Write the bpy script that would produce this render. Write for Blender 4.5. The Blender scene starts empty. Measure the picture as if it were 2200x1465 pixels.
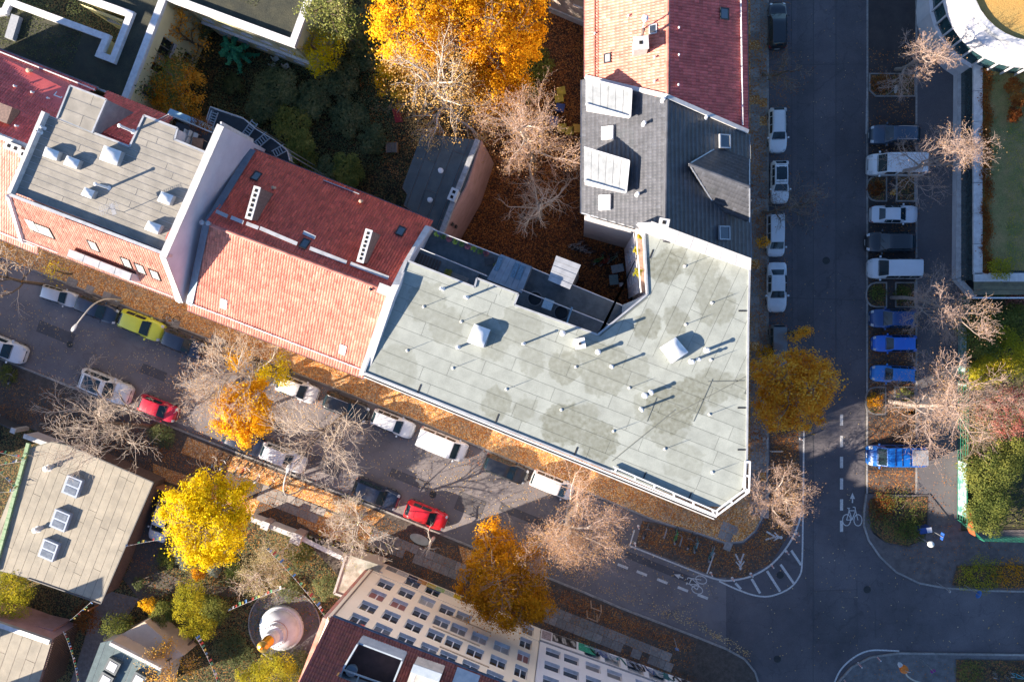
import bpy, math, random
import numpy as np
from mathutils import Vector, Matrix
R = math.radians
rnd = random.Random(11)
rng = np.random.default_rng(5)
scene = bpy.context.scene
COL = scene.collection

# ------------------------------------------------------------------ camera (drone, 28 mm, 73.5 m up, nearly straight down)
F, CX, CY, CAMH = 1710.0, 1100.0, 732.5, 73.5
NADIR = (1245.0, 700.0)
_n = np.array([(NADIR[0]-CX)/F, -(NADIR[1]-CY)/F, -1.0]); _n /= np.linalg.norm(_n)
_Z = -_n
_X = np.array([1.0, 0, 0]) - _Z[0]*_Z; _X /= np.linalg.norm(_X)
_Y = np.cross(_Z, _X)
CM = np.array([_X, _Y, _Z])
cam_d = bpy.data.cameras.new('drone_camera'); cam = bpy.data.objects.new('drone_camera', cam_d); COL.objects.link(cam)
cam_d.sensor_width = 36; cam_d.lens = 36*F/2200; cam_d.clip_start = 1; cam_d.clip_end = 2000
_m = Matrix([[float(v) for v in r] for r in CM]).to_4x4(); _m.translation = Vector((0, 0, CAMH)); cam.matrix_world = _m
scene.camera = cam

# ------------------------------------------------------------------ light
SUN_EL, SHADOW_AZ = R(24.5), R(21.5)          # the low November sun stands to the lower left of the picture
sun_from = Vector((-math.cos(SHADOW_AZ)*math.cos(SUN_EL), -math.sin(SHADOW_AZ)*math.cos(SUN_EL), math.sin(SUN_EL)))
sd = bpy.data.lights.new('sun', 'SUN'); sd.energy = 5.0; sd.angle = R(0.5); sd.color = (1.0, 0.85, 0.69)
sun = bpy.data.objects.new('sun', sd); COL.objects.link(sun); sun.rotation_euler = sun_from.to_track_quat('Z', 'Y').to_euler(); sun.location = (0, 0, 60)
world = bpy.data.worlds.new('World'); scene.world = world; world.use_nodes = True
wn = world.node_tree; wn.nodes.clear()
sky = wn.nodes.new('ShaderNodeTexSky'); sky.sky_type = 'NISHITA'; sky.sun_disc = False
sky.ozone_density = 6.0; sky.sun_elevation = SUN_EL; sky.sun_rotation = math.atan2(sun_from.x, sun_from.y)
bg = wn.nodes.new('ShaderNodeBackground'); bg.inputs['Strength'].default_value = 0.078
wo = wn.nodes.new('ShaderNodeOutputWorld'); wn.links.new(sky.outputs[0], bg.inputs[0]); wn.links.new(bg.outputs[0], wo.inputs[0])
scene.view_settings.view_transform = 'Standard'; scene.view_settings.look = 'None'
scene.view_settings.exposure = 1.68; scene.view_settings.gamma = 1.0; scene.view_settings.use_curve_mapping = False

# ------------------------------------------------------------------ helpers
def W(u, v, z=0.0):
    """survey: where the line of sight through photograph pixel (u, v) meets height z"""
    d = CM @ np.array([(u-CX)/F, (CY-v)/F, -1.0]); t = (CAMH-z)/-d[2]
    return Vector((d[0]*t, d[1]*t, z))
def ray(u, v):
    d = CM @ np.array([(u-CX)/F, (CY-v)/F, -1.0]); return Vector(d)
def W2(u, v, z=0.0): return W(u, v, z).to_2d()
def Ws(pts, z=0.0): return [W(p[0], p[1], z) for p in pts]
def heading(u0, v0, u1, v1):
    a, b = W(u0, v0), W(u1, v1); return math.atan2(b.y-a.y, b.x-a.x)
ORIG = {}
def thing(name, label, cat, loc=(0, 0, 0), rotz=0, group=None, scale=None):
    o = bpy.data.objects.new(name, None); COL.objects.link(o); o.empty_display_size = .2
    o.location = loc; o.rotation_euler = (0, 0, rotz); o['label'] = label; o['category'] = cat
    if group: o['group'] = group
    if scale: o.scale = (scale,)*3 if not hasattr(scale, '__len__') else scale
    ORIG[o.name] = Vector(loc); return o
def tag(o, label=None, cat=None, group=None, kind=None):
    if label: o['label'] = label
    if cat: o['category'] = cat
    if group: o['group'] = group
    if kind: o['kind'] = kind
    return o
class MB:
    def __init__(s): s.v = []; s.f = []; s.mi = []; s.cur = 0
    def m(s, i): s.cur = i; return s
    def face(s, pts):
        n = len(s.v); s.v += [tuple(p) for p in pts]; s.f.append(tuple(range(n, n+len(pts)))); s.mi.append(s.cur); return s
    def grid(s, rows, close=False):
        n = len(s.v); k = len(rows[0])
        for r in rows: s.v += [tuple(p) for p in r]
        for i in range(len(rows)-1):
            for j in range(k if close else k-1):
                j2 = (j+1) % k
                s.f.append((n+i*k+j, n+i*k+j2, n+(i+1)*k+j2, n+(i+1)*k+j)); s.mi.append(s.cur)
        return s
    def prism(s, poly, z0, z1, top=True, bottom=False):
        p = [(q[0], q[1]) for q in poly]
        a = sum(p[i][0]*p[(i+1) % len(p)][1]-p[(i+1) % len(p)][0]*p[i][1] for i in range(len(p)))
        if a < 0: p = p[::-1]
        n = len(s.v); k = len(p)
        s.v += [(x, y, z0) for x, y in p]+[(x, y, z1) for x, y in p]
        for i in range(k):
            j = (i+1) % k; s.f.append((n+i, n+j, n+k+j, n+k+i)); s.mi.append(s.cur)
        if top: s.f.append(tuple(range(n+k, n+2*k))); s.mi.append(s.cur)
        if bottom: s.f.append(tuple(range(n+k-1, n-1, -1))); s.mi.append(s.cur)
        return s
    def box(s, c, size, rz=0.0, ax=None):
        """box centred at c; ax = (X, Y, Z) axes overrides rz"""
        if ax is None:
            ca, sa = math.cos(rz), math.sin(rz); ax = (Vector((ca, sa, 0)), Vector((-sa, ca, 0)), Vector((0, 0, 1)))
        c = Vector(c); n = len(s.v)
        for k in range(8):
            s.v.append(tuple(c + ax[0]*(size[0]/2*(1 if k & 1 else -1)) + ax[1]*(size[1]/2*(1 if k & 2 else -1)) + ax[2]*(size[2]/2*(1 if k & 4 else -1))))
        for f in ((0, 2, 3, 1), (4, 5, 7, 6), (0, 1, 5, 4), (2, 6, 7, 3), (0, 4, 6, 2), (1, 3, 7, 5)):
            s.f.append(tuple(n+i for i in f)); s.mi.append(s.cur)
        return s
    def bar(s, a, b, w, h):
        a, b = Vector(a), Vector(b); d = b-a; L = d.length; x = d/L
        up = Vector((0, 0, 1)) if abs(x.z) < .95 else Vector((1, 0, 0))
        y = up.cross(x).normalized(); z = x.cross(y)
        return s.box((a+b)/2, (L, w, h), ax=(x, y, z))
    def tube(s, pts, r, n=6, cap=True):
        pts = [Vector(p) for p in pts]; rr = r if hasattr(r, '__len__') else [r]*len(pts); rows = []
        for i, p in enumerate(pts):
            d = (pts[min(i+1, len(pts)-1)]-pts[max(i-1, 0)]).normalized()
            up = Vector((0, 0, 1)) if abs(d.z) < .9 else Vector((1, 0, 0))
            x = up.cross(d).normalized(); y = d.cross(x)
            rows.append([p + x*(rr[i]*math.cos(2*math.pi*k/n)) + y*(rr[i]*math.sin(2*math.pi*k/n)) for k in range(n)])
        s.grid(rows, True)
        if cap: s.face(rows[-1]); s.face(rows[0][::-1])
        return s
    def lathe(s, c, prof, n=16):
        rows = [[(c[0]+r*math.cos(2*math.pi*k/n), c[1]+r*math.sin(2*math.pi*k/n), c[2]+z) for k in range(n)] for r, z in prof]
        s.grid(rows, True)
        if prof[-1][0] > 1e-3: s.face(rows[-1])
        return s
    def cyl(s, c, r, h, n=10): return s.lathe(c, [(r, 0), (r, h)], n)
    def build(s, name, mats, parent=None, smooth=False, world=False, kind=None, origin=None, sharp=35):
        if not isinstance(mats, (list, tuple)): mats = [mats]
        me = bpy.data.meshes.new(name)
        v = np.array(s.v, dtype=float).reshape(-1, 3)
        loc = Vector((0, 0, 0))
        if parent is None:
            if origin is None and len(v): loc = Vector(((v[:, 0].min()+v[:, 0].max())/2, (v[:, 1].min()+v[:, 1].max())/2, v[:, 2].min()))
            elif origin is not None: loc = Vector(origin)
            v = v-np.array(loc)
        elif world: v = v-np.array(ORIG[parent.name])
        me.from_pydata(v.tolist(), [], s.f)
        for m in mats: me.materials.append(m)
        if any(s.mi): me.polygons.foreach_set('material_index', s.mi)
        if smooth:
            me.polygons.foreach_set('use_smooth', [True]*len(s.f)); me.set_sharp_from_angle(angle=R(sharp))
        me.update()
        o = bpy.data.objects.new(name, me); COL.objects.link(o); o.location = loc
        if parent is not None: o.parent = parent; ORIG[o.name] = ORIG[parent.name]
        else: ORIG[o.name] = loc
        if kind: o['kind'] = kind
        return o
def np_mesh(name, v, f, m, parent=None, kind=None, smooth=False, origin=None):
    """v (N,3) world coords, f (M,k) faces with the same number of corners"""
    me = bpy.data.meshes.new(name); v = np.asarray(v, dtype=np.float32); f = np.asarray(f, dtype=np.int32)
    loc = Vector((0, 0, 0))
    if parent is not None: v = v-np.array(ORIG[parent.name], dtype=np.float32)
    elif origin is not None: loc = Vector(origin); v = v-np.array(loc, dtype=np.float32)
    k = f.shape[1]
    me.vertices.add(len(v)); me.vertices.foreach_set('co', v.ravel())
    me.loops.add(f.size); me.loops.foreach_set('vertex_index', f.ravel())
    me.polygons.add(len(f)); me.polygons.foreach_set('loop_start', np.arange(0, f.size, k, dtype=np.int32)); me.polygons.foreach_set('loop_total', np.full(len(f), k, dtype=np.int32))
    if smooth: me.polygons.foreach_set('use_smooth', np.ones(len(f), dtype=bool))
    me.materials.append(m); me.update(calc_edges=True); me.validate()
    o = bpy.data.objects.new(name, me); COL.objects.link(o); o.location = loc
    if parent is not None: o.parent = parent; ORIG[o.name] = ORIG[parent.name]
    else: ORIG[o.name] = loc
    if kind: o['kind'] = kind
    return o
def dup(root, loc=None, rotz=None, label=None, group=None, scale=None):
    def cp(o, parent):
        c = o.copy(); COL.objects.link(c)
        if parent is not None: c.parent = parent
        for ch in o.children: cp(ch, c)
        return c
    r = cp(root, None)
    if loc is not None: r.location = loc; ORIG[r.name] = Vector(loc)
    if rotz is not None: r.rotation_euler = (0, 0, rotz)
    if label: r['label'] = label
    if group: r['group'] = group
    if scale: r.scale = (scale,)*3
    return r
def inpoly(x, y, poly):
    r = np.zeros(len(x), bool); n = len(poly)
    for i in range(n):
        x1, y1 = poly[i][0], poly[i][1]; x2, y2 = poly[(i+1) % n][0], poly[(i+1) % n][1]
        if y1 == y2: continue
        c = ((y1 > y) != (y2 > y)) & (x < (x2-x1)*(y-y1)/(y2-y1)+x1); r ^= c
    return r
def clip(poly, a, b):
    """keep the part of a 2D polygon left of the line a->b"""
    out = []; n = len(poly)
    f = lambda p: (b[0]-a[0])*(p[1]-a[1])-(b[1]-a[1])*(p[0]-a[0])
    for i in range(n):
        p, q = poly[i], poly[(i+1) % n]; fp, fq = f(p), f(q)
        if fp >= 0: out.append(p)
        if (fp >= 0) != (fq >= 0):
            t = fp/(fp-fq); out.append((p[0]+(q[0]-p[0])*t, p[1]+(q[1]-p[1])*t))
    return out
def area(p): return abs(sum(p[i][0]*p[(i+1) % len(p)][1]-p[(i+1) % len(p)][0]*p[i][1] for i in range(len(p))))/2
def shrink(poly, d):
    """inset a polygon by d"""
    p = [Vector((q[0], q[1])) for q in poly]
    a = sum(p[i].x*p[(i+1) % len(p)].y-p[(i+1) % len(p)].x*p[i].y for i in range(len(p)))
    if a < 0: p = p[::-1]
    out = []
    for i in range(len(p)):
        e0 = (p[i]-p[i-1]).normalized(); e1 = (p[(i+1) % len(p)]-p[i]).normalized()
        n0 = Vector((-e0.y, e0.x)); n1 = Vector((-e1.y, e1.x)); b = n0+n1; k = max(.3, 1+n0.dot(n1))
        out.append(p[i]+b*(d/k))
    return out

# ------------------------------------------------------------------ materials
MATS = {}
def mat(name, col, rough=.8, col2=None, scale=2.0, detail=6.0, bump=0.0, bscale=None, metal=0.0, spec=.5, coat=0.0, objvar=0.0, fine=0.0, contrast=(.35, .65), ior=None, island=0.0):
    if name in MATS: return MATS[name]
    m = bpy.data.materials.new(name); m.use_nodes = True; nt = m.node_tree; b = nt.nodes['Principled BSDF']
    N = nt.nodes.new; Lk = nt.links.new
    b.inputs['Roughness'].default_value = rough; b.inputs['Metallic'].default_value = metal; b.inputs['Specular IOR Level'].default_value = spec; b.inputs['Coat Weight'].default_value = coat
    if ior: b.inputs['IOR'].default_value = ior
    if coat: b.inputs['Coat Roughness'].default_value = .04
    geo = N('ShaderNodeNewGeometry')
    c2 = col2 if col2 is not None else tuple(c*.72 for c in col)
    nz = N('ShaderNodeTexNoise'); nz.inputs['Scale'].default_value = scale; nz.inputs['Detail'].default_value = detail; nz.inputs['Roughness'].default_value = .6
    Lk(geo.outputs['Position'], nz.inputs['Vector'])
    rp = N('ShaderNodeValToRGB'); rp.color_ramp.elements[0].position = contrast[0]; rp.color_ramp.elements[1].position = contrast[1]
    rp.color_ramp.elements[0].color = (*c2, 1); rp.color_ramp.elements[1].color = (*col, 1); Lk(nz.outputs['Fac'], rp.inputs[0])
    out = rp.outputs[0]
    if fine:
        n2 = N('ShaderNodeTexNoise'); n2.inputs['Scale'].default_value = 28; n2.inputs['Detail'].default_value = 3; Lk(geo.outputs['Position'], n2.inputs['Vector'])
        mr = N('ShaderNodeMapRange'); mr.inputs[1].default_value = .3; mr.inputs[2].default_value = .7; mr.inputs[3].default_value = 1-fine; mr.inputs[4].default_value = 1+fine; Lk(n2.outputs['Fac'], mr.inputs[0])
        mx = N('ShaderNodeVectorMath'); mx.operation = 'SCALE'; Lk(out, mx.inputs[0]); Lk(mr.outputs[0], mx.inputs['Scale']); out = mx.outputs[0]
    if island:
        rv = N('ShaderNodeValToRGB'); rv.color_ramp.interpolation = 'LINEAR'; el = rv.color_ramp.elements; el[0].position = 0; el[0].color = (1-1.6*island,)*3+(1,); el[1].position = 1; el[1].color = (1+island*1.6, 1+island*1.9, 1+island*2.2, 1)
        for ps, v_ in ((.06, 1-island), (.5, 1), (.94, 1+island)): e_ = el.new(ps); e_.color = (v_, v_, v_, 1)
        Lk(geo.outputs['Random Per Island'], rv.inputs[0]); mx = N('ShaderNodeVectorMath'); mx.operation = 'MULTIPLY'; Lk(out, mx.inputs[0]); Lk(rv.outputs[0], mx.inputs[1]); out = mx.outputs[0]
        ms = N('ShaderNodeTexNoise'); ms.inputs['Scale'].default_value = .7; ms.inputs['Detail'].default_value = 9; ms.inputs['Roughness'].default_value = .7; Lk(geo.outputs['Position'], ms.inputs['Vector']); mm_ = N('ShaderNodeMapRange'); mm_.inputs[1].default_value = .56; mm_.inputs[2].default_value = .74; mm_.inputs[3].default_value = 0; mm_.inputs[4].default_value = .55; Lk(ms.outputs['Fac'], mm_.inputs[0])
        dk = N('ShaderNodeMix'); dk.data_type = 'RGBA'; dk.inputs[7].default_value = (col[0]*.4, col[1]*.55, col[2]*.5, 1); Lk(mm_.outputs[0], dk.inputs[0]); Lk(out, dk.inputs[6]); out = dk.outputs[2]
    if objvar:
        oi = N('ShaderNodeObjectInfo'); mr = N('ShaderNodeMapRange'); mr.inputs[3].default_value = 1-objvar; mr.inputs[4].default_value = 1+objvar; Lk(oi.outputs['Random'], mr.inputs[0])
        mx = N('ShaderNodeVectorMath'); mx.operation = 'SCALE'; Lk(out, mx.inputs[0]); Lk(mr.outputs[0], mx.inputs['Scale']); out = mx.outputs[0]
    Lk(out, b.inputs['Base Color'])
    if bump:
        nb = N('ShaderNodeTexNoise'); nb.inputs['Scale'].default_value = bscale or scale*6; nb.inputs['Detail'].default_value = 4; Lk(geo.outputs['Position'], nb.inputs['Vector'])
        bp = N('ShaderNodeBump'); bp.inputs['Strength'].default_value = bump; bp.inputs['Distance'].default_value = .03; Lk(nb.outputs['Fac'], bp.inputs['Height']); Lk(bp.outputs[0], b.inputs['Normal'])
    MATS[name] = m; return m
def leafmat(name, cols, trans=.45, rough=.6, big=None):
    """cols: list of colours picked per leaf; one island of the mesh = one leaf"""
    if name in MATS: return MATS[name]
    m = bpy.data.materials.new(name); m.use_nodes = True; nt = m.node_tree; N = nt.nodes.new; Lk = nt.links.new
    nt.nodes.remove(nt.nodes['Principled BSDF']); out = nt.nodes['Material Output']
    geo = N('ShaderNodeNewGeometry'); rp = N('ShaderNodeValToRGB'); cr = rp.color_ramp
    nz = N('ShaderNodeTexNoise'); nz.inputs['Scale'].default_value = .55; nz.inputs['Detail'].default_value = 2; Lk(geo.outputs['Position'], nz.inputs['Vector'])
    ma = N('ShaderNodeMath'); ma.operation = 'MULTIPLY_ADD'; ma.inputs[1].default_value = .62; Lk(geo.outputs['Random Per Island'], ma.inputs[0])
    mb = N('ShaderNodeMath'); mb.operation = 'MULTIPLY_ADD'; mb.inputs[1].default_value = 1.5; mb.inputs[2].default_value = -.56; Lk(nz.outputs['Fac'], mb.inputs[0]); Lk(mb.outputs[0], ma.inputs[2])
    n = len(cols)
    while len(cr.elements) < n: cr.elements.new(.5)
    for i, c in enumerate(cols): cr.elements[i].position = i/(n-1); cr.elements[i].color = (*c, 1)
    Lk(ma.outputs[0], rp.inputs[0])
    d = N('ShaderNodeBsdfDiffuse'); t = N('ShaderNodeBsdfTranslucent'); mx = N('ShaderNodeMixShader'); mx.inputs[0].default_value = trans
    Lk(rp.outputs[0], d.inputs[0]); Lk(rp.outputs[0], t.inputs[0]); Lk(d.outputs[0], mx.inputs[1]); Lk(t.outputs[0], mx.inputs[2]); Lk(mx.outputs[0], out.inputs[0])
    MATS[name] = m; return m
def littermat(name, soil, cols, scale=9.0, cover=.5):
    """ground under a litter of leaves: voronoi cells coloured like single leaves over soil, thinned by a wide noise"""
    if name in MATS: return MATS[name]
    m = bpy.data.materials.new(name); m.use_nodes = True; nt = m.node_tree; b = nt.nodes['Principled BSDF']; N = nt.nodes.new; Lk = nt.links.new
    b.inputs['Roughness'].default_value = .95; b.inputs['Specular IOR Level'].default_value = .2
    geo = N('ShaderNodeNewGeometry')
    vo = N('ShaderNodeTexVoronoi'); vo.inputs['Scale'].default_value = scale; Lk(geo.outputs['Position'], vo.inputs['Vector'])
    wn_ = N('ShaderNodeTexWhiteNoise'); Lk(vo.outputs['Position'], wn_.inputs['Vector'])
    rp = N('ShaderNodeValToRGB'); cr = rp.color_ramp; n = len(cols); cr.interpolation = 'CONSTANT'
    while len(cr.elements) < n: cr.elements.new(.5)
    for i, c in enumerate(cols): cr.elements[i].position = i/n; cr.elements[i].color = (*c, 1)
    Lk(wn_.outputs['Value'], rp.inputs[0])
    n1 = N('ShaderNodeTexNoise'); n1.inputs['Scale'].default_value = .5; n1.inputs['Detail'].default_value = 8; n1.inputs['Roughness'].default_value = .7; Lk(geo.outputs['Position'], n1.inputs['Vector'])
    s1 = N('ShaderNodeSeparateColor'); Lk(wn_.outputs['Color'], s1.inputs[0])
    ad = N('ShaderNodeMath'); ad.operation = 'MULTIPLY_ADD'; ad.inputs[1].default_value = .6; Lk(s1.outputs[2], ad.inputs[0]); Lk(n1.outputs['Fac'], ad.inputs[2])
    lt = N('ShaderNodeMath'); lt.operation = 'LESS_THAN'; lt.inputs[1].default_value = .5+.6*cover; Lk(ad.outputs[0], lt.inputs[0])
    n2 = N('ShaderNodeTexNoise'); n2.inputs['Scale'].default_value = 3; n2.inputs['Detail'].default_value = 8; Lk(geo.outputs['Position'], n2.inputs['Vector'])
    r2 = N('ShaderNodeValToRGB'); r2.color_ramp.elements[0].position = .3; r2.color_ramp.elements[1].position = .7; r2.color_ramp.elements[0].color = (*[c*.6 for c in soil], 1); r2.color_ramp.elements[1].color = (*[c*1.35 for c in soil], 1); Lk(n2.outputs['Fac'], r2.inputs[0])
    mx = N('ShaderNodeMix'); mx.data_type = 'RGBA'; Lk(lt.outputs[0], mx.inputs[0]); Lk(r2.outputs[0], mx.inputs[6]); Lk(rp.outputs[0], mx.inputs[7]); Lk(mx.outputs[2], b.inputs['Base Color'])
    bp = N('ShaderNodeBump'); bp.inputs['Strength'].default_value = .3; bp.inputs['Distance'].default_value = .02; Lk(vo.outputs['Distance'], bp.inputs['Height']); Lk(bp.outputs[0], b.inputs['Normal'])
    MATS[name] = m; return m
def asphalt(name, col, col2):
    m = mat(name, col, .88, col2, scale=.35, detail=9, bump=.5, bscale=60, fine=.22, contrast=(.3, .7), spec=.3)
    return m
def worn(m):
    nt = m.node_tree; b = nt.nodes['Principled BSDF']; N = nt.nodes.new; Lk = nt.links.new; src = b.inputs['Base Color'].links[0].from_socket; geo = N('ShaderNodeNewGeometry')
    vo = N('ShaderNodeTexVoronoi'); vo.feature = 'DISTANCE_TO_EDGE'; vo.inputs['Scale'].default_value = .42; nz = N('ShaderNodeTexNoise'); nz.inputs['Scale'].default_value = 1.3; nz.inputs['Detail'].default_value = 6; Lk(geo.outputs['Position'], nz.inputs['Vector'])
    ad = N('ShaderNodeVectorMath'); ad.operation = 'MULTIPLY_ADD'; ad.inputs[1].default_value = (1.6, 1.6, 0); Lk(nz.outputs['Color'], ad.inputs[0]); Lk(geo.outputs['Position'], ad.inputs[2]); Lk(ad.outputs[0], vo.inputs['Vector'])
    mr = N('ShaderNodeMapRange'); mr.inputs[1].default_value = 0; mr.inputs[2].default_value = .018; mr.inputs[3].default_value = .78; mr.inputs[4].default_value = 1; Lk(vo.outputs['Distance'], mr.inputs[0])
    n2 = N('ShaderNodeTexNoise'); n2.inputs['Scale'].default_value = .16; n2.inputs['Detail'].default_value = 7; n2.inputs['Roughness'].default_value = .65; Lk(geo.outputs['Position'], n2.inputs['Vector']); m2 = N('ShaderNodeMapRange'); m2.inputs[1].default_value = .3; m2.inputs[2].default_value = .7; m2.inputs[3].default_value = .7; m2.inputs[4].default_value = 1.2; Lk(n2.outputs['Fac'], m2.inputs[0])
    mu = N('ShaderNodeMath'); mu.operation = 'MULTIPLY'; Lk(mr.outputs[0], mu.inputs[0]); Lk(m2.outputs[0], mu.inputs[1]); sc_ = N('ShaderNodeVectorMath'); sc_.operation = 'SCALE'; Lk(src, sc_.inputs[0]); Lk(mu.outputs[0], sc_.inputs['Scale']); Lk(sc_.outputs[0], b.inputs['Base Color']); return m
ASPH = asphalt('asphalt', (.2, .18, .182), (.15, .136, .142))
worn(ASPH)
ASPH2 = asphalt('asphalt_patch', (.112, .105, .111), (.085, .08, .087))
worn(ASPH2)
ASPH3 = worn(asphalt('shaded_asphalt', (.128, .117, .124), (.092, .086, .094)))  # asphalt copy for main and cross road, darkened for their shade
PATHASPH = asphalt('path_asphalt', (.13, .122, .126), (.095, .09, .098))
PAINT = mat('road_paint', (.62, .61, .58), .7, (.38, .37, .36), scale=9, fine=.2)
SLAB = mat('granite_slab', (.27, .25, .23), .8, (.17, .155, .145), scale=5, fine=.25, objvar=.22)
KERB = mat('granite_kerb', (.30, .285, .265), .8, (.2, .19, .18), scale=5, fine=.2, objvar=.2)
COBBLE = mat('small_cobbles', (.085, .075, .068), .9, (.05, .044, .04), scale=9, bump=.8, bscale=14, fine=.3)
OR = [(.6, .24, .045), (.46, .15, .025), (.74, .4, .12), (.34, .11, .03), (.7, .4, .17), (.5, .22, .06), (.78, .52, .26)]
LITTER = littermat('leaf_litter', (.36, .25, .15), OR, 12, .55)
LITTER2 = littermat('sparse_leaf_litter', (.09, .072, .06), [(.26, .1, .035), (.18, .07, .03), (.34, .17, .06), (.14, .07, .035)], 12, .26)
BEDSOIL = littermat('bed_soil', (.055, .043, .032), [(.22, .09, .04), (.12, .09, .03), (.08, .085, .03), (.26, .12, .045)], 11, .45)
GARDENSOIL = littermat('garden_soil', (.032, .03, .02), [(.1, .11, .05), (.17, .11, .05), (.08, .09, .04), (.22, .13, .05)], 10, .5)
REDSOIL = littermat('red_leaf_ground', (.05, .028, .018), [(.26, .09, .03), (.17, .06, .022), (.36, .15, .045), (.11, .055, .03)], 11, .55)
GRASS = mat('lawn_grass', (.085, .115, .03), .95, (.05, .06, .022), scale=1.2, bump=1, bscale=25, fine=.45)
BARKG = mat('bark', (.16, .125, .095), .9, (.08, .062, .05), scale=7)
BARKP = mat('pale_bark', (.55, .49, .42), .9, (.36, .31, .26), scale=6)
BARKM = mat('grey_brown_bark', (.34, .28, .24), .9, (.2, .16, .14), scale=6)
TWIGP = mat('pink_twigs', (.5, .375, .31), .9, (.36, .25, .2), scale=4)
TWIGW = mat('pale_twigs', (.6, .51, .42), .9, (.44, .36, .28), scale=4)
TWIGB = mat('brown_twigs', (.3, .23, .17), .9, (.18, .13, .1), scale=4)
WHITEP = mat('white_painted_metal', (.74, .75, .76), .5, (.62, .63, .65), scale=3)
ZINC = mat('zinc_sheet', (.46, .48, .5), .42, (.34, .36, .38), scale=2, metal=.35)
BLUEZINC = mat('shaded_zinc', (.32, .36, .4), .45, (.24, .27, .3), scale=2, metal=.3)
DARKMETAL = mat('dark_metal', (.04, .042, .045), .5, metal=.3)
GLASS = mat('window_glass', (.03, .036, .042), .06, (.02, .024, .03), spec=.8, ior=1.8)
BLIND = mat('window_blind', (.42, .4, .36), .8)
BLACK = mat('black_rubber', (.018, .018, .019), .8)
CONC = mat('concrete', (.38, .37, .35), .85, (.27, .26, .25), scale=3, fine=.12)
# ================================================================== SETTING: ground, roads, pavements, markings
def sheet(name, pts, z, m, px=True):
    b = MB(); P = [W2(*p) for p in pts] if px else pts
    a = sum(P[i][0]*P[(i+1) % len(P)][1]-P[(i+1) % len(P)][0]*P[i][1] for i in range(len(P)))
    if a < 0: P = P[::-1]
    b.face([(p[0], p[1], z) for p in P]); return tag(b.build(name, m), kind='structure')
def raised(name, pts, z1, m, z0=-.05, kind='structure'):
    b = MB(); b.prism([W2(*p) for p in pts], z0, z1); return tag(b.build(name, m), kind=kind)
def arc(c, r, a0, a1, n=10): return [(c[0]+r*math.cos(R(a0+(a1-a0)*i/n)), c[1]-r*math.sin(R(a0+(a1-a0)*i/n))) for i in range(n+1)]
sheet('ground', [(-12000, -9000), (14000, -9000), (14000, 10000), (-12000, 10000)], -.02, mat('bare_earth', (.06, .05, .038), .95, (.035, .03, .023), scale=.6, bump=.6, bscale=9, fine=.3))
sheet('side_street', [(-900, 150), (1660, 1160), (1760, 1300), (1700, 1500), (1500, 1500), (-900, 480)], .004, ASPH)
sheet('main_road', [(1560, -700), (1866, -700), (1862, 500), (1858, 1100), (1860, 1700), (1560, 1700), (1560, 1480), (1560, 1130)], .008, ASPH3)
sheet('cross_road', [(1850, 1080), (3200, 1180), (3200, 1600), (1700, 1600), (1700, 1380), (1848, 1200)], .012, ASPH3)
# lighter and darker asphalt bands laid in separate passes
rp_ = thing('road_patches', 'resurfaced asphalt bands', 'road'); del rp_['category']; del rp_['label']; rp_['kind'] = 'structure'
for pts in ([(1712, -200), (1747, -200), (1748, 1268), (1735, 1300), (1712, 880)], [(1749, 1268), (1841, 1270), (1842, 1380), (1747, 1382)], [(1795, -200), (1858, -200), (1855, 560), (1795, 560)]):
    b = MB(); b.face([(*W2(*p), .0165) for p in pts[::-1]]); b.build('asphalt_band', ASPH2, rp_, world=True)
for cu, cv, L_, w_ in ((120, 715, 90, 26), (330, 800, 60, 20), (560, 905, 120, 22), (700, 1000, 70, 30), (880, 1030, 90, 18), (1010, 1085, 60, 40), (1130, 1110, 120, 16), (1420, 1220, 160, 14)):
    c_ = W2(cu, cv); x_ = Vector((.9336, -.3584))*L_*.0215; y_ = Vector((.3584, .9336))*w_*.0215; b = MB(); b.face([(*(c_+x_*i+y_*j), .0085) for i, j in ((-1, -1), (1, -1), (1, 1), (-1, 1))]); b.build('asphalt_patch', ASPH2, rp_, world=True)
    for i, j, k, l in ((-1, -1, 1, -1), (1, -1, 1, 1), (1, 1, -1, 1), (-1, 1, -1, -1)): p, q = c_+x_*i+y_*j, c_+x_*k+y_*l; b = MB(); b.bar((p.x, p.y, .0105), (q.x, q.y, .0105), .04, .004); b.build('asphalt_seam', mat('bitumen_seam', (.06, .058, .06), .6), rp_, world=True)
for a, c in (((1748, -200), (1747, 1465)), ((1748, 1269), (1841, 1266)), ((1841, 1245), (1842, 1382)), ((1747, 1381), (1835, 1382)), ((1880, 1310), (1882, 1370)), ((1700, -200), (1702, 700)), ((1796, -200), (1796, 800)), ((1722, 1175), (1748, 1185)), ((1650, 140), (1860, 138)), ((1690, 640), (1855, 645)), ((1703, 905), (1850, 903))):
    b = MB(); b.bar(W(*a, .018), W(*c, .018), .05, .006); b.build('asphalt_seam', mat('bitumen_seam', (.03, .03, .033), .6), rp_, world=True)
for u, v in ((1676, 1235), (1863, 1266), (1670, 1415), (1881, 41), (480, 870), (930, 1062), (1775, 560), (150, 740)):
    p = W(u, v, .016); b = MB(); b.cyl(p, .33, .008, 20); c = b.build('manhole_cover', mat('cast_iron', (.05, .048, .046), .6, metal=.4), rp_, world=True)
    b = MB(); [b.bar(p+Vector((-.2, y, .01)), p+Vector((.2, y, .01)), .03, .008) for y in (-.15, 0, .15)]; b.build('cover_rib', mat('cast_iron', (.05,)*3), c, world=True)

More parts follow.
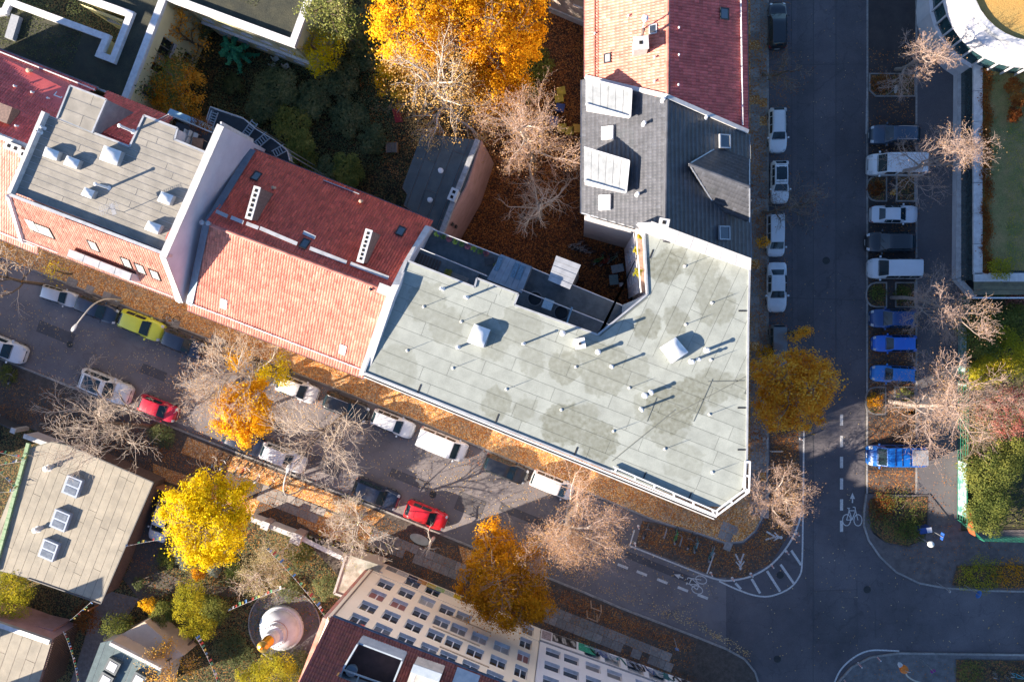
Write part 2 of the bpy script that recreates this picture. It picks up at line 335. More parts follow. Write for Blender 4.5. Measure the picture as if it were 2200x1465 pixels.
KA = [(-420, 387), (360, 693), (895, 903), (1407, 1117), (1517, 1150), (1560, 1166), (1595, 1163), (1622, 1140), (1640, 1105), (1648, 1060), (1649, 700), (1650, -500)]
pavA = raised('pavement', KA+[(1420, -500), (1440, 700), (1300, 850), (-420, 160)], .12, LITTER)
KB = [(-420, 604), (404, 930), (829, 1098), (974, 1158), (1255, 1272), (1336, 1306), (1500, 1369), (1560, 1393), (1600, 1415), (1622, 1443), (1632, 1475), (1640, 1700)]
pavB = raised('pavement', KB+[(1380, 1700), (1180, 1420), (780, 1290), (640, 1142), (550, 1112), (400, 1058), (330, 1030), (0, 892), (-420, 720)], .12, mat('leafy_cobbles', (.1, .082, .068), .92, (.055, .045, .038), scale=3, bump=.9, bscale=16, fine=.35))
KC = [(1770, 1700), (1785, 1500), (1800, 1465), (1830, 1432), (1870, 1411), (1930, 1402), (2060, 1404), (2500, 1410)]
pavC = raised('pavement', KC+[(2500, 1700)], .12, mat('grey_pavement', (.15, .148, .15), .9, (.095, .092, .094), scale=2, bump=.7, bscale=18, fine=.2))
KD = [(1861, 1060), (1856, 1100), (1856, 1130), (1866, 1160), (1890, 1195), (1925, 1228), (1975, 1252), (2030, 1262), (2120, 1268), (2500, 1276)]
pavD = raised('pavement', KD+[(2500, 1130), (2060, 1140), (1996, 1060), (1996, 1062)], .12, mat('mosaic_pavement', (.135, .115, .11), .9, (.085, .072, .07), scale=2, bump=.7, bscale=18, fine=.2))
raised('parking_bay', [(1866, -500), (1968, -500), (1968, 1062), (1861, 1062)], .03, mat('parking_cobbles', (.058, .048, .045), .92, (.036, .031, .031), scale=.8, bump=.8, bscale=16, fine=.3))
raised('footpath', [(1969, -500), (2112, -500), (2112, 640), (2066, 640), (2064, 1150), (1997, 1062), (1969, 1062)], .05, PATHASPH)
# kerbs: one granite stone after another
_ks = MB(); _ks.box((0, 0, .0), (.98, .16, .2)); kerb_me = None
def kerb(path, z=.042, w=1.0, skip=()):
    global kerb_me
    k = thing('kerb', '', ''); del k['label']; del k['category']; k['kind'] = 'structure'
    pts = [W(*p, z) for p in path]; i = 0; pos = pts[0].copy(); acc = 0
    for a, c in zip(pts[:-1], pts[1:]):
        L = (c-a).length; n = max(1, round(L)); d = (c-a)/n; h = math.atan2(d.y, d.x)
        for j in range(n):
            p = a+d*(j+.5)
            if abs(p.x) > 60 or abs(p.y) > 42: continue
            if kerb_me is None: o = _ks.build('kerb_stone', KERB, k); kerb_me = o.data
            else: o = bpy.data.objects.new('kerb_stone', kerb_me); COL.objects.link(o); o.parent = k
            o.location = (p.x, p.y, p.z+rnd.uniform(-.006, .006)); o.rotation_euler = (0, 0, h+rnd.uniform(-.012, .012)); o.scale = (d.length*.985/.98, 1, 1)
for K in (KA, KB, KC, KD): kerb(K)
kerb([(1863, -300), (1862, 1060)], -.052)
kerb([(1968, -300), (1968, 1060)], -.04)
# granite slab walkways
slab_me = [None]
def slabs(x0, x1, y_at0, slope, rows, parent, size=1.0, skip=.0, z=.128):
    a = W(x0, y_at0+slope*x0, z); c = W(x1, y_at0+slope*x1, z); d = (c-a); L = d.length; d /= L; n = Vector((d.y, -d.x, 0)); h = math.atan2(d.y, d.x)
    for r in range(rows):
        s = rnd.uniform(0, .4)
        while s < L:
            w = rnd.uniform(.75, 1.35)*size
            if rnd.random() >= skip:
                p = a+d*(s+w/2)+n*((r+.5)*size)
                if slab_me[0] is None: b = MB(); b.box((0, 0, 0), (1, 1, .03)); o = b.build('paving_slab', SLAB, parent); slab_me[0] = o.data
                else: o = bpy.data.objects.new('paving_slab', slab_me[0]); COL.objects.link(o); o.parent = parent
                o.location = p-ORIG[parent.name]+Vector((0, 0, rnd.uniform(-.004, .004))); o.rotation_euler = (rnd.uniform(-.008, .008), rnd.uniform(-.008, .008), h); o.scale = (w-.035, size-.04, 1)
            s += w
slabs(560, 700, 815, .397, 2, pavB, .85, .12); slabs(800, 1010, 815, .397, 2, pavB, .85, .05); slabs(1120, 1445, 830, .397, 2, pavB, .85, .05)
slabs(1548, 1580, 497, .4, 3, pavA, .8, .2); slabs(130, 560, 535, .4, 2, pavA, .85, .5)
for j in range(58):   # slabs of the main-road pavement, half covered by leaves
    for q in range(2):
        if rnd.random() < .1: continue
        p = W(1622+q*20, -20+j*19.6+q*6, .127+rnd.uniform(-.004, .004))
        o = bpy.data.objects.new('paving_slab', slab_me[0]); COL.objects.link(o); o.parent = pavA
        o.location = p-ORIG[pavA.name]; o.scale = (.8, .8, 1); o.rotation_euler = (0, 0, rnd.uniform(-.01, .01))
# planting strips and litter-covered tree pits beside the kerb
def strip(name, pts, z, m): b = MB(); b.face([(*W2(*p), z) for p in pts][::-1]); return tag(b.build(name, m), kind='structure')
for pts in ([(404, 938), (829, 1105), (800, 1128), (390, 972)], [(640, 1075), (800, 1132), (790, 1180), (690, 1150), (640, 1120)], [(985, 1170), (1160, 1242), (1150, 1285), (1000, 1225)], [(1210, 1262), (1500, 1376), (1480, 1400), (1200, 1298)], [(1170, 1335), (1210, 1340), (1500, 1455), (1480, 1470), (1160, 1350)], [(330, 995), (560, 1075), (545, 1105), (330, 1022)]):
    strip('planting_strip', pts, .125, LITTER if pts[0][0] < 1000 else LITTER2)
# parking-bay beds with kerbs
def bed(pts, m, zc=.15):
    t = thing('planting_bed', '', '', W(*pts[0])); del t['label']; del t['category']; t['kind'] = 'structure'
    P = [W2(*p) for p in pts]; b = MB(); b.prism(P, -.02, zc-.03); b.build('bed_kerb', KERB, t, world=True)
    b = MB(); b.prism(shrink(P, .13), 0, zc); b.build('soil', m, t, world=True)
def rr(x0, y0, x1, y1, rl=22, rr_=0):
    p = [(x1, y0), (x1, y1), (x0+rl, y1)]+[(x0+rl-rl*math.sin(R(a)), y1-rl+rl*math.cos(R(a))) for a in (30, 60, 90)]+[(x0+rl-rl*math.cos(R(a)), y0+rl-rl*math.sin(R(a))) for a in (0, 30, 60, 90)]
    return p
bed([(1866, 196), (1880, 209), (1966, 209), (1966, 158), (1866, 158)], BEDSOIL)
bed(rr(1860, 378, 1905, 434), BEDSOIL); bed(rr(1924, 378, 1966, 434, 3), BEDSOIL)
bed(rr(1859, 606, 1905, 661), BEDSOIL); bed(rr(1922, 606, 1966, 661, 3), BEDSOIL)
bed(rr(1858, 830, 1903, 891), BEDSOIL); bed(rr(1920, 830, 1966, 876, 3), BEDSOIL)
bed([(1866, 1068), (1994, 1062), (1994, 1130), (1985, 1160), (1950, 1176), (1900, 1166), (1870, 1140), (1862, 1100)], BEDSOIL)
bed([(2052, 1212), (2500, 1205), (2500, 1262), (2120, 1264), (2040, 1258)], BEDSOIL)
bed([(2050, 1412), (2500, 1418), (2500, 1650), (2048, 1650)], BEDSOIL)
strip('leafy_gutter', [(1866, 700), (1968, 700), (1968, 890), (1862, 890)], .036, LITTER2)
strip('leafy_gutter', [(1866, 905), (1966, 880), (1966, 950), (1864, 950)], .036, LITTER2)
strip('leafy_gutter', [(1864, 1010), (1966, 1010), (1966, 1058), (1864, 1058)], .036, LITTER2)
# the square beside the junction that is marked off from the lane, covered in leaves
strip('leafy_square', [(1407, 1122), (1517, 1155), (1560, 1172), (1598, 1168), (1628, 1145), (1648, 1108), (1654, 1060), (1654, 900), (1722, 920), (1719, 1060), (1700, 1140), (1655, 1210), (1600, 1240), (1540, 1240), (1365, 1172), (1380, 1118)], .016, LITTER2)
# courtyards and gardens
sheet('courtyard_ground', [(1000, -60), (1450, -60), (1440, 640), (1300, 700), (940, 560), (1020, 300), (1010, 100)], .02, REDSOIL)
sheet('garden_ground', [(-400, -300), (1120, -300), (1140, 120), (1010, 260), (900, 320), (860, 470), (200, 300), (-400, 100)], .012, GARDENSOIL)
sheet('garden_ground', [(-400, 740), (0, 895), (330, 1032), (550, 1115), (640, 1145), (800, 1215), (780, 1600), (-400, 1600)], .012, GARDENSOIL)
sheet('lawn', [(2112, -300), (2700, -300), (2700, 640), (2112, 640)], .06, GRASS)
sheet('garden_ground', [(2066, 640), (2700, 640), (2700, 1150), (2062, 1150)], .02, mat('meadow_ground', (.1, .085, .04), .95, (.05, .045, .025), scale=2, bump=.8, bscale=14, fine=.4))
PAVR = mat('pinkish_pavers', (.2, .16, .14), .9, (.13, .1, .09), scale=3, bump=.6, bscale=18, fine=.25)
strip('garden_path', [(205, 1292), (232, 1268), (300, 1285), (250, 1360), (195, 1470), (150, 1470), (180, 1380)], .02, PAVR)
strip('garden_path', [(262, 1240), (300, 1205), (400, 1250), (500, 1262), (552, 1245), (560, 1262), (500, 1282), (390, 1270), (300, 1288)], .024, mat('garden_path_earth', (.11, .09, .075), .95, (.07, .058, .05), scale=3, fine=.2))
strip('courtyard_drive', [(268, 1240), (330, 1080), (395, 1062), (380, 1160), (320, 1240)], .018, mat('drive_cobbles', (.085, .075, .07), .9, scale=3, bump=.8, bscale=15, fine=.3))
_c = W(611, 1342, .028)
b = MB(); b.face([(_c.x+3.45*math.cos(a*math.pi/24), _c.y+3.45*math.sin(a*math.pi/24), .028) for a in range(48)]); tag(b.build('stupa_terrace', PATHASPH), kind='structure')
k = thing('terrace_edging', '', '', _c); del k['label']; del k['category']; k['kind'] = 'structure'
es = MB(); es.box((0, 0, .04), (.42, .1, .1)); eo = es.build('edging_stone', KERB, k)
for a in range(52):
    o = eo if a == 0 else bpy.data.objects.new('edging_stone', eo.data)
    if a: COL.objects.link(o); o.parent = k
    t_ = a*2*math.pi/52; o.location = (3.5*math.cos(t_), 3.5*math.sin(t_), 0); o.rotation_euler = (0, 0, t_+math.pi/2)
strip('mown_corner', [(720, 170), (830, 150), (850, 250), (812, 262), (770, 245)], .02, mat('dark_lawn', (.05, .065, .022), .95, (.03, .038, .016), scale=2, bump=1, bscale=20, fine=.4))

# ------------------------------------------------------------------ painted markings
rm = thing('road_markings', '', ''); del rm['label']; del rm['category']; rm['kind'] = 'structure'
MZ = .0225; _sk = [0]
def stroke(bd, pts, w): 
    for a, c in zip(pts[:-1], pts[1:]):
        _sk[0] = (_sk[0]+1) % 7; z = MZ+_sk[0]*.0009; bd.bar((a[0], a[1], z), (c[0], c[1], z), w, .003)
def dash(a, c, w, name='lane_dash'):
    b = MB(); b.bar(W(*a, MZ), W(*c, MZ), w, .004); b.build(name, PAINT, rm, world=True)
for y in (902, 948, 993, 1039, 1084, 1130): dash((1808, y-12), (1808, y+12), .27)
for x, y in ((1338, 1216), (1379, 1231), (1423, 1248), (1467, 1265), (1510, 1281)): dash((x-11, y-4.3), (x+11, y+4.3), .24)
def edge(pts, w=.13, name='edge_line'):
    P = [W(*p, MZ) for p in pts]; rows = []
    for i, p in enumerate(P):
        d = (P[min(i+1, len(P)-1)]-P[max(i-1, 0)]).normalized(); n = Vector((-d.y, d.x, 0))*w/2; rows.append([p-n, p+n])
    b = MB(); b.grid(rows); b.build(name, PAINT, rm, world=True)
def smooth_path(pts, n=6):
    out = []
    P = [Vector((p[0], p[1], 0)) for p in pts]
    for i in range(len(P)-1):
        p0, p1, p2, p3 = P[max(i-1, 0)], P[i], P[i+1], P[min(i+2, len(P)-1)]
        for k in range(n):
            t = k/n; q = .5*((2*p1)+(p2-p0)*t+(2*p0-5*p1+4*p2-p3)*t*t+(3*p1-p0-3*p2+p3)*t**3); out.append((q.x, q.y))
    return out+[(P[-1].x, P[-1].y)]
edge([(1353, 1172), (1515, 1236)], .13)
edge(smooth_path([(1515, 1236), (1545, 1245), (1575, 1246), (1620, 1235), (1662, 1208), (1697, 1165), (1717, 1120), (1724, 1080)]), .16)
edge(smooth_path([(1545, 1248), (1580, 1264), (1620, 1278), (1655, 1280), (1695, 1264), (1717, 1238), (1723, 1210), (1725, 1120), (1726, 1040), (1727, 920)]), .14)
for a, c in (((1648, 1226), (1676, 1270)), ((1677, 1212), (1705, 1252)), ((1700, 1182), (1721, 1213)), ((1615, 1243), (1633, 1274)), ((1580, 1252), (1592, 1265))): dash(a, c, .22, 'hatch_bar')
edge([(1519, 1232), (1535, 1186)], .12); edge([(1353, 1172), (1363, 1138)], .12)
edge(smooth_path([(1793, 1465), (1805, 1440), (1826, 1418), (1852, 1402), (1880, 1396), (1932, 1398)]), .14)
edge([(1862, 212), (1861, 288)], .1); edge([(1861, 288), (1872, 289)], .1)
def ring(b, c, r, w, n=18, sx=1.0, ax=(1, 0)):
    X = Vector((ax[0], ax[1], 0)); Y = Vector((-ax[1], ax[0], 0)); pts = [Vector((c[0], c[1], 0))+X*(r*sx*math.cos(2*math.pi*i/n))+Y*(r*math.sin(2*math.pi*i/n)) for i in range(n+1)]
    stroke(b, pts, w)
def bike_symbol(u, v, hx, hy, k=1.0, st=1.45):
    """hx, hy: direction of the bicycle's 'up' in the picture (y down); st stretches it along the travel direction"""
    c = W(u, v, MZ); e = W(u+hx*10, v+hy*10, MZ); U = (e-c); U.z = 0; U.normalize(); X = Vector((U.y, -U.x, 0)); b = MB()
    q = lambda x, y: c+X*(x*k)+U*(y*k*st)
    for wx in (-.52, .52):
        pts = [q(wx+.37*math.cos(2*math.pi*i/18), -.3+.37*math.sin(2*math.pi*i/18)) for i in range(19)]; stroke(b, pts, .085*k)
    for l in ([(-.52, -.3), (-.28, .32), (.3, .32), (.52, -.3)], [(-.28, .32), (-.02, -.28), (.3, .32)], [(-.52, -.3), (-.02, -.28)], [(-.28, .32), (-.33, .48), (-.46, .48)], [(.3, .32), (.25, .55), (.05, .55)], [(-.33, .48), (-.2, .48)]):
        stroke(b, [q(*p) for p in l], .085*k)
    b.build('bicycle_symbol', PAINT, rm, world=True)
def arrow_symbol(u0, v0, u1, v1, hw=.22):
    a, c = W(u0, v0, MZ), W(u1, v1, MZ); d = (c-a).normalized(); n = Vector((-d.y, d.x, 0)); b = MB(); b.bar(a, c-d*.4, .11, .004)
    t = [c, c-d*.55+n*hw, c-d*.55-n*hw]; b.face([(p.x, p.y, MZ+.003) for p in t]); b.build('arrow_symbol', PAINT, rm, world=True)
bike_symbol(1831, 1107, 0, -1, .95); arrow_symbol(1831.5, 1080, 1831.5, 1058)
bike_symbol(1493, 1252, -.93, -.37, .95); arrow_symbol(1468, 1241, 1448, 1233)
def walker_symbol(u, v, du, dv, k=1.0):
    """pictogram of a person: head, body and spread legs"""
    c = W(u, v, MZ); e = W(u+du, v+dv, MZ); U = (e-c).normalized(); X = Vector((U.y, -U.x, 0)); b = MB(); q = lambda x, y: c+X*x*k+U*y*k
    b.face([(*(q(.2*math.cos(a*.5236), .95+.2*math.sin(a*.5236))).to_2d(), MZ+.002) for a in range(12)])
    b.m(0); stroke(b, [q(0, .75), q(0, .05)], .34*k); stroke(b, [q(-.08, .1), q(-.5, -.85)], .2*k); stroke(b, [q(.08, .1), q(.5, -.85)], .2*k); stroke(b, [q(-.12, .6), q(-.5, .1)], .13*k); stroke(b, [q(.12, .6), q(.5, .1)], .13*k)
    b.build('pedestrian_symbol', PAINT, rm, world=True)
walker_symbol(1590, 1204, 1, 16, .75); walker_symbol(1661, 1152, 16, 2, .75)
# ================================================================== CARS
# stations along the body: (x 0 rear .. 1 front, width factor, belt z, top z, roof-edge factor)
CARS = {
 'hatch': dict(L=4.15, Wd=1.78, st=[(0, .70, .62, .64, .75), (.012, .85, .86, .9, .8), (.04, .95, .98, 1.1, .72), (.10, .98, 1.0, 1.36, .65), (.15, 1, .99, 1.45, .66), (.32, 1, .96, 1.49, .69), (.50, 1, .95, 1.47, .69), (.575, 1, .94, 1.40, .68), (.735, 1, .94, .99, .82), (.86, .98, .88, .93, .78), (.95, .88, .76, .8, .7), (.985, .75, .62, .66, .68), (1, .58, .5, .52, .6)], ws=(.58, .73), rw=(.035, .13), side=((.17, .36), (.375, .60))),
 'estate': dict(L=4.6, Wd=1.81, st=[(0, .72, .62, .64, .75), (.012, .86, .86, .9, .8), (.035, .95, .98, 1.12, .72), (.075, .98, 1.0, 1.38, .66), (.11, 1, .99, 1.44, .67), (.32, 1, .96, 1.5, .69), (.50, 1, .95, 1.47, .69), (.57, 1, .94, 1.40, .68), (.72, 1, .94, .99, .82), (.86, .98, .88, .93, .78), (.95, .88, .76, .8, .7), (.985, .75, .62, .66, .68), (1, .58, .5, .52, .6)], ws=(.575, .715), rw=(.03, .10), side=((.12, .22), (.235, .40), (.415, .59))),
 'sedan': dict(L=4.75, Wd=1.82, st=[(0, .68, .62, .64, .7), (.012, .83, .88, .92, .76), (.06, .95, .97, 1.02, .78), (.15, .98, .98, 1.06, .8), (.27, 1, .96, 1.38, .62), (.32, 1, .95, 1.43, .63), (.42, 1, .94, 1.45, .65), (.52, 1, .93, 1.42, .65), (.575, 1, .93, 1.35, .64), (.71, 1, .93, .97, .8), (.86, .98, .86, .91, .78), (.95, .87, .74, .78, .68), (.985, .73, .62, .66, .62), (1, .56, .5, .52, .55)], ws=(.58, .705), rw=(.155, .265), side=((.27, .41), (.425, .60))),
 'suv': dict(L=4.6, Wd=1.87, st=[(0, .74, .72, .74, .76), (.012, .87, .98, 1.0, .8), (.04, .96, 1.08, 1.22, .74), (.10, .98, 1.1, 1.52, .67), (.15, 1, 1.09, 1.6, .68), (.32, 1, 1.06, 1.66, .7), (.50, 1, 1.05, 1.63, .7), (.575, 1, 1.04, 1.55, .69), (.72, 1, 1.04, 1.1, .83), (.86, .98, .99, 1.05, .8), (.95, .9, .88, .92, .73), (.985, .79, .72, .76, .7), (1, .64, .58, .6, .64)], ws=(.58, .715), rw=(.03, .105), side=((.12, .2), (.215, .385), (.40, .59))),
 'minivan': dict(L=4.7, Wd=1.88, st=[(0, .84, .7, .72, .8), (.01, .93, .95, 1.0, .82), (.025, .97, 1.02, 1.3, .76), (.06, .99, 1.04, 1.72, .72), (.10, 1, 1.03, 1.78, .74), (.40, 1, 1.02, 1.83, .75), (.62, 1, 1.0, 1.76, .74), (.68, 1, 1.0, 1.68, .73), (.83, 1, .99, 1.1, .84), (.92, .96, .9, .95, .78), (.98, .82, .7, .74, .7), (1, .64, .55, .57, .62)], ws=(.685, .825), rw=(.02, .055), side=((.09, .26), (.275, .47), (.485, .70))),
 'van': dict(L=5.0, Wd=1.95, st=[(0, .92, .7, .72, .86), (.008, .97, 1.0, 1.1, .9), (.018, .99, 1.1, 1.7, .86), (.04, 1, 1.12, 1.94, .84), (.10, 1, 1.12, 1.98, .86), (.40, 1, 1.12, 2.0, .87), (.68, 1, 1.1, 1.98, .86), (.73, 1, 1.1, 1.9, .84), (.855, 1, 1.08, 1.2, .86), (.93, .97, .98, 1.05, .8), (.98, .9, .75, .8, .74), (1, .8, .58, .6, .66)], ws=(.74, .85), rw=(.012, .036), side=((.08, .3), (.33, .52), (.56, .74))),
}
def carpaint(name, col, metallic=0.0):
    return mat('paint_'+name, col, .34, tuple(c*.93 for c in col), scale=1.5, coat=1.0, metal=metallic, fine=.05)
RIM = mat('alloy_rim', (.3, .3, .31), .5, metal=.5)
LAMPG = mat('headlight_glass', (.62, .65, .68), .12, (.4, .42, .45), scale=12, spec=.8)
LAMPR = mat('tail_light_red', (.35, .015, .012), .2, (.22, .01, .01), scale=10)
PLATE = mat('number_plate_white', (.7, .7, .68), .5)
TRIM = mat('black_trim', (.02, .02, .021), .55)
CARGLASS = mat('car_glass', (.015, .035, .045), .05, (.01, .022, .03), spec=.6, scale=1, ior=1.5)
def car_proto(kind):
    c = CARS[kind]; L, Wd, st = c['L'], c['Wd'], c['st']; hw = Wd/2
    root = thing('parked_car', 'x', 'car', (0, 0, 0), 0, 'parked cars')
    S = np.array(st)
    def at(x): return [np.interp(x, S[:, 0], S[:, k]) for k in range(1, 5)]
    def prof(x, ex=0.0):
        w, belt, top, rf = at(x); w *= hw; wr = hw*rf*(w/hw); cr = .035
        return [(w*.93, .2), (w*.985, .34), (w, .52), (w*.992, min(belt-.06, .78) if belt > .7 else belt*.9), (w*.955, belt), (wr+.03, top-.05 if top-belt > .2 else (belt+top)/2), (wr, top), (wr*.62, top+cr*.75), (0, top+cr)]
    xs = sorted(set(list(S[:, 0])+[.22, .27, .36, .45, .62, .66, .69, .77, .81, .9]))
    rows = []
    for x in xs:
        p = prof(x); r = [((x-.5)*L, y, z) for y, z in p]; rows.append(r+[(q[0], -q[1], q[2]) for q in r[-2::-1]])
    b = MB(); b.grid([r[::-1] for r in rows]); b.face(rows[0]); b.face(rows[-1][::-1]); b.face([rows[i][0] for i in range(len(rows))]+[rows[i][-1] for i in range(len(rows)-1, -1, -1)])
    b.build('body', carpaint('base', (.6, .6, .6)), root, smooth=True, sharp=28)
    def top_panel(name, x0, x1, f, m, off=.012, parent=root, n=6, taper=(1, 1)):
        rws = []
        for i in range(n+1):
            x = x0+(x1-x0)*i/n; w, belt, top, rf = at(x); wr = hw*rf*w*f*(taper[0]+(taper[1]-taper[0])*i/n); r = []
            for k in range(7):
                y = wr*(1-k/3); t_ = abs(y)/(hw*rf*w); z = top+.035*(1-t_*t_*.9)*.98+off*.8; r.append(((x-.5)*L, y, z))
            rws.append(r[::-1])
        rws = [[(p[0]+(off*.7 if x1 > .5 and name == 'windscreen' else (-off*.7 if name == 'rear_window' else 0)), p[1], p[2]) for p in r] for r in rws]
        bb = MB(); bb.grid([r[::-1] for r in rws]); return bb.build(name, m, parent, smooth=True)
    top_panel('windscreen', c['ws'][0], c['ws'][1], .93, CARGLASS, taper=(1, .98))
    top_panel('rear_window', c['rw'][0], c['rw'][1], .86, CARGLASS)
    for s in (1, -1):
        for (a, e) in c['side']:
            rws = []
            for i in range(4):
                x = a+(e-a)*i/3; w, belt, top, rf = at(x); w *= hw; wr = hw*rf*(w/hw)
                p0 = (w*.955, belt); p1 = (wr+.03, top-.05 if top-belt > .2 else (belt+top)/2)
                rws.append([((x-.5)*L, s*(p0[0]+(p1[0]-p0[0])*t+.012), p0[1]+(p1[1]-p0[1])*t) for t in (.1, .5, .92)])
            bb = MB(); bb.grid(rws if s > 0 else [r[::-1] for r in rws]); bb.build('side_window', CARGLASS, root, smooth=True)
        xm = c['ws'][1]-.035; w, belt, top, rf = at(xm); bb = MB(); rows2 = []
        for k in range(7):
            a = k/6*math.pi; rows2.append([((xm-.5)*L+.09*math.cos(a), s*(w*hw+.02+.17*q), belt+.0+.075*math.sin(a)) for q in (-.1, .5, 1)])
        bb.grid(rows2); bb.grid([[p for p in (r[-1] for r in rows2)], [((xm-.5)*L, s*(w*hw+.185), belt)]*7]); bb.build('wing_mirror', carpaint('base', (.6, .6, .6)), root, smooth=True)
        hx = .965; w, belt, top, rf = at(hx); bb = MB()
        q = []
        for x in (.93, .955, .98): w, belt, top, rf = at(x); q.append([((x-.5)*L+.012, s*hw*w*f, zz) for f, zz in ((.985, belt-.1), (.95, belt+.012), (.66, top+.016))])
        bb.grid(q if s > 0 else [r[::-1] for r in q]); bb.build('headlight', LAMPG, root, smooth=True)
        q = []
        for x in (.004, .02, .05): w, belt, top, rf = at(x); q.append([((x-.5)*L-.012, s*(hw*w*f+(.012 if f > .9 else 0)), zz) for f, zz in ((1.0, belt-.18), (.985, belt-.02), (.84, belt+.01))])
        bb = MB(); bb.grid(q if s > 0 else [r[::-1] for r in q]); bb.build('tail_light', LAMPR, root, smooth=True)
        for x in (.33, .5):
            w, belt, top, rf = at(x); bb = MB(); bb.box(((x-.5)*L, s*(hw*w+.012), belt-.1), (.16, .03, .03)); bb.build('door_handle', TRIM, root)
        for x in (.175, .8):
            w = at(x)[0]; cy = s*(hw*w-.11); bb = MB(); n = 16; prof_ = [(.12, -.1), (.28, -.1), (.315, -.07), (.315, .07), (.28, .1), (.2, .1)]
            bb.grid([[((x-.5)*L+r*math.cos(2*math.pi*k/n), cy+yy*1.05+s*.025, .315+r*math.sin(2*math.pi*k/n)) for k in range(n)] for r, yy in prof_], True)
            wh = bb.build('wheel', BLACK, root, smooth=True)
            bb = MB(); bb.face([((x-.5)*L+.21*math.cos(2*math.pi*k/n), cy+s*.125, .315+.21*math.sin(2*math.pi*k/n)) for k in range(n)][::-s]); bb.build('rim', RIM, wh)
    for x, sg in ((1.0, 1), (0.0, -1)):
        bb = MB(); bb.box(((x-.5)*L+sg*.012, 0, .46), (.02, .5, .11)); bb.build('number_plate', PLATE, root)
    bb = MB(); xg = 1.0; bb.box(((.992-.5)*L, 0, .56 if kind not in ('suv', 'van') else .66), (.05, 1.0, .12)); bb.build('grille', TRIM, root)
    w, belt, top, rf = at(c['ws'][1]); bb = MB(); x0 = (c['ws'][1]-.5)*L+.03
    for y in (-.35, .25): bb.bar((x0, y, top+.05), (x0-.28, y+.42, top+.24), .03, .015)
    bb.build('wiper', TRIM, root)
    # the shut line round the bonnet
    bb = MB(); w0, b0, t0, r0 = at(c['ws'][1]+.01); x0 = (c['ws'][1]+.012-.5)*L
    bb.box((x0, 0, t0+.028), (.035, hw*r0*1.7, .02)); bb.build('scuttle', TRIM, root)
    return root, top_panel, at, L, Wd
PROTO = {}
CNT = [0]
def paint_car(root, m):
    for ch in root.children:
        if ch.name.startswith(('body', 'wing_mirror')):
            ch.material_slots[0].link = 'OBJECT'; ch.material_slots[0].material = m
def car(kind, u, v, du, dv, px_len, colour, label, metallic=0.0, roof=None, rails=None, plat=None):
    """(u, v) middle of the car in the picture, (du, dv) the way its bonnet points, px_len its length there"""
    if kind not in PROTO: PROTO[kind] = car_proto(kind)
    root, tp, at, L, Wd = PROTO[kind]
    zc = .9 if kind not in ('van', 'minivan') else 1.2
    p = W(u, v, zc); p.z = .014 if not 1850 < u < 1990 else .034
    h = heading(u, v, u+du, v+dv); l_m = (W(u+du*px_len/2/math.hypot(du, dv), v+dv*px_len/2/math.hypot(du, dv), zc)-W(u-du*px_len/2/math.hypot(du, dv), v-dv*px_len/2/math.hypot(du, dv), zc)).length
    sc = max(.82, min(1.14, l_m/L))
    o = dup(root, p, h, label, None, sc)
    if kind == 'van': o['category'] = 'van'; o['group'] = 'parked vans'
    paint_car(o, carpaint(colour[0], colour[1], metallic))
    ORIG[o.name] = Vector((0, 0, 0))
    if roof: 
        q = tp('roof_glass', roof[0], roof[1], .86, CARGLASS, .01, o)
    if rails:
        for s in (1, -1):
            bb = MB(); pts = [((x-.5)*L, s*at(x)[3]*Wd/2*.93, at(x)[2]+.05) for x in (rails[0], rails[0]+.03, .35, rails[1]-.03, rails[1])]; bb.tube(pts, .022, 5); bb.build('roof_rail', mat('rail_'+('chrome' if len(rails) < 3 else 'black'), (.55, .55, .56) if len(rails) < 3 else (.03,)*3, .3, metal=.6), o)
    if plat:
        bb = MB(); bb.box(((.17-.5)*L, 0, 2.06), (.27*L, Wd*.72, .05)); bb.build('roof_platform', mat('roof_platform_grey', (.3, .31, .33), .6, (.2, .21, .23), scale=8), o)
        for x in (.07, .16, .25, .34, .48, .6):
            bb = MB(); bb.bar(((x-.5)*L, -Wd*.4, 2.05), ((x-.5)*L, Wd*.4, 2.05), .04, .04); bb.build('roof_bar', TRIM, o)
    return o
WHITE = ('white', (.72, .73, .74)); SILVER = ('silver', (.5, .52, .54)); NAVY = ('navy', (.012, .02, .045)); BLACKP = ('black', (.012, .013, .016)); BLUE = ('bright_blue', (.008, .14, .62)); DBLUE = ('dark_blue', (.006, .055, .2)); VANB = ('van_blue', (.006, .12, .46)); SKYB = ('sky_blue', (.012, .2, .6)); RED = ('red', (.62, .012, .02)); LIME = ('lime', (.55, .6, .03)); GREY = ('grey', (.16, .17, .18)); PALE = ('pale_silver', (.6, .63, .67))
DGREEN = ('dark_teal', (.01, .025, .035)); CRIM = ('crimson', (.5, .01, .035)); GUN = ('slate_blue', (.05, .08, .12))
# main road, west side, from the top of the picture downwards
car('estate', 1672, 52, 0, -1, 100, BLACKP, 'black estate car under bare branches, topmost in the kerbside row beside the red roof')
car('estate', 1672.5, 278, 0, 1, 97, WHITE, 'white estate car at the kerb beside the black-tiled roof, white roof with rails', rails=(.1, .55))
car('suv', 1677, 390, 0, 1, 92, WHITE, 'white car with a dark glass roof parked at the kerb', roof=(.13, .53))
car('minivan', 1670, 503, 0, 1, 84, PALE, 'small pale high-roofed car at the kerb, second above the end of the roof parapet')
car('sedan', 1670, 617, 0, 1, 108, PALE, 'long silver saloon with dark rear glass at the kerb beside the flat grey roof', .4)
car('minivan', 1675, 744, 0, 1, 92, GREY, 'grey van-like car half hidden by the golden-orange tree', .3)
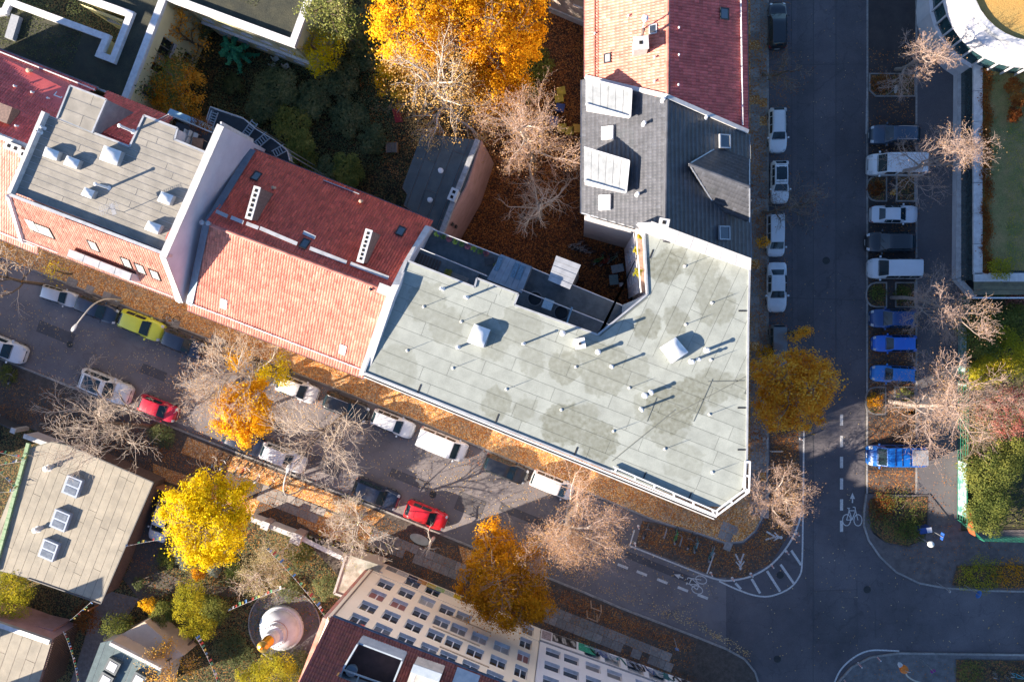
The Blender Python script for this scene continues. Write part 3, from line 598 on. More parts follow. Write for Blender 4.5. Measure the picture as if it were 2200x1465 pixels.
# parking bay on the east side
car('suv', 1924, 289, -1, 0, 108, GUN, 'dark slate off-roader with pale roof rails in the parking bay', .4, rails=(.1, .5))
car('van', 1930, 352, -1, 0, 124, WHITE, 'white panel van in the parking bay under bare branches')
car('sedan', 1924, 460, 1, 0, 103, PALE, 'silver saloon in the parking bay with its bonnet towards the footpath', .3)
car('hatch', 1915, 520, -1, 0, 107, BLACKP, 'black hatchback in the parking bay between the silver saloon and the silver people carrier')
car('minivan', 1927, 576, -1, 0, 117, PALE, 'silver people carrier in the parking bay above a planting bed', .3)
car('hatch', 1921, 684, -1, 0, 100, DBLUE, 'dark blue hatchback in the parking bay below a planting bed')
car('estate', 1925, 738, -1, 0, 96, BLUE, 'vivid blue estate car, middle one of the three blue cars in a row')
car('estate', 1923, 804, -1, -.05, 97, SKYB, 'lighter blue car slightly slanted, lowest of the three blue cars in a row')
car('van', 1929, 980, -1, 0, 122, VANB, 'blue van with a grey platform on its roof, standing alone in the parking bay', plat=True)
# side street, upper row
DX, DY = .927, .375
car('estate', 124, 636, DX, DY*.75, 80, SILVER, 'silver car at the head of the row in front of the white-walled house', .4)
car('estate', 206, 665, DX, DY, 94, NAVY, 'navy car parked between the silver car and the lime yellow one')
car('hatch', 302, 699, DX, DY, 98, LIME, 'lime yellow hatchback parked in the side street')
car('hatch', 390, 738, DX, DY, 92, NAVY, 'dark blue car behind the lime yellow one, its front under a bare tree')
car('hatch', 548, 797, DX, DY, 96, GREY, 'dark grey car buried under the bare and yellow tree crowns')
car('hatch', 637, 836, DX, DY, 92, WHITE, 'white car with autumn leaves on it beside the yellow tree')
car('estate', 742, 875, DX, DY, 102, BLACKP, 'black leaf-strewn estate car with roof rails behind thin branches', rails=(.1, .55))
car('estate', 843, 911, DX, DY, 96, PALE, 'pale silver car in full sun in front of the white delivery van', .2)
car('van', 948, 956, DX, DY, 110, WHITE, 'white delivery van in full sun on the leafy side of the street')
car('estate', 1086, 1009, DX, DY, 100, BLACKP, 'black car with a bluish windscreen in front of the flat-roofed corner house')
car('minivan', 1186, 1044, DX, DY, 96, WHITE, 'white car half covered by the big pink bare tree crown')
# lower row
car('hatch', 6, 748, DX, DY, 96, PALE, 'white car cut off at the edge of the picture beside a green bed')
car('suv', 225, 831, DX, DY, 125, WHITE, 'white off-roader with a black glass roof above the bare leaning tree', roof=(.12, .5))
car('hatch', 337, 878, DX, DY, 86, CRIM, 'small crimson car next to a hedge by the bare leaning tree')
car('hatch', 523, 950, DX, DY, 92, NAVY, 'dark blue car hidden below the orange yellow crown')
car('estate', 607, 984, DX, DY, 100, PALE, 'silver estate car reflecting clouds beside the row of bicycles', .3)
car('suv', 807, 1062, DX, DY, 104, NAVY, 'dark navy off-roader in front of the bright red car')
car('hatch', 914, 1108, DX, DY, 94, RED, 'bright red hatchback in the sun at the lower kerb')
car('hatch', 346, 1120, -.3, 1, 92, PALE, 'white car in the yard half hidden by the bright yellow crown')

for pr in PROTO.values():      # the six pattern cars are only patterns: take them out again
    def _rm(o):
        for ch in list(o.children): _rm(ch)
        bpy.data.objects.remove(o)
    _rm(pr[0])

# ================================================================== BICYCLES AND STREET FURNITURE
def bicycle_proto():
    r = thing('bicycle', 'x', 'bicycle', (0, 0, 0), 0, None); n = 14
    for x in (-.52, .52):
        b = MB(); b.grid([[(x+q*math.cos(2*math.pi*k/n), yy, .35+q*math.sin(2*math.pi*k/n)) for k in range(n)] for q, yy in ((.31, 0), (.335, .028), (.36, 0), (.335, -.028), (.31, 0))], True)
        w = b.build('wheel', BLACK, r, smooth=True)
        b = MB(); [b.bar((x, 0, .35), (x+.32*math.cos(a), 0, .35+.32*math.sin(a)), .012, .012) for a in np.arange(8)*math.pi/4]; b.build('spokes', RIM, w, kind='stuff')
    b = MB()
    for p, q in (((-.52, 0, .35), (-.15, 0, .33)), ((-.15, 0, .33), (-.28, 0, .86)), ((-.28, 0, .8), (.34, 0, .8)), ((-.15, 0, .33), (.36, 0, .72)), ((-.52, 0, .35), (-.27, 0, .78)), ((.34, 0, .95), (.52, 0, .35))): b.tube([p, q], .025, 5)
    b.build('frame', mat('bicycle_frame', (.05, .055, .06), .4), r)
    b = MB(); b.tube([(.2, .3, 1.0), (.3, .22, 1.02), (.34, 0, .98), (.3, -.22, 1.02), (.2, -.3, 1.0)], .018, 5); b.build('handlebar', RIM, r)
    b = MB(); b.lathe((-.3, 0, .88), [(.02, -.03), (.11, -.02), (.12, .02), (.05, .045)], 10); o = b.build('saddle', BLACK, r); o.scale = (1.3, .8, 1)
    b = MB(); b.bar((-.16, -.18, .3), (-.14, .18, .36), .05, .03); b.build('pedals', BLACK, r)
    b = MB(); b.box((-.58, 0, .74), (.34, .13, .02)); b.build('luggage_rack', RIM, r)
    return r
BK = [None]
def bike(u, v, du, dv, label, col=None, lean=0.0, group='bicycles on the pavements', z=.13):
    p = W(u, v, z); h = heading(u, v, u+du, v+dv)
    if BK[0] is None: BK[0] = bicycle_proto(); o = BK[0]; o['group'] = group; o['label'] = label; o.location = p
    else: o = dup(BK[0], p, h, label, group)
    o.rotation_euler = (lean, 0, h)
    if col:
        for ch in o.children:
            if ch.name.startswith('frame'): ch.material_slots[0].link = 'OBJECT'; ch.material_slots[0].material = mat('bicycle_frame_'+col[0], col[1], .4)
    return o
PB = (.55, -1)
i = 0
for u, v, c, l in ((472, 988, None, 'black bicycle at the far upper end of the rack row below the yellow crown'), (488, 993, None, 'second bicycle in the rack row below the yellow crown'), (512, 1004, ('silver', (.4, .42, .44)), 'silver bicycle before the red-framed one in the rack row'), (527, 1006, ('red', (.45, .03, .02)), 'red-framed bicycle in the row of racks'), (541, 1010, None, 'dark bicycle right after the red-framed one in the rack row'), (562, 1022, ('silver', (.4, .42, .44)), 'silver bicycle beside the lamp post in the rack row'), (592, 1033, None, 'black bicycle standing alone near the lamp post'), (620, 1044, ('olive', (.25, .25, .08)), 'olive bicycle inside the curve of the street lamp')):
    bike(u, v, PB[0], PB[1], l, c, R(rnd.uniform(-12, 12)))
bike(30, 808, .3, -1, 'bicycle leaning by the green bed next to the car at the picture edge', None, .2); bike(372, 677, 1, .25, 'bicycle lying on leaves near the tiled eave', ('silver', (.4, .42, .44)), 1.0); bike(495, 732, 1, .3, 'bicycle lying in leaves below the snow guard of the red roof', None, 1.0)
bike(1385, 1136, .5, -1, 'dark bicycle nearest the pink bare crown in the marked square', None, .2); bike(1449, 1148, .25, -1, 'bright green hire bicycle in the marked square', ('green', (.02, .4, .09)), .15)
bike(1483, 1160, .3, -1, 'black bicycle leaning on a rack in the marked square', None, -.2); bike(1491, 1166, .3, -1, 'teal bicycle leaning on a rack in the marked square', ('teal', (.02, .2, .22)), .2); bike(1524, 1186, .35, -1, 'dark bicycle at the last rack by the white end line', ('teal', (.02, .2, .22)), .1)
for j, (u, v) in enumerate(((1236, 520), (1244, 526), (1252, 530), (1262, 535))):
    bike(u, v, 1, -.3+.15*j, ('pale bicycle at the upper end of the courtyard heap', 'second bicycle of the heap in the dark courtyard', 'third bicycle of the heap in the dark courtyard', 'bicycle at the lower end of the courtyard heap')[j], ('silver', (.4, .42, .44)), .5, 'bicycles in the courtyard', .03)
for j, (u, v) in enumerate(((1282, 552), (1296, 555), (1312, 549))): bike(u, v, 1, -.8, ('green bicycle on the courtyard floor', 'red bicycle in the middle of the courtyard', 'pale green bicycle nearest the courtyard table')[j], (('green', (.02, .4, .09)), ('red', (.45, .03, .02)), ('mint', (.2, .4, .3)))[j], .6, 'bicycles in the courtyard', .03)
bike(2183, 1440, 1, .1, 'cyan bicycle in the bed at the lower corner', ('cyan', (.05, .4, .5)), .5); bike(2150, 1443, 1, .3, 'grey bicycle lying beside the cyan one', None, .8)
# racks: steel hoops
STEEL = mat('galvanised_steel', (.42, .43, .44), .45, (.32, .33, .34), scale=8, metal=.5)
def rack(u, v, du, dv, label, z=.02, L=.9):
    p = W(u, v, z); h = heading(u, v, u+du, v+dv); t = thing('bicycle_rack', label, 'bicycle rack', p, h, 'steel bicycle racks')
    b = MB(); b.tube([(-L/2, 0, 0), (-L/2, 0, .65), (-L/2+.1, 0, .78), (L/2-.1, 0, .78), (L/2, 0, .65), (L/2, 0, 0)], .03, 6); b.build('hoop', STEEL, t)
    b = MB(); b.tube([(-L/2, 0, .4), (L/2, 0, .4)], .02, 6); b.build('crossbar', STEEL, t)
rack(1428, 1143, .3, -1, 'empty bicycle rack between the dark bicycle and the green one'); rack(1461, 1160, .3, -1, 'bicycle rack next to the green hire bicycle'); rack(1495, 1170, .3, -1, 'bicycle rack with the teal bicycle'); rack(1529, 1180, .35, -1, 'bicycle rack closest to the white end line')
rack(1665, 967, 1, 0, 'upper bicycle rack on the square above the pink bare tree', L=1.1); rack(1665, 1002, 1, 0, 'lower bicycle rack on the square above the pink bare tree', L=1.1); rack(1668, 1035, 1, 0, 'bicycle rack under the twigs of the pink bare tree', L=1.1)
# red and white bollards
REDB = mat('red_reflective', (.5, .05, .03), .5); WB = mat('white_plastic', (.75, .75, .73), .5)
def bollard(u, v, label):
    p = W(u, v, .012); t = thing('bollard', label, 'bollard', p, 0, 'red and white bollards')
    b = MB(); b.lathe((0, 0, 0), [(.12, 0), (.12, .05), (.06, .07), (.06, .95), (.03, 1.0)], 10); b.build('post', WB, t, smooth=True)
    for z in (.25, .5, .75): b = MB(); b.lathe((0, 0, z), [(.064, 0), (.064, .12)], 10); b.build('band', REDB, t)
for u, v, l in ((1371, 1130, 'bollard by the pink bare crown where the marked square begins'), (1364, 1167, 'bollard at the corner of the square beside the pink bare crown'), (1527, 1230, 'bollard at the foot of the white end line'), (1573, 1241, 'bollard just before the hatched island'), (1613, 1232, 'bollard at the widest hatch bar'), (1657, 1213, 'bollard near the manhole in the hatched island'), (1689, 1184, 'bollard halfway up the curved white line'), (1711, 1145, 'bollard at the upper end of the curved white line'), (1884, 1410, 'bollard nearest the straight kerb at the lower corner'), (1844, 1424, 'second bollard from the straight kerb at the lower corner'), (1813, 1459, 'bollard at the lower edge of the picture by the white curve'), (1719, 942, 'white bollard below the golden-orange tree')): bollard(u, v, l)
# street lamps
LAMPC = mat('lamp_pole_paint', (.45, .43, .38), .5, (.34, .33, .3), scale=4)
def lamp(base, pts, label, hz=8.5):
    p = W(*base, .12); t = thing('street_lamp', label, 'street lamp', p, 0, 'street lamps')
    b = MB(); P = [p.copy()]+[W(u, v, z) for u, v, z in pts]; b.tube(smooth3(P), .065, 8); b.build('pole', LAMPC, t, smooth=True, world=True)
    b = MB(); b.lathe((0, 0, 0), [(.14, 0), (.14, .9), (.08, 1.0)], 10); b.build('base_sleeve', LAMPC, t)
    e, d = P[-1], (P[-1]-P[-2]); d.z = 0; d.normalize(); b = MB(); n = Vector((-d.y, d.x, 0)); q = e+d*.3
    b.grid([[q+d*(.42*a)+n*(w*math.cos(k*math.pi/4))+Vector((0, 0, hh*math.sin(k*math.pi/4))) for k in range(8)] for a, w, hh in ((-1, .05, .03), (-.7, .13, .08), (.2, .2, .1), (.8, .14, .07), (1, .02, .02))], True); hd = b.build('lamp_head', mat('lamp_head_grey', (.5, .5, .49), .4), t, smooth=True, world=True)
    return t
def smooth3(P, n=5):
    out = []
    for i in range(len(P)-1):
        p0, p1, p2, p3 = P[max(i-1, 0)], P[i], P[i+1], P[min(i+2, len(P)-1)]
        for k in range(n):
            t = k/n; out.append(.5*((2*p1)+(p2-p0)*t+(2*p0-5*p1+4*p2-p3)*t*t+(3*p1-p0-3*p2+p3)*t**3))
    return out+[P[-1]]
lamp((262, 646), [(243, 643, 4.0), (222, 644, 6.4), (200, 655, 7.6), (180, 677, 8.0), (164, 698, 8.0)], 'curved street lamp leaning out over the row with the lime yellow car')
lamp((652, 1046), [(640, 1056, 3.5), (627, 1061, 5.5), (614, 1062, 6.8), (609, 1050, 7.6), (612, 1030, 8.0), (617, 1014, 8.0)], 'curved street lamp over the silver estate car and bicycles')
# ================================================================== BUILDINGS
ST = Vector((.9336, -.3584, 0)); SN = Vector((.3584, .9336, 0))      # along the side street, and across it towards its far side
TILE = mat('red_pantile', (.58, .11, .075), .45, (.44, .075, .058), island=.2, scale=1.4, fine=.25, spec=.5)
TILED = mat('dark_red_pantile', (.2, .05, .045), .5, (.12, .032, .032), island=.2, scale=1.4, fine=.3)
TILEP = mat('sunlit_red_pantile', (.53, .205, .15), .5, (.43, .135, .1), island=.2, scale=1.2, fine=.22); TILER = mat('shade_side_red_pantile', (.68, .13, .115), .45, (.56, .09, .085), island=.2, scale=1.2, fine=.25); TILEQ = mat('sunlit_pale_pantile', (.55, .28, .215), .55, (.45, .195, .15), island=.2, scale=1.2, fine=.22)  # paler tiles for sunlit slopes, redder for shaded ones: light put into colour
TILEB = mat('slate_black_tile', (.078, .082, .095), .42, (.056, .06, .07), island=.12, scale=1.2, fine=.2)
WHITEW = mat('white_render', (.62, .6, .62), .9, (.5, .48, .5), scale=.9, fine=.08)
CREAM = mat('cream_render', (.9, .79, .62), .9, (.84, .73, .56), scale=.35, fine=.06)
PALEW = mat('pale_grey_render', (.8, .79, .79), .9, (.71, .7, .72), scale=.4, fine=.06)
YELW = mat('yellow_render', (.8, .74, .46), .9, (.72, .66, .4), scale=.6, fine=.06)
PINKW = mat('pink_render', (.48, .29, .26), .9, (.38, .22, .19), scale=1.0, fine=.15)
SAND = mat('sand_render', (.5, .42, .34), .9, (.42, .35, .28), scale=1, fine=.1)
COPING = mat('pale_coping', (.58, .58, .57), .75, (.42, .42, .42), scale=2.5, fine=.12)
SEAM = mat('roof_seam_bitumen', (.15, .165, .15), .8)
FRAMEW = mat('white_window_frame', (.78, .78, .78), .5)
SILLM = mat('grey_window_sill', (.62, .62, .66), .6)
BRICK = mat('chimney_brick', (.24, .16, .13), .9, (.14, .1, .085), scale=6, fine=.3)
FLUE = mat('flue_soot', (.006, .006, .006), .95)
def walls(parent, poly, z0, z1, m, name='wall', top=True):
    b = MB(); b.prism(poly, z0, z1, top); return b.build(name, m, parent, world=True)
class Plane:
    def __init__(s, O, E, U): s.O, s.E = Vector(O), Vector(E).normalized(); U = Vector(U); s.U = (U-s.E*U.dot(s.E)).normalized(); s.N = s.E.cross(s.U); 
    def at(s, u, v):
        d = ray(u, v); o = Vector((0, 0, CAMH)); return o+d*((s.O-o).dot(s.N)/d.dot(s.N))
    def eu(s, p): q = Vector(p)-s.O; return (q.dot(s.E), q.dot(s.U))
    def p(s, e, u, n=0): return s.O+s.E*e+s.U*u+s.N*n
def slope(parent, pts, m, tw=.215, tl=.34, holes=(), name='roof_tiles', deck=True, amp=1.35):
    """pts: world points of the slope, first two = eave left and right; covers it with real pantiles"""
    a, c = Vector(pts[0]), Vector(pts[1]); mid = sum((Vector(q) for q in pts[2:]), Vector())/(len(pts)-2)
    pl = Plane(a, c-a, mid-a)
    if pl.N.z < 0: pl.N = -pl.N
    poly = [pl.eu(q) for q in pts]; e0, e1 = min(q[0] for q in poly), max(q[0] for q in poly); u1 = max(q[1] for q in poly)
    ne, nu = int((e1-e0)/tw), int(u1/tl)+1
    E, U = np.meshgrid(e0+tw*(np.arange(ne)+.5), tl*(np.arange(nu)+.5)); E, U = E.ravel(), U.ravel()
    k = inpoly(E, U, poly)
    for h in holes:
        hp = [pl.eu(q) for q in h]; k &= ~inpoly(E, U, hp)
    E, U = E[k], U[k]; r = np.random.default_rng(len(E)); n = len(E)
    if m is TILEB: amp = .14
    px = np.array([-.5, -.27, -.02, .25, .5])*tw*1.04; pz = np.array([.004, .035, .052, .03, .0])*amp
    jit = r.normal(0, .004, (n, 1)); jl = r.normal(0, .006, (n, 1))
    rows = [(-.5*tl-.03, .0, .018), (-.5*tl-.03, 1.0, .03), (.5*tl+.01, 1.0, -.012)]
    V = np.zeros((n, 15, 3))
    O_, E_, U_, N_ = (np.array(q) for q in (pl.O, pl.E, pl.U, pl.N))
    for i, (du, kz, dz) in enumerate(rows):
        for j in range(5):
            ee = E+px[j]; uu = U+du+jl[:, 0]; nn = pz[j]*kz+dz+jit[:, 0]-.0*(i == 0)
            if i == 0: nn = np.full(n, -.03)
            V[:, i*5+j] = O_+ee[:, None]*E_+uu[:, None]*U_+nn[:, None]*N_
    f = []
    for i in range(2):
        for j in range(4): f.append((i*5+j, i*5+j+1, (i+1)*5+j+1, (i+1)*5+j))
    Fc = (np.array(f)[None]+(np.arange(n)*15)[:, None, None]).reshape(-1, 4)
    np_mesh(name, V.reshape(-1, 3), Fc, m, parent, 'stuff')
    if deck and not holes: b = MB(); b.face([Vector(q)-pl.N*.05 for q in (pts if (Vector(pts[1])-Vector(pts[0])).cross(Vector(pts[2])-Vector(pts[1])).z > 0 else pts[::-1])]); b.build('roof_deck', m, parent, world=True)
    return pl
def ridge(parent, a, c, m, r=.13):
    a, c = Vector(a), Vector(c); L = (c-a).length; n = max(1, int(L/.4)); d = (c-a)/n; x = d.normalized(); y = Vector((-x.y, x.x, 0)).normalized(); b = MB(); z = Vector((0, 0, 1))
    for i in range(n):
        rows = []
        for t, rr_ in ((-.03, r*1.12), (1.0, r)): rows.append([a+d*(i+t)+y*(rr_*math.cos(k*math.pi/5))+z*(rr_*math.sin(k*math.pi/5)*.8) for k in range(6)])
        b.grid(rows)
    b.build('ridge_tiles', m, parent, world=True, kind='stuff')
def gutter(parent, a, c, m=ZINC, r=.075, off=0.0, name='gutter'):
    b = MB(); a, c = Vector(a), Vector(c); d = (c-a).normalized(); n = Vector((d.y, -d.x, 0))
    rows = [[q+n*(r*math.cos(k*math.pi/5))-Vector((0, 0, r*math.sin(k*math.pi/5))) for k in range(6)] for q in (a, c)]
    b.grid(rows); b.grid([[p+Vector((0, 0, -.004)) for p in r_] for r_ in rows[::-1]]); b.build(name, m, parent, world=True)
def skylight(parent, pl, u, v, w=.78, h=1.1, fm=DARKMETAL, gm=GLASS, hgt=.14, name='skylight', n=1, p=None):
    c = p if p is not None else pl.at(u, v); b = MB(); ax = (pl.E, pl.U, pl.N)
    for s in (-1, 1): b.box(c+pl.E*(s*(w/2-.04))+pl.N*hgt*.5, (.08, h, hgt), ax=ax); b.box(c+pl.U*(s*(h/2-.04))+pl.N*hgt*.5, (w-.16, .08, hgt*1.02), ax=ax)
    if n == 2: b.box(c+pl.N*hgt*.5, (w-.16, .06, hgt), ax=ax)
    f = b.build(name, fm, parent, world=True); b = MB()
    b.box(c+pl.N*(hgt*.7), (w-.16, h-.16, .02), ax=ax); b.build('pane', gm, f, world=True); return f
def pipe(parent, c, r, h, m=WHITEP, name='vent_pipe', cap=True):
    b = MB(); pr = [(r*1.9, 0), (r*1.5, .05), (r, .12), (r, h)]
    if cap: pr += [(r*1.45, h+.01), (r*1.45, h+.06), (r*.5, h+.1)]
    b.lathe(c, pr, 10); return b.build(name, m, parent, world=True, smooth=True)
def dome(parent, corners, z, h, name='roof_hatch'):
    """square roof light: upstand kerb with a domed opal cover"""
    P = [W(q[0], q[1], z+h) for q in corners]; c = sum(P, Vector())/4; b = MB(); b.prism([(c.x+(p.x-c.x)*1.02, c.y+(p.y-c.y)*1.02) for p in P], z, z+h*.72); k = b.build(name, ZINC, parent, world=True)
    X, Y = (P[1]-P[0])/2, (P[3]-P[0])/2; c.z = z+h*.72; b = MB(); rows = []
    for j in range(7):
        q = j/3-1; rows.append([c+X*(i/3-1)*1.05+Y*q*1.05+Vector((0, 0, .04+h*.42*(1-abs(i/3-1)**2.6)*(1-abs(q)**2.6))) for i in range(7)])
    if X.cross(Y).z < 0: rows = [r[::-1] for r in rows]
    b.grid(rows); o = b.build('dome', mat('opal_dome', (.74, .76, .78), .3, (.62, .65, .68), scale=2, coat=.3), k, world=True, smooth=True)
def chimney(parent, c, ax, lx, ly, z0, z1, n, m=BRICK, cap=COPING):
    """ax: direction of its long side; n flues"""
    A = Vector((ax[0], ax[1], 0)).normalized(); B_ = Vector((-A.y, A.x, 0)); b = MB(); ctr = Vector((c[0], c[1], (z0+z1)/2)); b.box(ctr, (lx, ly, z1-z0), ax=(A, B_, Vector((0, 0, 1)))); k = b.build('chimney', m, parent, world=True)
    b = MB(); b.box((c[0], c[1], z1+.05), (lx+.12, ly+.12, .1), ax=(A, B_, Vector((0, 0, 1)))); b.build('chimney_cap', cap, k, world=True)
    for i in range(n):
        p = Vector((c[0], c[1], z1+.11))+A*((i+.5)/n-.5)*(lx*.94); s = min(.24, lx/n*.55); b = MB(); b.box(p, (s, s, .03), ax=(A, B_, Vector((0, 0, 1)))); b.build('flue', FLUE, k, world=True)
    return k
def roof_sheets(parent, poly, z, ang, width, lens, m, seed=1, gap=.035, name='roof_sheet', th=.014):
    """bitumen sheets laid in courses, each a thin slab of its own"""
    r = random.Random(seed); d = Vector((math.cos(ang), math.sin(ang))); n = Vector((-d.y, d.x))
    P = [Vector((q[0], q[1])) for q in poly]; t0, t1 = min(q.dot(n) for q in P), max(q.dot(n) for q in P); s0, s1 = min(q.dot(d) for q in P), max(q.dot(d) for q in P)
    t = t0
    while t < t1:
        s = s0-r.uniform(0, lens[1])
        strip_ = [(q.x, q.y) for q in P]
        a = n*(t+gap/2); strip_ = clip(strip_, a, a+d); a = n*(t+width-gap/2); strip_ = clip(strip_, a+d, a) if strip_ else strip_
        while s < s1 and strip_:
            L = r.uniform(*lens); q = strip_; a = d*(s+gap/2); q = clip(q, a+(-n), a) if True else q
            q = clip(q, a, a-n) if not q else q
            if q: a2 = d*(s+L-gap/2); q = clip(q, a2, a2-n) if False else clip(q, a2-n, a2) if False else q
            # keep s .. s+L
            q = clip(strip_, d*(s+gap/2), d*(s+gap/2)-n); q = clip(q, d*(s+L-gap/2)-n, d*(s+L-gap/2)) if q else q
            if q and area(q) > .05:
                b = MB(); zz = z+r.uniform(0, .012); b.prism(q, zz-.01, zz+th); b.build(name, m, parent, world=True)
            s += L
        t += width
def on_vplane(u, v, A, d, off=0.0):
    """hit of the sight line through (u, v) with the upright plane through A along d"""
    n = Vector((d.y, -d.x, 0)); A2 = A-n*off; r = ray(u, v); o = Vector((0, 0, CAMH)); t = (A2-o).dot(n)/r.dot(n); return o+r*t
CURT = [mat('net_curtain', (.4, .41, .41), .3, (.3, .31, .32), scale=6), mat('half_blind', (.22, .22, .22), .3, scale=4), mat('grey_reflection', (.12, .14, .17), .1), mat('reddish_curtain', (.3, .13, .11), .4, scale=5)]
def facade(parent, A, B_, z0, z1, wins, m, side=1, depth=.2, pane=GLASS, name='wall', sill=True, fm=FRAMEW):
    """upright wall with real openings; wins = (u along, z centre, width, height, panes across)"""
    A, B_ = Vector((A[0], A[1], 0)), Vector((B_[0], B_[1], 0)); L = (B_-A).length; d = (B_-A)/L; n = Vector((d.y, -d.x, 0))*side
    wins = [w for w in wins if 0.1 < w[0]-w[2]/2 and w[0]+w[2]/2 < L-.1 and w[1]-w[3]/2 > z0 and w[1]+w[3]/2 < z1]
    us = sorted({0.0, L, *[round(w[0]-w[2]/2, 3) for w in wins], *[round(w[0]+w[2]/2, 3) for w in wins]}); zs = sorted({z0, z1, *[round(w[1]-w[3]/2, 3) for w in wins], *[round(w[1]+w[3]/2, 3) for w in wins]})
    P = lambda u, z, o=0.0: A+d*u+n*o+Vector((0, 0, z)); b = MB()
    for i in range(len(us)-1):
        for j in range(len(zs)-1):
            uc, zc = (us[i]+us[i+1])/2, (zs[j]+zs[j+1])/2
            if any(abs(uc-w[0]) < w[2]/2 and abs(zc-w[1]) < w[3]/2 for w in wins): continue
            q = [P(us[i], zs[j]), P(us[i+1], zs[j]), P(us[i+1], zs[j+1]), P(us[i], zs[j+1])]; b.face(q if side > 0 else q[::-1])
    for w in wins:
        u0, u1, a, c = w[0]-w[2]/2, w[0]+w[2]/2, w[1]-w[3]/2, w[1]+w[3]/2
        for s_, e_ in (((u0, a), (u1, a)), ((u1, a), (u1, c)), ((u1, c), (u0, c)), ((u0, c), (u0, a))):
            q = [P(*s_), P(*e_), P(*e_, -depth), P(*s_, -depth)]; b.face(q[::-1] if side > 0 else q)
    wl = b.build(name, m, parent, world=True)
    ax = (d, n, Vector((0, 0, 1)))
    for w in wins:
        cu = rnd.random(); u, z, ww, hh = w[:4]; k = w[4] if len(w) > 4 else 2; b = MB(); ft = .075; o = -depth+.03
        for s in (-1, 1): b.box(P(u+s*(ww/2-ft/2), z, o), (ft, .06, hh), ax=ax); b.box(P(u, z+s*(hh/2-ft/2), o), (ww-2*ft, .06, ft), ax=ax)
        for i in range(1, k): b.box(P(u-ww/2+ww*i/k, z, o+.002), (ft*1.3, .06, hh-2*ft), ax=ax)
        f = b.build('window', fm, parent, world=True)
        for i in range(k):
            w1 = (ww-ft*2-ft*1.3*(k-1))/k; uu = u-ww/2+ft+(w1+ft*1.3)*i+w1/2; b = MB(); b.box(P(uu, z, o-.01), (w1, .02, hh-2*ft), ax=ax); b.build('pane', w[5] if len(w) > 5 else (pane if cu > .4 else CURT[int(cu*25) % 4]), f, world=True)
        if sill: b = MB(); b.box(P(u, z-hh/2+.012, (.07-depth+.06)/2), (ww-.01, depth+.01, .03), ax=ax); b.build('sill', SILLM, f, world=True)
    return wl
def railing(parent, pts, m=WHITEP, h=1.0, posts=1.2, name='railing', rails=3):
    b = MB()
    for k in range(rails): b.tube([Vector(p)+Vector((0, 0, h*(1-k/rails*.9))) for p in pts], .045 if k == 0 else .016, 5)
    for a, c in zip(pts[:-1], pts[1:]):
        a, c = Vector(a), Vector(c); n = max(1, int((c-a).length/posts))
        for i in range(n+1): p = a+(c-a)*i/n; b.bar(p, p+Vector((0, 0, h)), .03, .03)
    return b.build(name, m, parent, world=True)

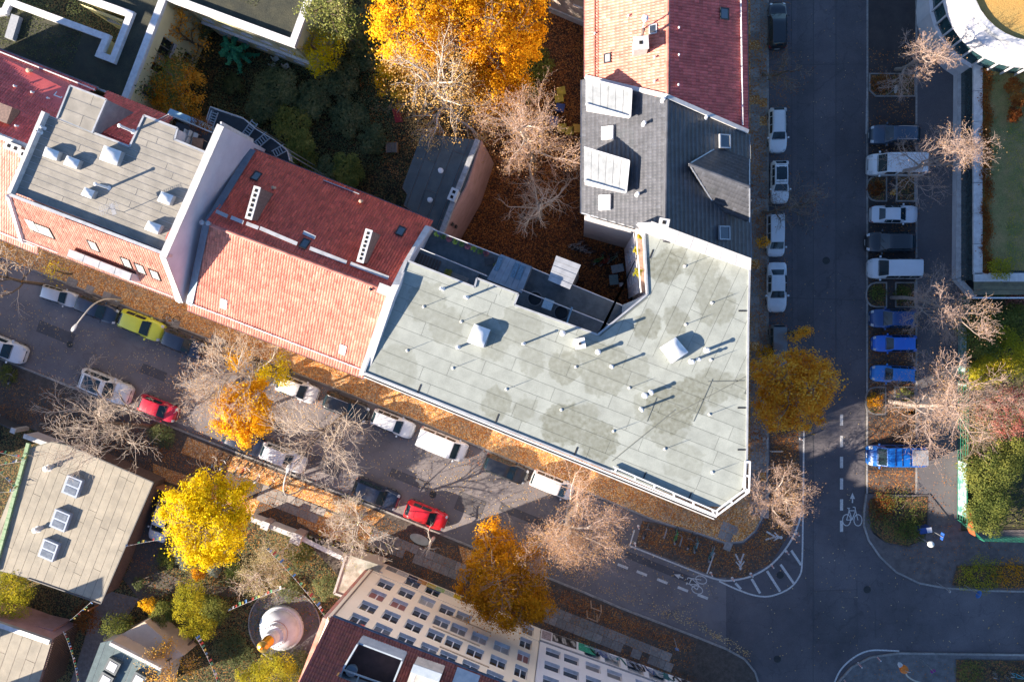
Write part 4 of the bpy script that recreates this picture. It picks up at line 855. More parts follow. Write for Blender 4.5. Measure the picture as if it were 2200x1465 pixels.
# ------------------------------------------------------------------ the corner house under the big flat roof
ZR = 16.5
def stainmat():
    m = mat('roof_bitumen', (.3, .328, .3), .8, (.235, .258, .236), scale=1.1, detail=10, fine=.1, objvar=.06, bump=.25, bscale=30, contrast=(.3, .62)); nt = m.node_tree; b = nt.nodes['Principled BSDF']; N = nt.nodes.new; Lk = nt.links.new
    src = b.inputs['Base Color'].links[0].from_socket; geo = N('ShaderNodeNewGeometry'); nz = N('ShaderNodeTexNoise'); nz.inputs['Scale'].default_value = 1.4; nz.inputs['Detail'].default_value = 9; Lk(geo.outputs['Position'], nz.inputs['Vector'])
    tot = None
    for u, v, r, k in ((1425, 575, 34, .8), (1455, 555, 26, .6), (1510, 580, 30, .5), (1530, 620, 34, .5), (1540, 660, 40, .55), (1450, 690, 26, .6), (1390, 700, 30, .7), (1215, 790, 36, .6), (1300, 795, 55, .55), (1265, 760, 30, .4), (1210, 910, 46, .75), (1255, 895, 30, .55), (1285, 945, 42, .75), (1065, 868, 34, .6), (1125, 880, 26, .45), (1440, 880, 50, 1.0), (1480, 855, 42, .8), (1400, 870, 40, .45), (1530, 830, 40, .6), (960, 700, 40, .4), (1120, 700, 44, .4), (850, 790, 50, .35), (920, 650, 44, .4), (1060, 740, 34, .4), (1430, 925, 40, .45), (1360, 800, 36, .4), (1590, 830, 26, .5), (1470, 990, 40, .3), (1145, 775, 30, .4), (1030, 690, 22, .4)):
        c = W(u, v, ZR); d = N('ShaderNodeVectorMath'); d.operation = 'DISTANCE'; d.inputs[1].default_value = c; Lk(geo.outputs['Position'], d.inputs[0])
        ad = N('ShaderNodeMath'); ad.operation = 'MULTIPLY_ADD'; ad.inputs[1].default_value = -1.7; Lk(nz.outputs['Fac'], ad.inputs[0]); Lk(d.outputs['Value'], ad.inputs[2])
        mr = N('ShaderNodeMapRange'); rm_ = r*.034; mr.inputs[1].default_value = rm_-.85-.12; mr.inputs[2].default_value = rm_-.85+.1; mr.inputs[3].default_value = min(1, k*1.2); mr.inputs[4].default_value = 0; Lk(ad.outputs[0], mr.inputs[0])
        if tot is None: tot = mr.outputs[0]
        else: mm = N('ShaderNodeMath'); mm.operation = 'MAXIMUM'; Lk(tot, mm.inputs[0]); Lk(mr.outputs[0], mm.inputs[1]); tot = mm.outputs[0]
    n2 = N('ShaderNodeTexNoise'); n2.inputs['Scale'].default_value = 3.2; n2.inputs['Detail'].default_value = 9; Lk(geo.outputs['Position'], n2.inputs['Vector'])
    r2 = N('ShaderNodeMapRange'); r2.inputs[1].default_value = .3; r2.inputs[2].default_value = .68; r2.inputs[3].default_value = .45; r2.inputs[4].default_value = 1.1; Lk(n2.outputs['Fac'], r2.inputs[0])
    mu = N('ShaderNodeMath'); mu.operation = 'MULTIPLY'; mu.use_clamp = True; Lk(tot, mu.inputs[0]); Lk(r2.outputs[0], mu.inputs[1])
    mx = N('ShaderNodeMix'); mx.data_type = 'RGBA'; mx.inputs[7].default_value = (.15, .16, .125, 1); Lk(mu.outputs[0], mx.inputs[0]); Lk(src, mx.inputs[6]); Lk(mx.outputs[2], b.inputs['Base Color']); return m
BIT = stainmat()
B1 = thing('apartment_building', 'corner apartment house with large pale green-grey flat roof over the junction', 'building', W(1300, 820, 0))
front = [(783, 800), (1315, 1012), (1506, 1086), (1563, 1089), (1596, 1047), (1604, 993), (1607, 700), (1610, 577)]
R1 = [W2(*p, ZR) for p in [(783, 800), (1315, 1012), (1506, 1086), (1563, 1089), (1596, 1047), (1604, 993), (1607, 700), (1610, 577), (1384, 497), (1391, 632), (1284, 719), (1105, 655), (1114, 632), (1025, 598), (1020, 617), (875, 560)]]
MARK = W2(1284, 719, ZR); MARK2 = W2(1612, 850, ZR)
TERR = [W2(928, 491, 14.0), W2(1335, 655, 14.0)]
base_poly = [W2(785, 800, ZR), W2(1315, 1010, ZR), W2(1540, 1100, ZR), W2(1606, 1055, ZR), W2(1610, 560, ZR), W2(1376, 482, ZR), W2(1365, 497, 14), W2(1378, 628, 14), TERR[1], TERR[0], W2(875, 560, ZR)]
walls(B1, shrink(base_poly, .25), 0, 13.2, WHITEW)
walls(B1, shrink(R1, .12), 13.0, ZR-.02, WHITEW, 'attic_wall')
walls(B1, shrink(R1, .02), ZR-.14, ZR-.012, SEAM, 'roof_base')
lowpart = clip([(p.x, p.y) for p in R1], MARK2, MARK); hipart = clip([(p.x, p.y) for p in R1], MARK, MARK2)
_a = math.atan2(ST.y, ST.x)
roof_sheets(B1, lowpart, ZR, _a, 1.02, (5.0, 8.5), BIT, 3, .02)
_h = W2(1470, 800, ZR)-W2(1540, 650, ZR); roof_sheets(B1, hipart, ZR, math.atan2(_h.y, _h.x), .98, (5, 9), BIT, 8, .02)
for i in range(len(R1)):                                     # zinc edge trim
    a, c = R1[i], R1[(i+1) % len(R1)]
    if 1 <= i <= 3: continue
    b = MB(); b.bar((a.x, a.y, ZR+.05), (c.x, c.y, ZR+.05), .13, .16); b.build('edge_trim', ZINC, B1, world=True)
# front cornice: fascia, gutter and ledge
fa, fb = W(783, 800, ZR), W(1540, 1107, ZR)
for off, z, w, h, m, nm in ((.10, ZR-.02, .1, .22, WHITEP, 'fascia'), (.34, ZR-.35, .14, .1, COPING, 'cornice'),): b = MB(); o = -SN*off; b.bar(fa+o+Vector((0, 0, z-ZR)), fb+o+Vector((0, 0, z-ZR)), w, h); b.build(nm, m, B1, world=True)
gutter(B1, fa-SN*.2+Vector((0, 0, -.02)), fb-SN*.2+Vector((0, 0, -.02)), DARKMETAL, .08)
# white openwork frame running round the splayed corner above the roof edge
fr = [W(u, v, ZR+.22) for u, v in ((1314, 1011), (1539, 1107), (1609, 1056), (1611, 990))]
fo = MB(); inn = []
for i, p in enumerate(fr):
    d0 = (p-fr[max(i-1, 0)]).normalized() if i else (fr[1]-fr[0]).normalized(); d1 = (fr[min(i+1, 3)]-p).normalized() if i < 3 else d0
    n = (Vector((-d0.y, d0.x, 0))+Vector((-d1.y, d1.x, 0))).normalized(); inn.append(p+n*.32)
for L_, nm in ((fr, 'frame_rail'), (inn, 'frame_rail')):
    for q_, (a, c) in enumerate(zip(L_[:-1], L_[1:])): b = MB(); o = Vector((0, 0, .006*q_+(.003 if L_ is inn else 0))); b.bar(a+o, c+o, .1, .18); b.build(nm, WHITEP, B1, world=True)
for i in range(3):
    n = max(2, int((fr[i+1]-fr[i]).length/1.35))
    for j in range(n+1):
        t = .03+.94*j/n; b = MB(); b.bar(fr[i].lerp(fr[i+1], t)+Vector((0, 0, .025)), inn[i].lerp(inn[i+1], t)+Vector((0, 0, .025)), .13, .16); b.build('frame_crossbar', WHITEP, B1, world=True)
        if j % 2 == 0: p = fr[i].lerp(fr[i+1], t); b = MB(); b.bar(p-Vector((0, 0, .5)), p-Vector((0, 0, .08)), .1, .1); b.build('frame_post', WHITEP, B1, world=True)
# fire wall with sloping white capping against the black-tiled roof
q = [(1371, 478), (1400, 477), (1614, 556), (1613, 578), (1386, 498)]
walls(B1, [W2(u, v, ZR+.75) for u, v in q], 13, ZR+.62, WHITEW, 'fire_wall'); a = [W(u, v, ZR+.8) for u, v in ((1371, 477), (1400, 475), (1615, 555), (1614, 580), (1385, 500))]
for i in range(7):
    t0, t1 = i/7, (i+.985)/7; p0, p1, p2, p3 = a[1].lerp(a[2], t0), a[1].lerp(a[2], t1), a[4].lerp(a[3], t1), a[4].lerp(a[3], t0); b = MB(); b.prism([p0, p1, p2, p3], ZR+.62, ZR+.72+.01*(i % 2)); b.build('coping_slab', COPING, B1, world=True)
# roof furniture
dome(B1, ((1018, 697), (1051, 709), (1040, 746), (1003, 734)), ZR, .8); dome(B1, ((1453, 725), (1479, 756), (1444, 781), (1420, 747)), ZR, .8)
c = W(1246, 738, ZR+1.6); b = MB(); b.box((c.x, c.y, ZR+.85), (.75, .75, 1.7), R(10)); ch = b.build('chimney', mat('white_sheet_box', (.68, .66, .64), .6, (.58, .56, .55), scale=2), B1, world=True); b = MB(); b.cyl((c.x, c.y, ZR+1.7), .1, .55, 10); b.build('flue_pipe', DARKMETAL, ch, world=True)
for u, v, h, r in ((985, 746, .55, .09), (952, 621, .95, .08), (1004, 639, 1.0, .08), (1126, 738, 1.1, .07), (1209, 716, .65, .11), (1285, 756, .75, .11), (1314, 787, 1.05, .08), (1517, 752, .85, .11), (1484, 776, .95, .1), (1499, 771, .9, .07), (1385, 849, .8, .11), (1398, 842, .75, .1), (1377, 878, 1.05, .08)): pipe(B1, W(u, v, ZR+.02), r, h)
for u, v in ((910, 659), (875, 753), (973, 791), (991, 691), (1088, 836), (1206, 880), (1237, 788), (1352, 833), (1318, 926), (1428, 964), (1524, 890), (1530, 1014), (1527, 773), (1529, 651), (1471, 572), (1473, 697)):
    c = W(u, v, ZR+.02); b = MB(); b.lathe(c, [(.11, 0), (.115, .05), (.07, .08), (.02, .1), (.016, .75), (.004, .95)], 10); b.build('lightning_rod', mat('rod_base', (.62, .62, .6), .7), B1, world=True)
for u, v in ((901, 834), (1068, 898), (1237, 969), (1384, 1023), (1482, 1066), (1594, 876), (1594, 966), (1596, 668), (1400, 545)):
    c = W(u, v, ZR+.03); b = MB(); b.bar(c-SN*.35*(1 if v < 1500 and u < 1500 else 0)-Vector((.3 if u > 1500 else 0, 0, 0)), c+SN*.3*(1 if u < 1500 else 0)+Vector((.25 if u > 1500 else 0, 0, 0)), .1, .05); b.build('roof_drain', DARKMETAL, B1, world=True)
for a, c in (((1288, 722), (1390, 640)), ((1315, 990), (1450, 880)), ((1440, 895), (1600, 810)), ((1530, 815), (1490, 905)), ((1390, 905), (1410, 855)), ((1520, 820), (1598, 818))):
    p, q = W(*a, ZR+.045), W(*c, ZR+.045); b = MB(); b.bar(p, q, .05, .02); b.build('roof_joint', SEAM, B1, world=True)
# roof terraces over the courtyard
DECKT = mat('terrace_boards', (.09, .065, .055), .8, (.05, .04, .036), scale=4, fine=.2); PAVT = mat('terrace_slabs', (.12, .14, .15), .8, (.075, .09, .1), scale=2, fine=.2)
def W2l(pts, z): return [W2(*p, z) for p in pts]
walls(B1, W2l(((932, 494), (1337, 655), (1352, 690), (1305, 740), (1100, 690), (1020, 640), (868, 588)), 13.3), 13.18, 13.25, PAVT, 'terrace_floor')
walls(B1, W2l(((905, 535), (1028, 588), (1020, 614), (880, 560)), 14.3), 13.2, 14.2, PAVT, 'upper_balcony')
walls(B1, W2l(((1118, 622), (1316, 700), (1305, 735), (1100, 685)), 14.3), 13.2, 14.2, PAVT, 'upper_balcony')
b = MB()
for i in range(9): p = W(897+i*6.2, 541+i*2.5, 14.26); b.bar(p, p+Vector((-.42, -1.05, 0)), .16, .04)
b.build('deck_boards', DECKT, B1, world=True)
RAILB = mat('blue_grey_railing', (.5, .53, .56), .45, metal=.3)
for pts, z in (((( 928, 492), (1073, 549)), 13.25), (((1143, 576), (1182, 592)), 13.25), (((1230, 612), (1336, 656)), 13.25), (((903, 534), (1046, 593)), 14.2), (((1118, 622), (1315, 700)), 14.2)):
    railing(B1, [W(u, v, z+1.0)-Vector((0, 0, 1.0)) for u, v in pts], RAILB)
b = MB(); b.bar(W(1229, 660, 14.8), W(1218, 694, 14.8), .12, 1.1); b.build('balcony_partition', mat('blue_partition', (.2, .33, .42), .6), B1, world=True)
# standing-seam canopy between the terraces
ca = [W(u, v, 14.4) for u, v in ((1076, 546), (1143, 573), (1121, 630), (1046, 600))]
for i in range(6):
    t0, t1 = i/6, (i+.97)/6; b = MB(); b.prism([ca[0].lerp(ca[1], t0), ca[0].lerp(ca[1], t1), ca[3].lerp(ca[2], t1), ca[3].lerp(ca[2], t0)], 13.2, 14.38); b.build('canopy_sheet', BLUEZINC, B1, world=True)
    if i in (0, 3, 4): p = ca[0].lerp(ca[1], t0+.08).lerp(ca[3].lerp(ca[2], t0+.08), .35); b = MB(); b.box((p.x, p.y, 14.42), (.35, 1.1, .06), R(-20)); b.build('roof_grating', mat('worn_blue_sheet', (.16, .27, .36), .5, (.07, .12, .16), scale=9), B1, world=True)
gl = [W(u, v, 14.2) for u, v in ((1337, 655), (1390, 634), (1336, 680))]; b = MB(); b.prism(gl, 13.2, 14.1); b.build('glass_canopy', mat('pale_glazing', (.3, .36, .4), .2), B1, world=True)
# lift tower with ribbed sheet roof
tw = [W(u, v, 15.2) for u, v in ((1195, 549), (1248, 569), (1224, 622), (1177, 602))]
walls(B1, shrink(tw, .12), 0, 15.0, mat('grey_tower_render', (.34, .35, .36), .8), 'lift_tower')
for i in range(5):
    t0, t1 = i/5, (i+.96)/5; p = [tw[0].lerp(tw[3], t0), tw[1].lerp(tw[2], t0), tw[1].lerp(tw[2], t1), tw[0].lerp(tw[3], t1)]; b = MB(); b.prism(p, 15.0, 15.12-.03*(i % 2)); b.build('tower_roof_sheet', ZINC, B1, world=True)
# gallery with planters on the courtyard side of the other wing
walls(B1, W2l(((1366, 498), (1384, 500), (1391, 630), (1378, 628)), 13.4), 13.2, 13.3, mat('gallery_deck', (.36, .24, .18), .8, (.24, .15, .11), scale=5), 'gallery_floor')
railing(B1, [W(1366, 497, 14.3)-Vector((0, 0, 1)), W(1377, 628, 14.3)-Vector((0, 0, 1))], WHITEP)
def wins_px(A, d, lst, w, h, off=.18, n=2, zadd=0.0):
    out = []
    for q in lst: p = on_vplane(q[0], q[1], A, d, off); out.append(((p-A).dot(d), p.z+(q[2] if len(q) > 2 else 0), w, h, n))
    return out
A = W(1344, 660, 0); A = Vector((*W2(1376, 628, 14), 0)); Bp = Vector((*W2(1364, 497, 14), 0)); d = (Bp-A).normalized()
facade(B1, A+Vector((-.02, 0, 0)), Bp+Vector((-.02, 0, 0)), .1, 13.2, [(u, z, 1.0, 1.5, 2) for u in (1.4, 3.3) for z in (2.2, 5.2, 8.2, 11.2)], WHITEW, side=-1, depth=.12)
A = Vector((*W2(1612, 1050, ZR), 0)); Bp = Vector((*W2(1612, 580, ZR), 0)); L = (Bp-A).length
facade(B1, A+Vector((-.1, 0, 0)), Bp+Vector((-.1, 0, 0)), .1, 13.2, [(1.5+2.4*i, z, 1.2, 1.6, 2) for i in range(int((L-1)/2.4)) for z in (2.0, 5.0, 8.0, 11.0)], CREAM, side=1, depth=.15)

# ------------------------------------------------------------------ the red pantile house beside it
B2 = thing('apartment_building', 'house under a red pantile gable roof between the white gable wall and the flat roof', 'building', W(620, 560, 0))
e0, e1 = W(403, 665, 13.2), W(783, 812, 13.2); r0, r1 = W(445, 481, 16.85), W(838, 628, 16.85); f0, f1 = W(540, 320, 13.0), W(930, 476, 13.0)
walls(B2, [e0+SN*.5, e1+SN*.5, f1-SN*.4, f0-SN*.4], 0, 12.9, SAND)
for a, c, d in ((e0, r0, f0), (e1, r1, f1)): b = MB(); b.face([a+SN*.5-Vector((0, 0, .1)), d-SN*.4-Vector((0, 0, .1)), c-Vector((0, 0, .1))]); b.build('gable', WHITEW, B2, world=True)
plF = slope(B2, [e0, e1, r1, r0], TILEP); plR = slope(B2, [f1, f0, r0, r1], TILE)
ridge(B2, r0+Vector((0, 0, .03)), r1+Vector((0, 0, .03)), TILEP)
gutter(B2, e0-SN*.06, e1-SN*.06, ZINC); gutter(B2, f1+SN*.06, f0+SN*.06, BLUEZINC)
def snowguard(par, pl, a, c, m=WHITEP):
    a, c = Vector(a), Vector(c); L = (c-a).length; b = MB()
    for k in (.1, .2): b.tube([a+pl.N*k, c+pl.N*k], .022, 5)
    for i in range(int(L/.8)+1): p = a+(c-a)*(i*.8/L); b.bar(p, p+pl.N*.24, .03, .03)
    return b.build('snow_guard', m, par, world=True)
snowguard(B2, plF, plF.p(.1, .75), plF.p((e1-e0).length-.3, .75))
_E2 = Vector((0, 0, 1))
for u, v, w, h in ((482, 652, .55, .85), (737, 750, .55, .85)): skylight(B2, plF, u, v, w, h, mat('white_hatch', (.62, .62, .62), .5), mat('white_hatch', (.62,)*3), .12, 'roof_exit')
for u, v in ((551, 380), (655, 525), (861, 498)): skylight(B2, plR, u, v, .62, .85)
for u, v in ((590, 405), (777, 434)): p = plR.at(u, v); pipe(B2, p, .09, .35, mat('clay_vent', (.6, .42, .28), .7))
def walkway(par, pl, u0, v0, u1, v1, m=ZINC): a, c = pl.at(u0, v0)+pl.N*.17, pl.at(u1, v1)+pl.N*.17; b = MB(); x = (c-a).normalized(); b.box((a+c)/2, ((c-a).length, .28, .03), ax=(x, x.cross(Vector((0, 0, -1))).normalized(), Vector((0, 0, 1)))); b.build('roof_walkway', m, par, world=True)
for q in ((559, 493, 639, 527), (666, 536, 745, 567), (753, 569, 835, 600), (652, 502, 678, 514), (530, 483, 556, 493), (497, 470, 524, 481), (465, 457, 490, 468)): walkway(B2, plR, *q)
b = MB(); b.bar(plR.at(695, 389)+plR.N*.1, plR.at(772, 419)+plR.N*.1, .06, .1); b.build('snow_guard', ZINC, B2, world=True)
p = (W(792, 497, 17.2)+W(774, 560, 17.2))/2; chimney(B2, p, W(792, 497, 17.2)-W(774, 560, 17.2), 2.35, .42, 13.6, 17.1, 7, BRICK)
p = (W(552, 404, 17.2)+W(534, 468, 17.2))/2; chimney(B2, p, W(552, 404, 17.2)-W(534, 468, 17.2), 2.35, .42, 13.6, 17.1, 6, BRICK)
p = W(824, 622, 17.4); chimney(B2, p, ST, .8, .6, 15.3, 17.2, 0, WHITEW); pipe(B2, W(797, 622, 16.9)-Vector((0, 0, .6)), .09, .7, DARKMETAL)
for (u, v) in ((434, 478), (447, 480)): pipe(B2, W(u, v, 17.2)-Vector((0, 0, .9)), .13, .9, ZINC)
for a, c in ((W(404, 655, 13.5), W(440, 484, 16.9)), (W(440, 484, 16.9), W(540, 322, 13.4))): b = MB(); b.bar(a+Vector((.12, 0, .06)), c+Vector((.12, 0, .06)), .55, .05); b.build('flashing', mat('shadow_blue_zinc', (.13, .19, .25), .5, (.1, .15, .2), metal=.3), B2, world=True)  # zinc flashing; the gable's shadow strip is put into its dark blue
# party wall to the flat roof
pw = [(W(u, v, z), W(u2, v2, z)) for u, v, u2, v2, z in ((770, 806, 790, 806, 16.4), (828, 640, 846, 640, 17.35), (842, 612, 858, 612, 17.3), (868, 560, 880, 558, 15.9), (914, 484, 928, 488, 13.9))]
b = MB(); b.grid([[a, c] for a, c in pw][::-1]); b.build('party_wall_capping', COPING, B2, world=True)
b = MB(); b.grid([[Vector((c.x, c.y, 12.5)), c] for a, c in pw]); b.grid([[a, Vector((a.x, a.y, 12.5))] for a, c in pw]); b.face([Vector((pw[0][0].x, pw[0][0].y, 12.5)), Vector((pw[0][1].x, pw[0][1].y, 12.5)), pw[0][1], pw[0][0]]); b.face([pw[-1][0], pw[-1][1], Vector((pw[-1][1].x, pw[-1][1].y, 12.5)), Vector((pw[-1][0].x, pw[-1][0].y, 12.5))]); b.build('party_wall', WHITEW, B2, world=True)

# ------------------------------------------------------------------ the house with the flat attic roof and white gable
ZT = 18.0
ROOFB = mat('worn_bitumen', (.3, .283, .245), .85, (.21, .2, .175), scale=1.0, detail=10, fine=.14, objvar=.06, bump=.3, bscale=25)
B3 = thing('apartment_building', 'house with a worn grey flat attic roof, white domes and a tall white gable wall', 'building', W(240, 400, 0))
P3 = [W2(u, v, ZT) for u, v in ((22, 412), (360, 543), (472, 268), (448, 326), (374, 297), (381, 274), (309, 247), (277, 314), (202, 285), (96, 243))]
P3 = [W2(u, v, ZT) for u, v in ((22, 412), (360, 543), (446, 330), (375, 299), (381, 276), (309, 248), (277, 314), (202, 285), (127, 255), (96, 243))]
walls(B3, shrink(P3, .05), 12.6, ZT-.03, WHITEW, 'attic_wall')
roof_sheets(B3, shrink(P3, .1), ZT-.02, _a, .5, (6, 12), ROOFB, 5, .03)
PD = [W2(u, v, ZT+.25) for u, v in ((150, 184), (228, 214), (197, 286), (122, 254))]; walls(B3, PD, 13, ZT+.22, BLUEZINC, 'stair_head'); roof_sheets(B3, shrink(PD, .06), ZT+.23, _a, .9, (4, 8), ROOFB, 9, .03)
def copings(par, pts, z, w, h, m=COPING, name='parapet', z0=None):
    for a, c in zip(pts[:-1], pts[1:]): a, c = W(*a, z), W(*c, z); b = MB(); b.bar(a-Vector((0, 0, h/2)), c-Vector((0, 0, h/2)), w, h); b.build(name, m, par, world=True)
copings(B3, [(20, 418), (362, 549)], ZT+.5, .22, .55, ZINC); copings(B3, [(18, 416), (60, 318), (93, 240)], ZT+.5, .3, .55)
copings(B3, [(202, 286), (278, 315), (309, 248), (381, 276), (375, 300), (448, 330)], ZT+.1, .14, .16, ZINC, 'edge_trim'); copings(B3, [(150, 184), (228, 214), (197, 286)], ZT+.35, .12, .16, ZINC, 'edge_trim'); copings(B3, [(150, 184), (122, 254)], ZT+.35, .12, .16, ZINC, 'edge_trim')
# front slope: steep pale pantiles, white verges
e0, e1 = W(50, 517, 13.2), W(386, 645, 13.2); t0, t1 = W(21, 420, ZT+.05), W(358, 551, ZT+.05)
walls(B3, [e0+SN*.5, e1+SN*.5, W2(470, 330, 13), W2(120, 200, 13)], 0, 12.9, SAND)
pl3 = slope(B3, [e0, e1, t1, t0], TILEQ, .215, .34); gutter(B3, e0-SN*.06, e1-SN*.06); snowguard(B3, pl3, pl3.p(.2, .5), pl3.p(3.4, .5)); snowguard(B3, pl3, pl3.p(8.9, .5), pl3.p((e1-e0).length-.3, .5))
for a, c in ((e0, t0), (e1, t1)): b = MB(); b.bar(a+pl3.N*.12, c+pl3.N*.12, .42, .22); b.build('verge', WHITEW, B3, world=True)
for u, v, w, h, n in ((90, 492, 1.9, 1.35, 1), (202, 527, .8, 1.2, 1), (273, 563, .8, 1.2, 1), (303, 576, .8, 1.2, 1), (334, 589, .8, 1.2, 1)): skylight(B3, pl3, u, v, w, h, DARKMETAL, mat('pale_blind', (.5, .5, .46), .6), .12)
p = pl3.at(70, 482); b = MB(); b.box(p+pl3.N*.11, (.75, 1.2, .05), ax=(pl3.E, pl3.U, pl3.N)); b.build('open_sash', mat('pale_sash', (.62, .64, .62), .4), B3, world=True)
# long low dormer with sheet roof
dq = [W(u, v, 15.4) for u, v in ((147, 535), (282, 588), (277, 603), (142, 550))]
walls(B3, dq, 12.9, 15.2, WHITEW, 'dormer'); 
for i in range(4): t0_, t1_ = i/4, (i+.97)/4; b = MB(); b.prism([dq[0].lerp(dq[1], t0_), dq[0].lerp(dq[1], t1_), dq[3].lerp(dq[2], t1_), dq[3].lerp(dq[2], t0_)], 15.2, 15.3); b.build('dormer_sheet', ZINC, B3, world=True)
# white gable wall towards the red roof
gt = [(W(u, v, z), W(u2, v2, z)) for u, v, u2, v2, z in ((384, 645, 396, 640, 13.3), (358, 551, 372, 547, ZT+.5), (470, 268, 480, 266, ZT+.5), (500, 258, 508, 262, 16.0), (536, 315, 541, 318, 13.2))]
g0, g1 = W(384, 645, 13.3), W(470, 268, ZT+.5); d = Vector((g1.x-g0.x, g1.y-g0.y, 0)).normalized(); n = Vector((d.y, -d.x, 0)); L = Vector((g1.x-g0.x, g1.y-g0.y, 0)).length
prof = [(0, 13.35), (3.35, ZT+.5), (L, ZT+.5), (L+.05, 13.0)]
for o, s in ((.42, 1), (0, -1)):
    b = MB(); q = [Vector((g0.x, g0.y, 0))+d*a+n*o+Vector((0, 0, z)) for a, z in prof]+[Vector((g0.x, g0.y, 0))+d*a+n*o+Vector((0, 0, 9)) for a in (L+.05, 0)]; b.face(q[::-1] if s > 0 else q); b.build('gable_wall', mat('lilac_white_render', (.6, .585, .63), .9, (.52, .5, .55), scale=.8, fine=.06), B3, world=True)
for a, c in zip(prof[:-1], prof[1:]): b = MB(); b.bar(Vector((g0.x, g0.y, a[1]+.05))+d*a[0]+n*.2, Vector((g0.x, g0.y, c[1]+.05))+d*c[0]+n*.2, .55, .12); b.build('gable_coping', COPING, B3, world=True)
for cs, h in ((((96, 315), (124, 325), (117, 344), (90, 334)), .6), (((142, 334), (169, 344), (161, 362), (134, 352)), .6), (((222, 312), (258, 325), (246, 354), (212, 341)), .7), (((180, 402), (201, 410), (193, 426), (172, 418)), .6), (((345, 411), (370, 420), (361, 440), (336, 431)), .6), (((317, 474), (344, 484), (335, 502), (309, 492)), .6)): dome(B3, cs, ZT, h)
pipe(B3, W(234, 404, ZT), .09, 1.6); pipe(B3, W(88, 285, ZT), .1, .4); pipe(B3, W(96, 276, ZT), .08, .4); pipe(B3, W(286, 283, ZT), .1, 1.7, WHITEP)
b = MB(); c = W(266, 456, ZT); b.tube([c, c+Vector((0, 0, 1.9))], .025, 6)
for k in range(9): a = c+Vector((0, 0, 1.85)); x = Vector((.9, .3, 0)).normalized(); y = Vector((-x.y, x.x, 0)); b.bar(a+x*(k-4)*.16-y*.34, a+x*(k-4)*.16+y*.34, .02, .02)
b.bar(a-x*.75, a+x*.75, .03, .03); b.bar(a+Vector((0, 0, -.5))-y*.4, a+Vector((0, 0, -.5))+y*.4, .3, .03); b.build('roof_aerial', mat('aerial_alloy', (.5, .5, .5), .4, metal=.6), B3, world=True)
for u, v in ((362, 508), (368, 500)): p = W(u, v, ZT+.1); b = MB(); b.box((p.x, p.y, ZT+.06), (.5, .28, .12), R(65)); b.build('spare_tile_stack', TILE, B3, world=True)
# roof terrace cut into the back
TZ = 15.6
walls(B3, W2l(((380, 262), (500, 300), (465, 345), (366, 300)), TZ), 12.6, TZ, mat('dark_terrace', (.05, .05, .055), .8, scale=3), 'terrace_floor')
rs = [W(u, v, z) for u, v, z in ((228, 196, 13.6), (372, 254, 13.6), (300, 320, 17.3), (205, 283, 17.3))]
slope(B3, [rs[1], rs[0], rs[3], rs[2]], TILER); gutter(B3, W(375, 254, 13.5), W(200, 187, 13.5), BLUEZINC)
ss = [W(u, v, z) for u, v, z in ((230, 224, 17.6), (262, 238, 15.2), (204, 281, 17.6))]; b = MB()
for i in range(5):
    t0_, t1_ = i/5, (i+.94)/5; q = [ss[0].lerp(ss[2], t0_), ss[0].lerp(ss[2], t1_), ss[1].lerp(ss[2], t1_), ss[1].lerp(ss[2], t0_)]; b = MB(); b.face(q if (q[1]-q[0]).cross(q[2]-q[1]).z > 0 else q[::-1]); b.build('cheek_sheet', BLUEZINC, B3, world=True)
walls(B3, W2l(((365, 233), (437, 262), (430, 275), (358, 245)), TZ+.2), 12, TZ+.15, mat('pale_blue_glazing', (.3, .45, .52), .3, (.22, .34, .42), scale=3), 'terrace_canopy')
railing(B3, [W(u, v, TZ+1) - Vector((0, 0, 1)) for u, v in ((340, 258), (362, 246), (455, 285))], ZINC)
# steel fire-escape balconies behind the white gable
FE = thing('fire_escape', 'pale steel stair balconies with ladders behind the white gable wall', 'fire escape', W(520, 270, 0))
fe = [(443, 258), (452, 230), (522, 254), (545, 275), (590, 302), (617, 324), (622, 345)]
FZ = 11.0; railing(FE, [W(u, v, FZ+1)-Vector((0, 0, 1)) for u, v in fe], ZINC, 1.0, 1.0, 'outer_railing', 4)
b = MB(); b.grid([[W(u, v, FZ) for u, v in fe], [W(u, v, FZ) for u, v in ((445, 300), (470, 290), (520, 300), (545, 318), (570, 330), (600, 345), (615, 355))]]); b.build('balcony_floor', mat('dark_grating', (.035, .038, .045), .7), FE, world=True)
for a, c in (((520, 300), (548, 262)), ((551, 312), (577, 290)), ((587, 332), (612, 318)), ((446, 285), (462, 240))):
    p, q = W(*a, FZ+.3), W(*c, FZ+.3); d = (q-p).normalized(); n = Vector((-d.y, d.x, 0))*.28; b = MB(); b.bar(p-n, q-n, .05, .12); b.bar(p+n, q+n, .05, .12)
    L = (q-p).length
    for i in range(int(L/.22)): m_ = p+d*(.1+i*.22); b.bar(m_-n, m_+n, .06, .03)
    b.build('ladder', ZINC, FE, world=True)
for u, v in ((445, 262), (522, 256), (590, 304), (618, 330)): p = W(u, v, FZ); b = MB(); b.tube([(p.x, p.y, 0), (p.x, p.y, FZ)], .05, 6); b.build('post', ZINC, FE, world=True)

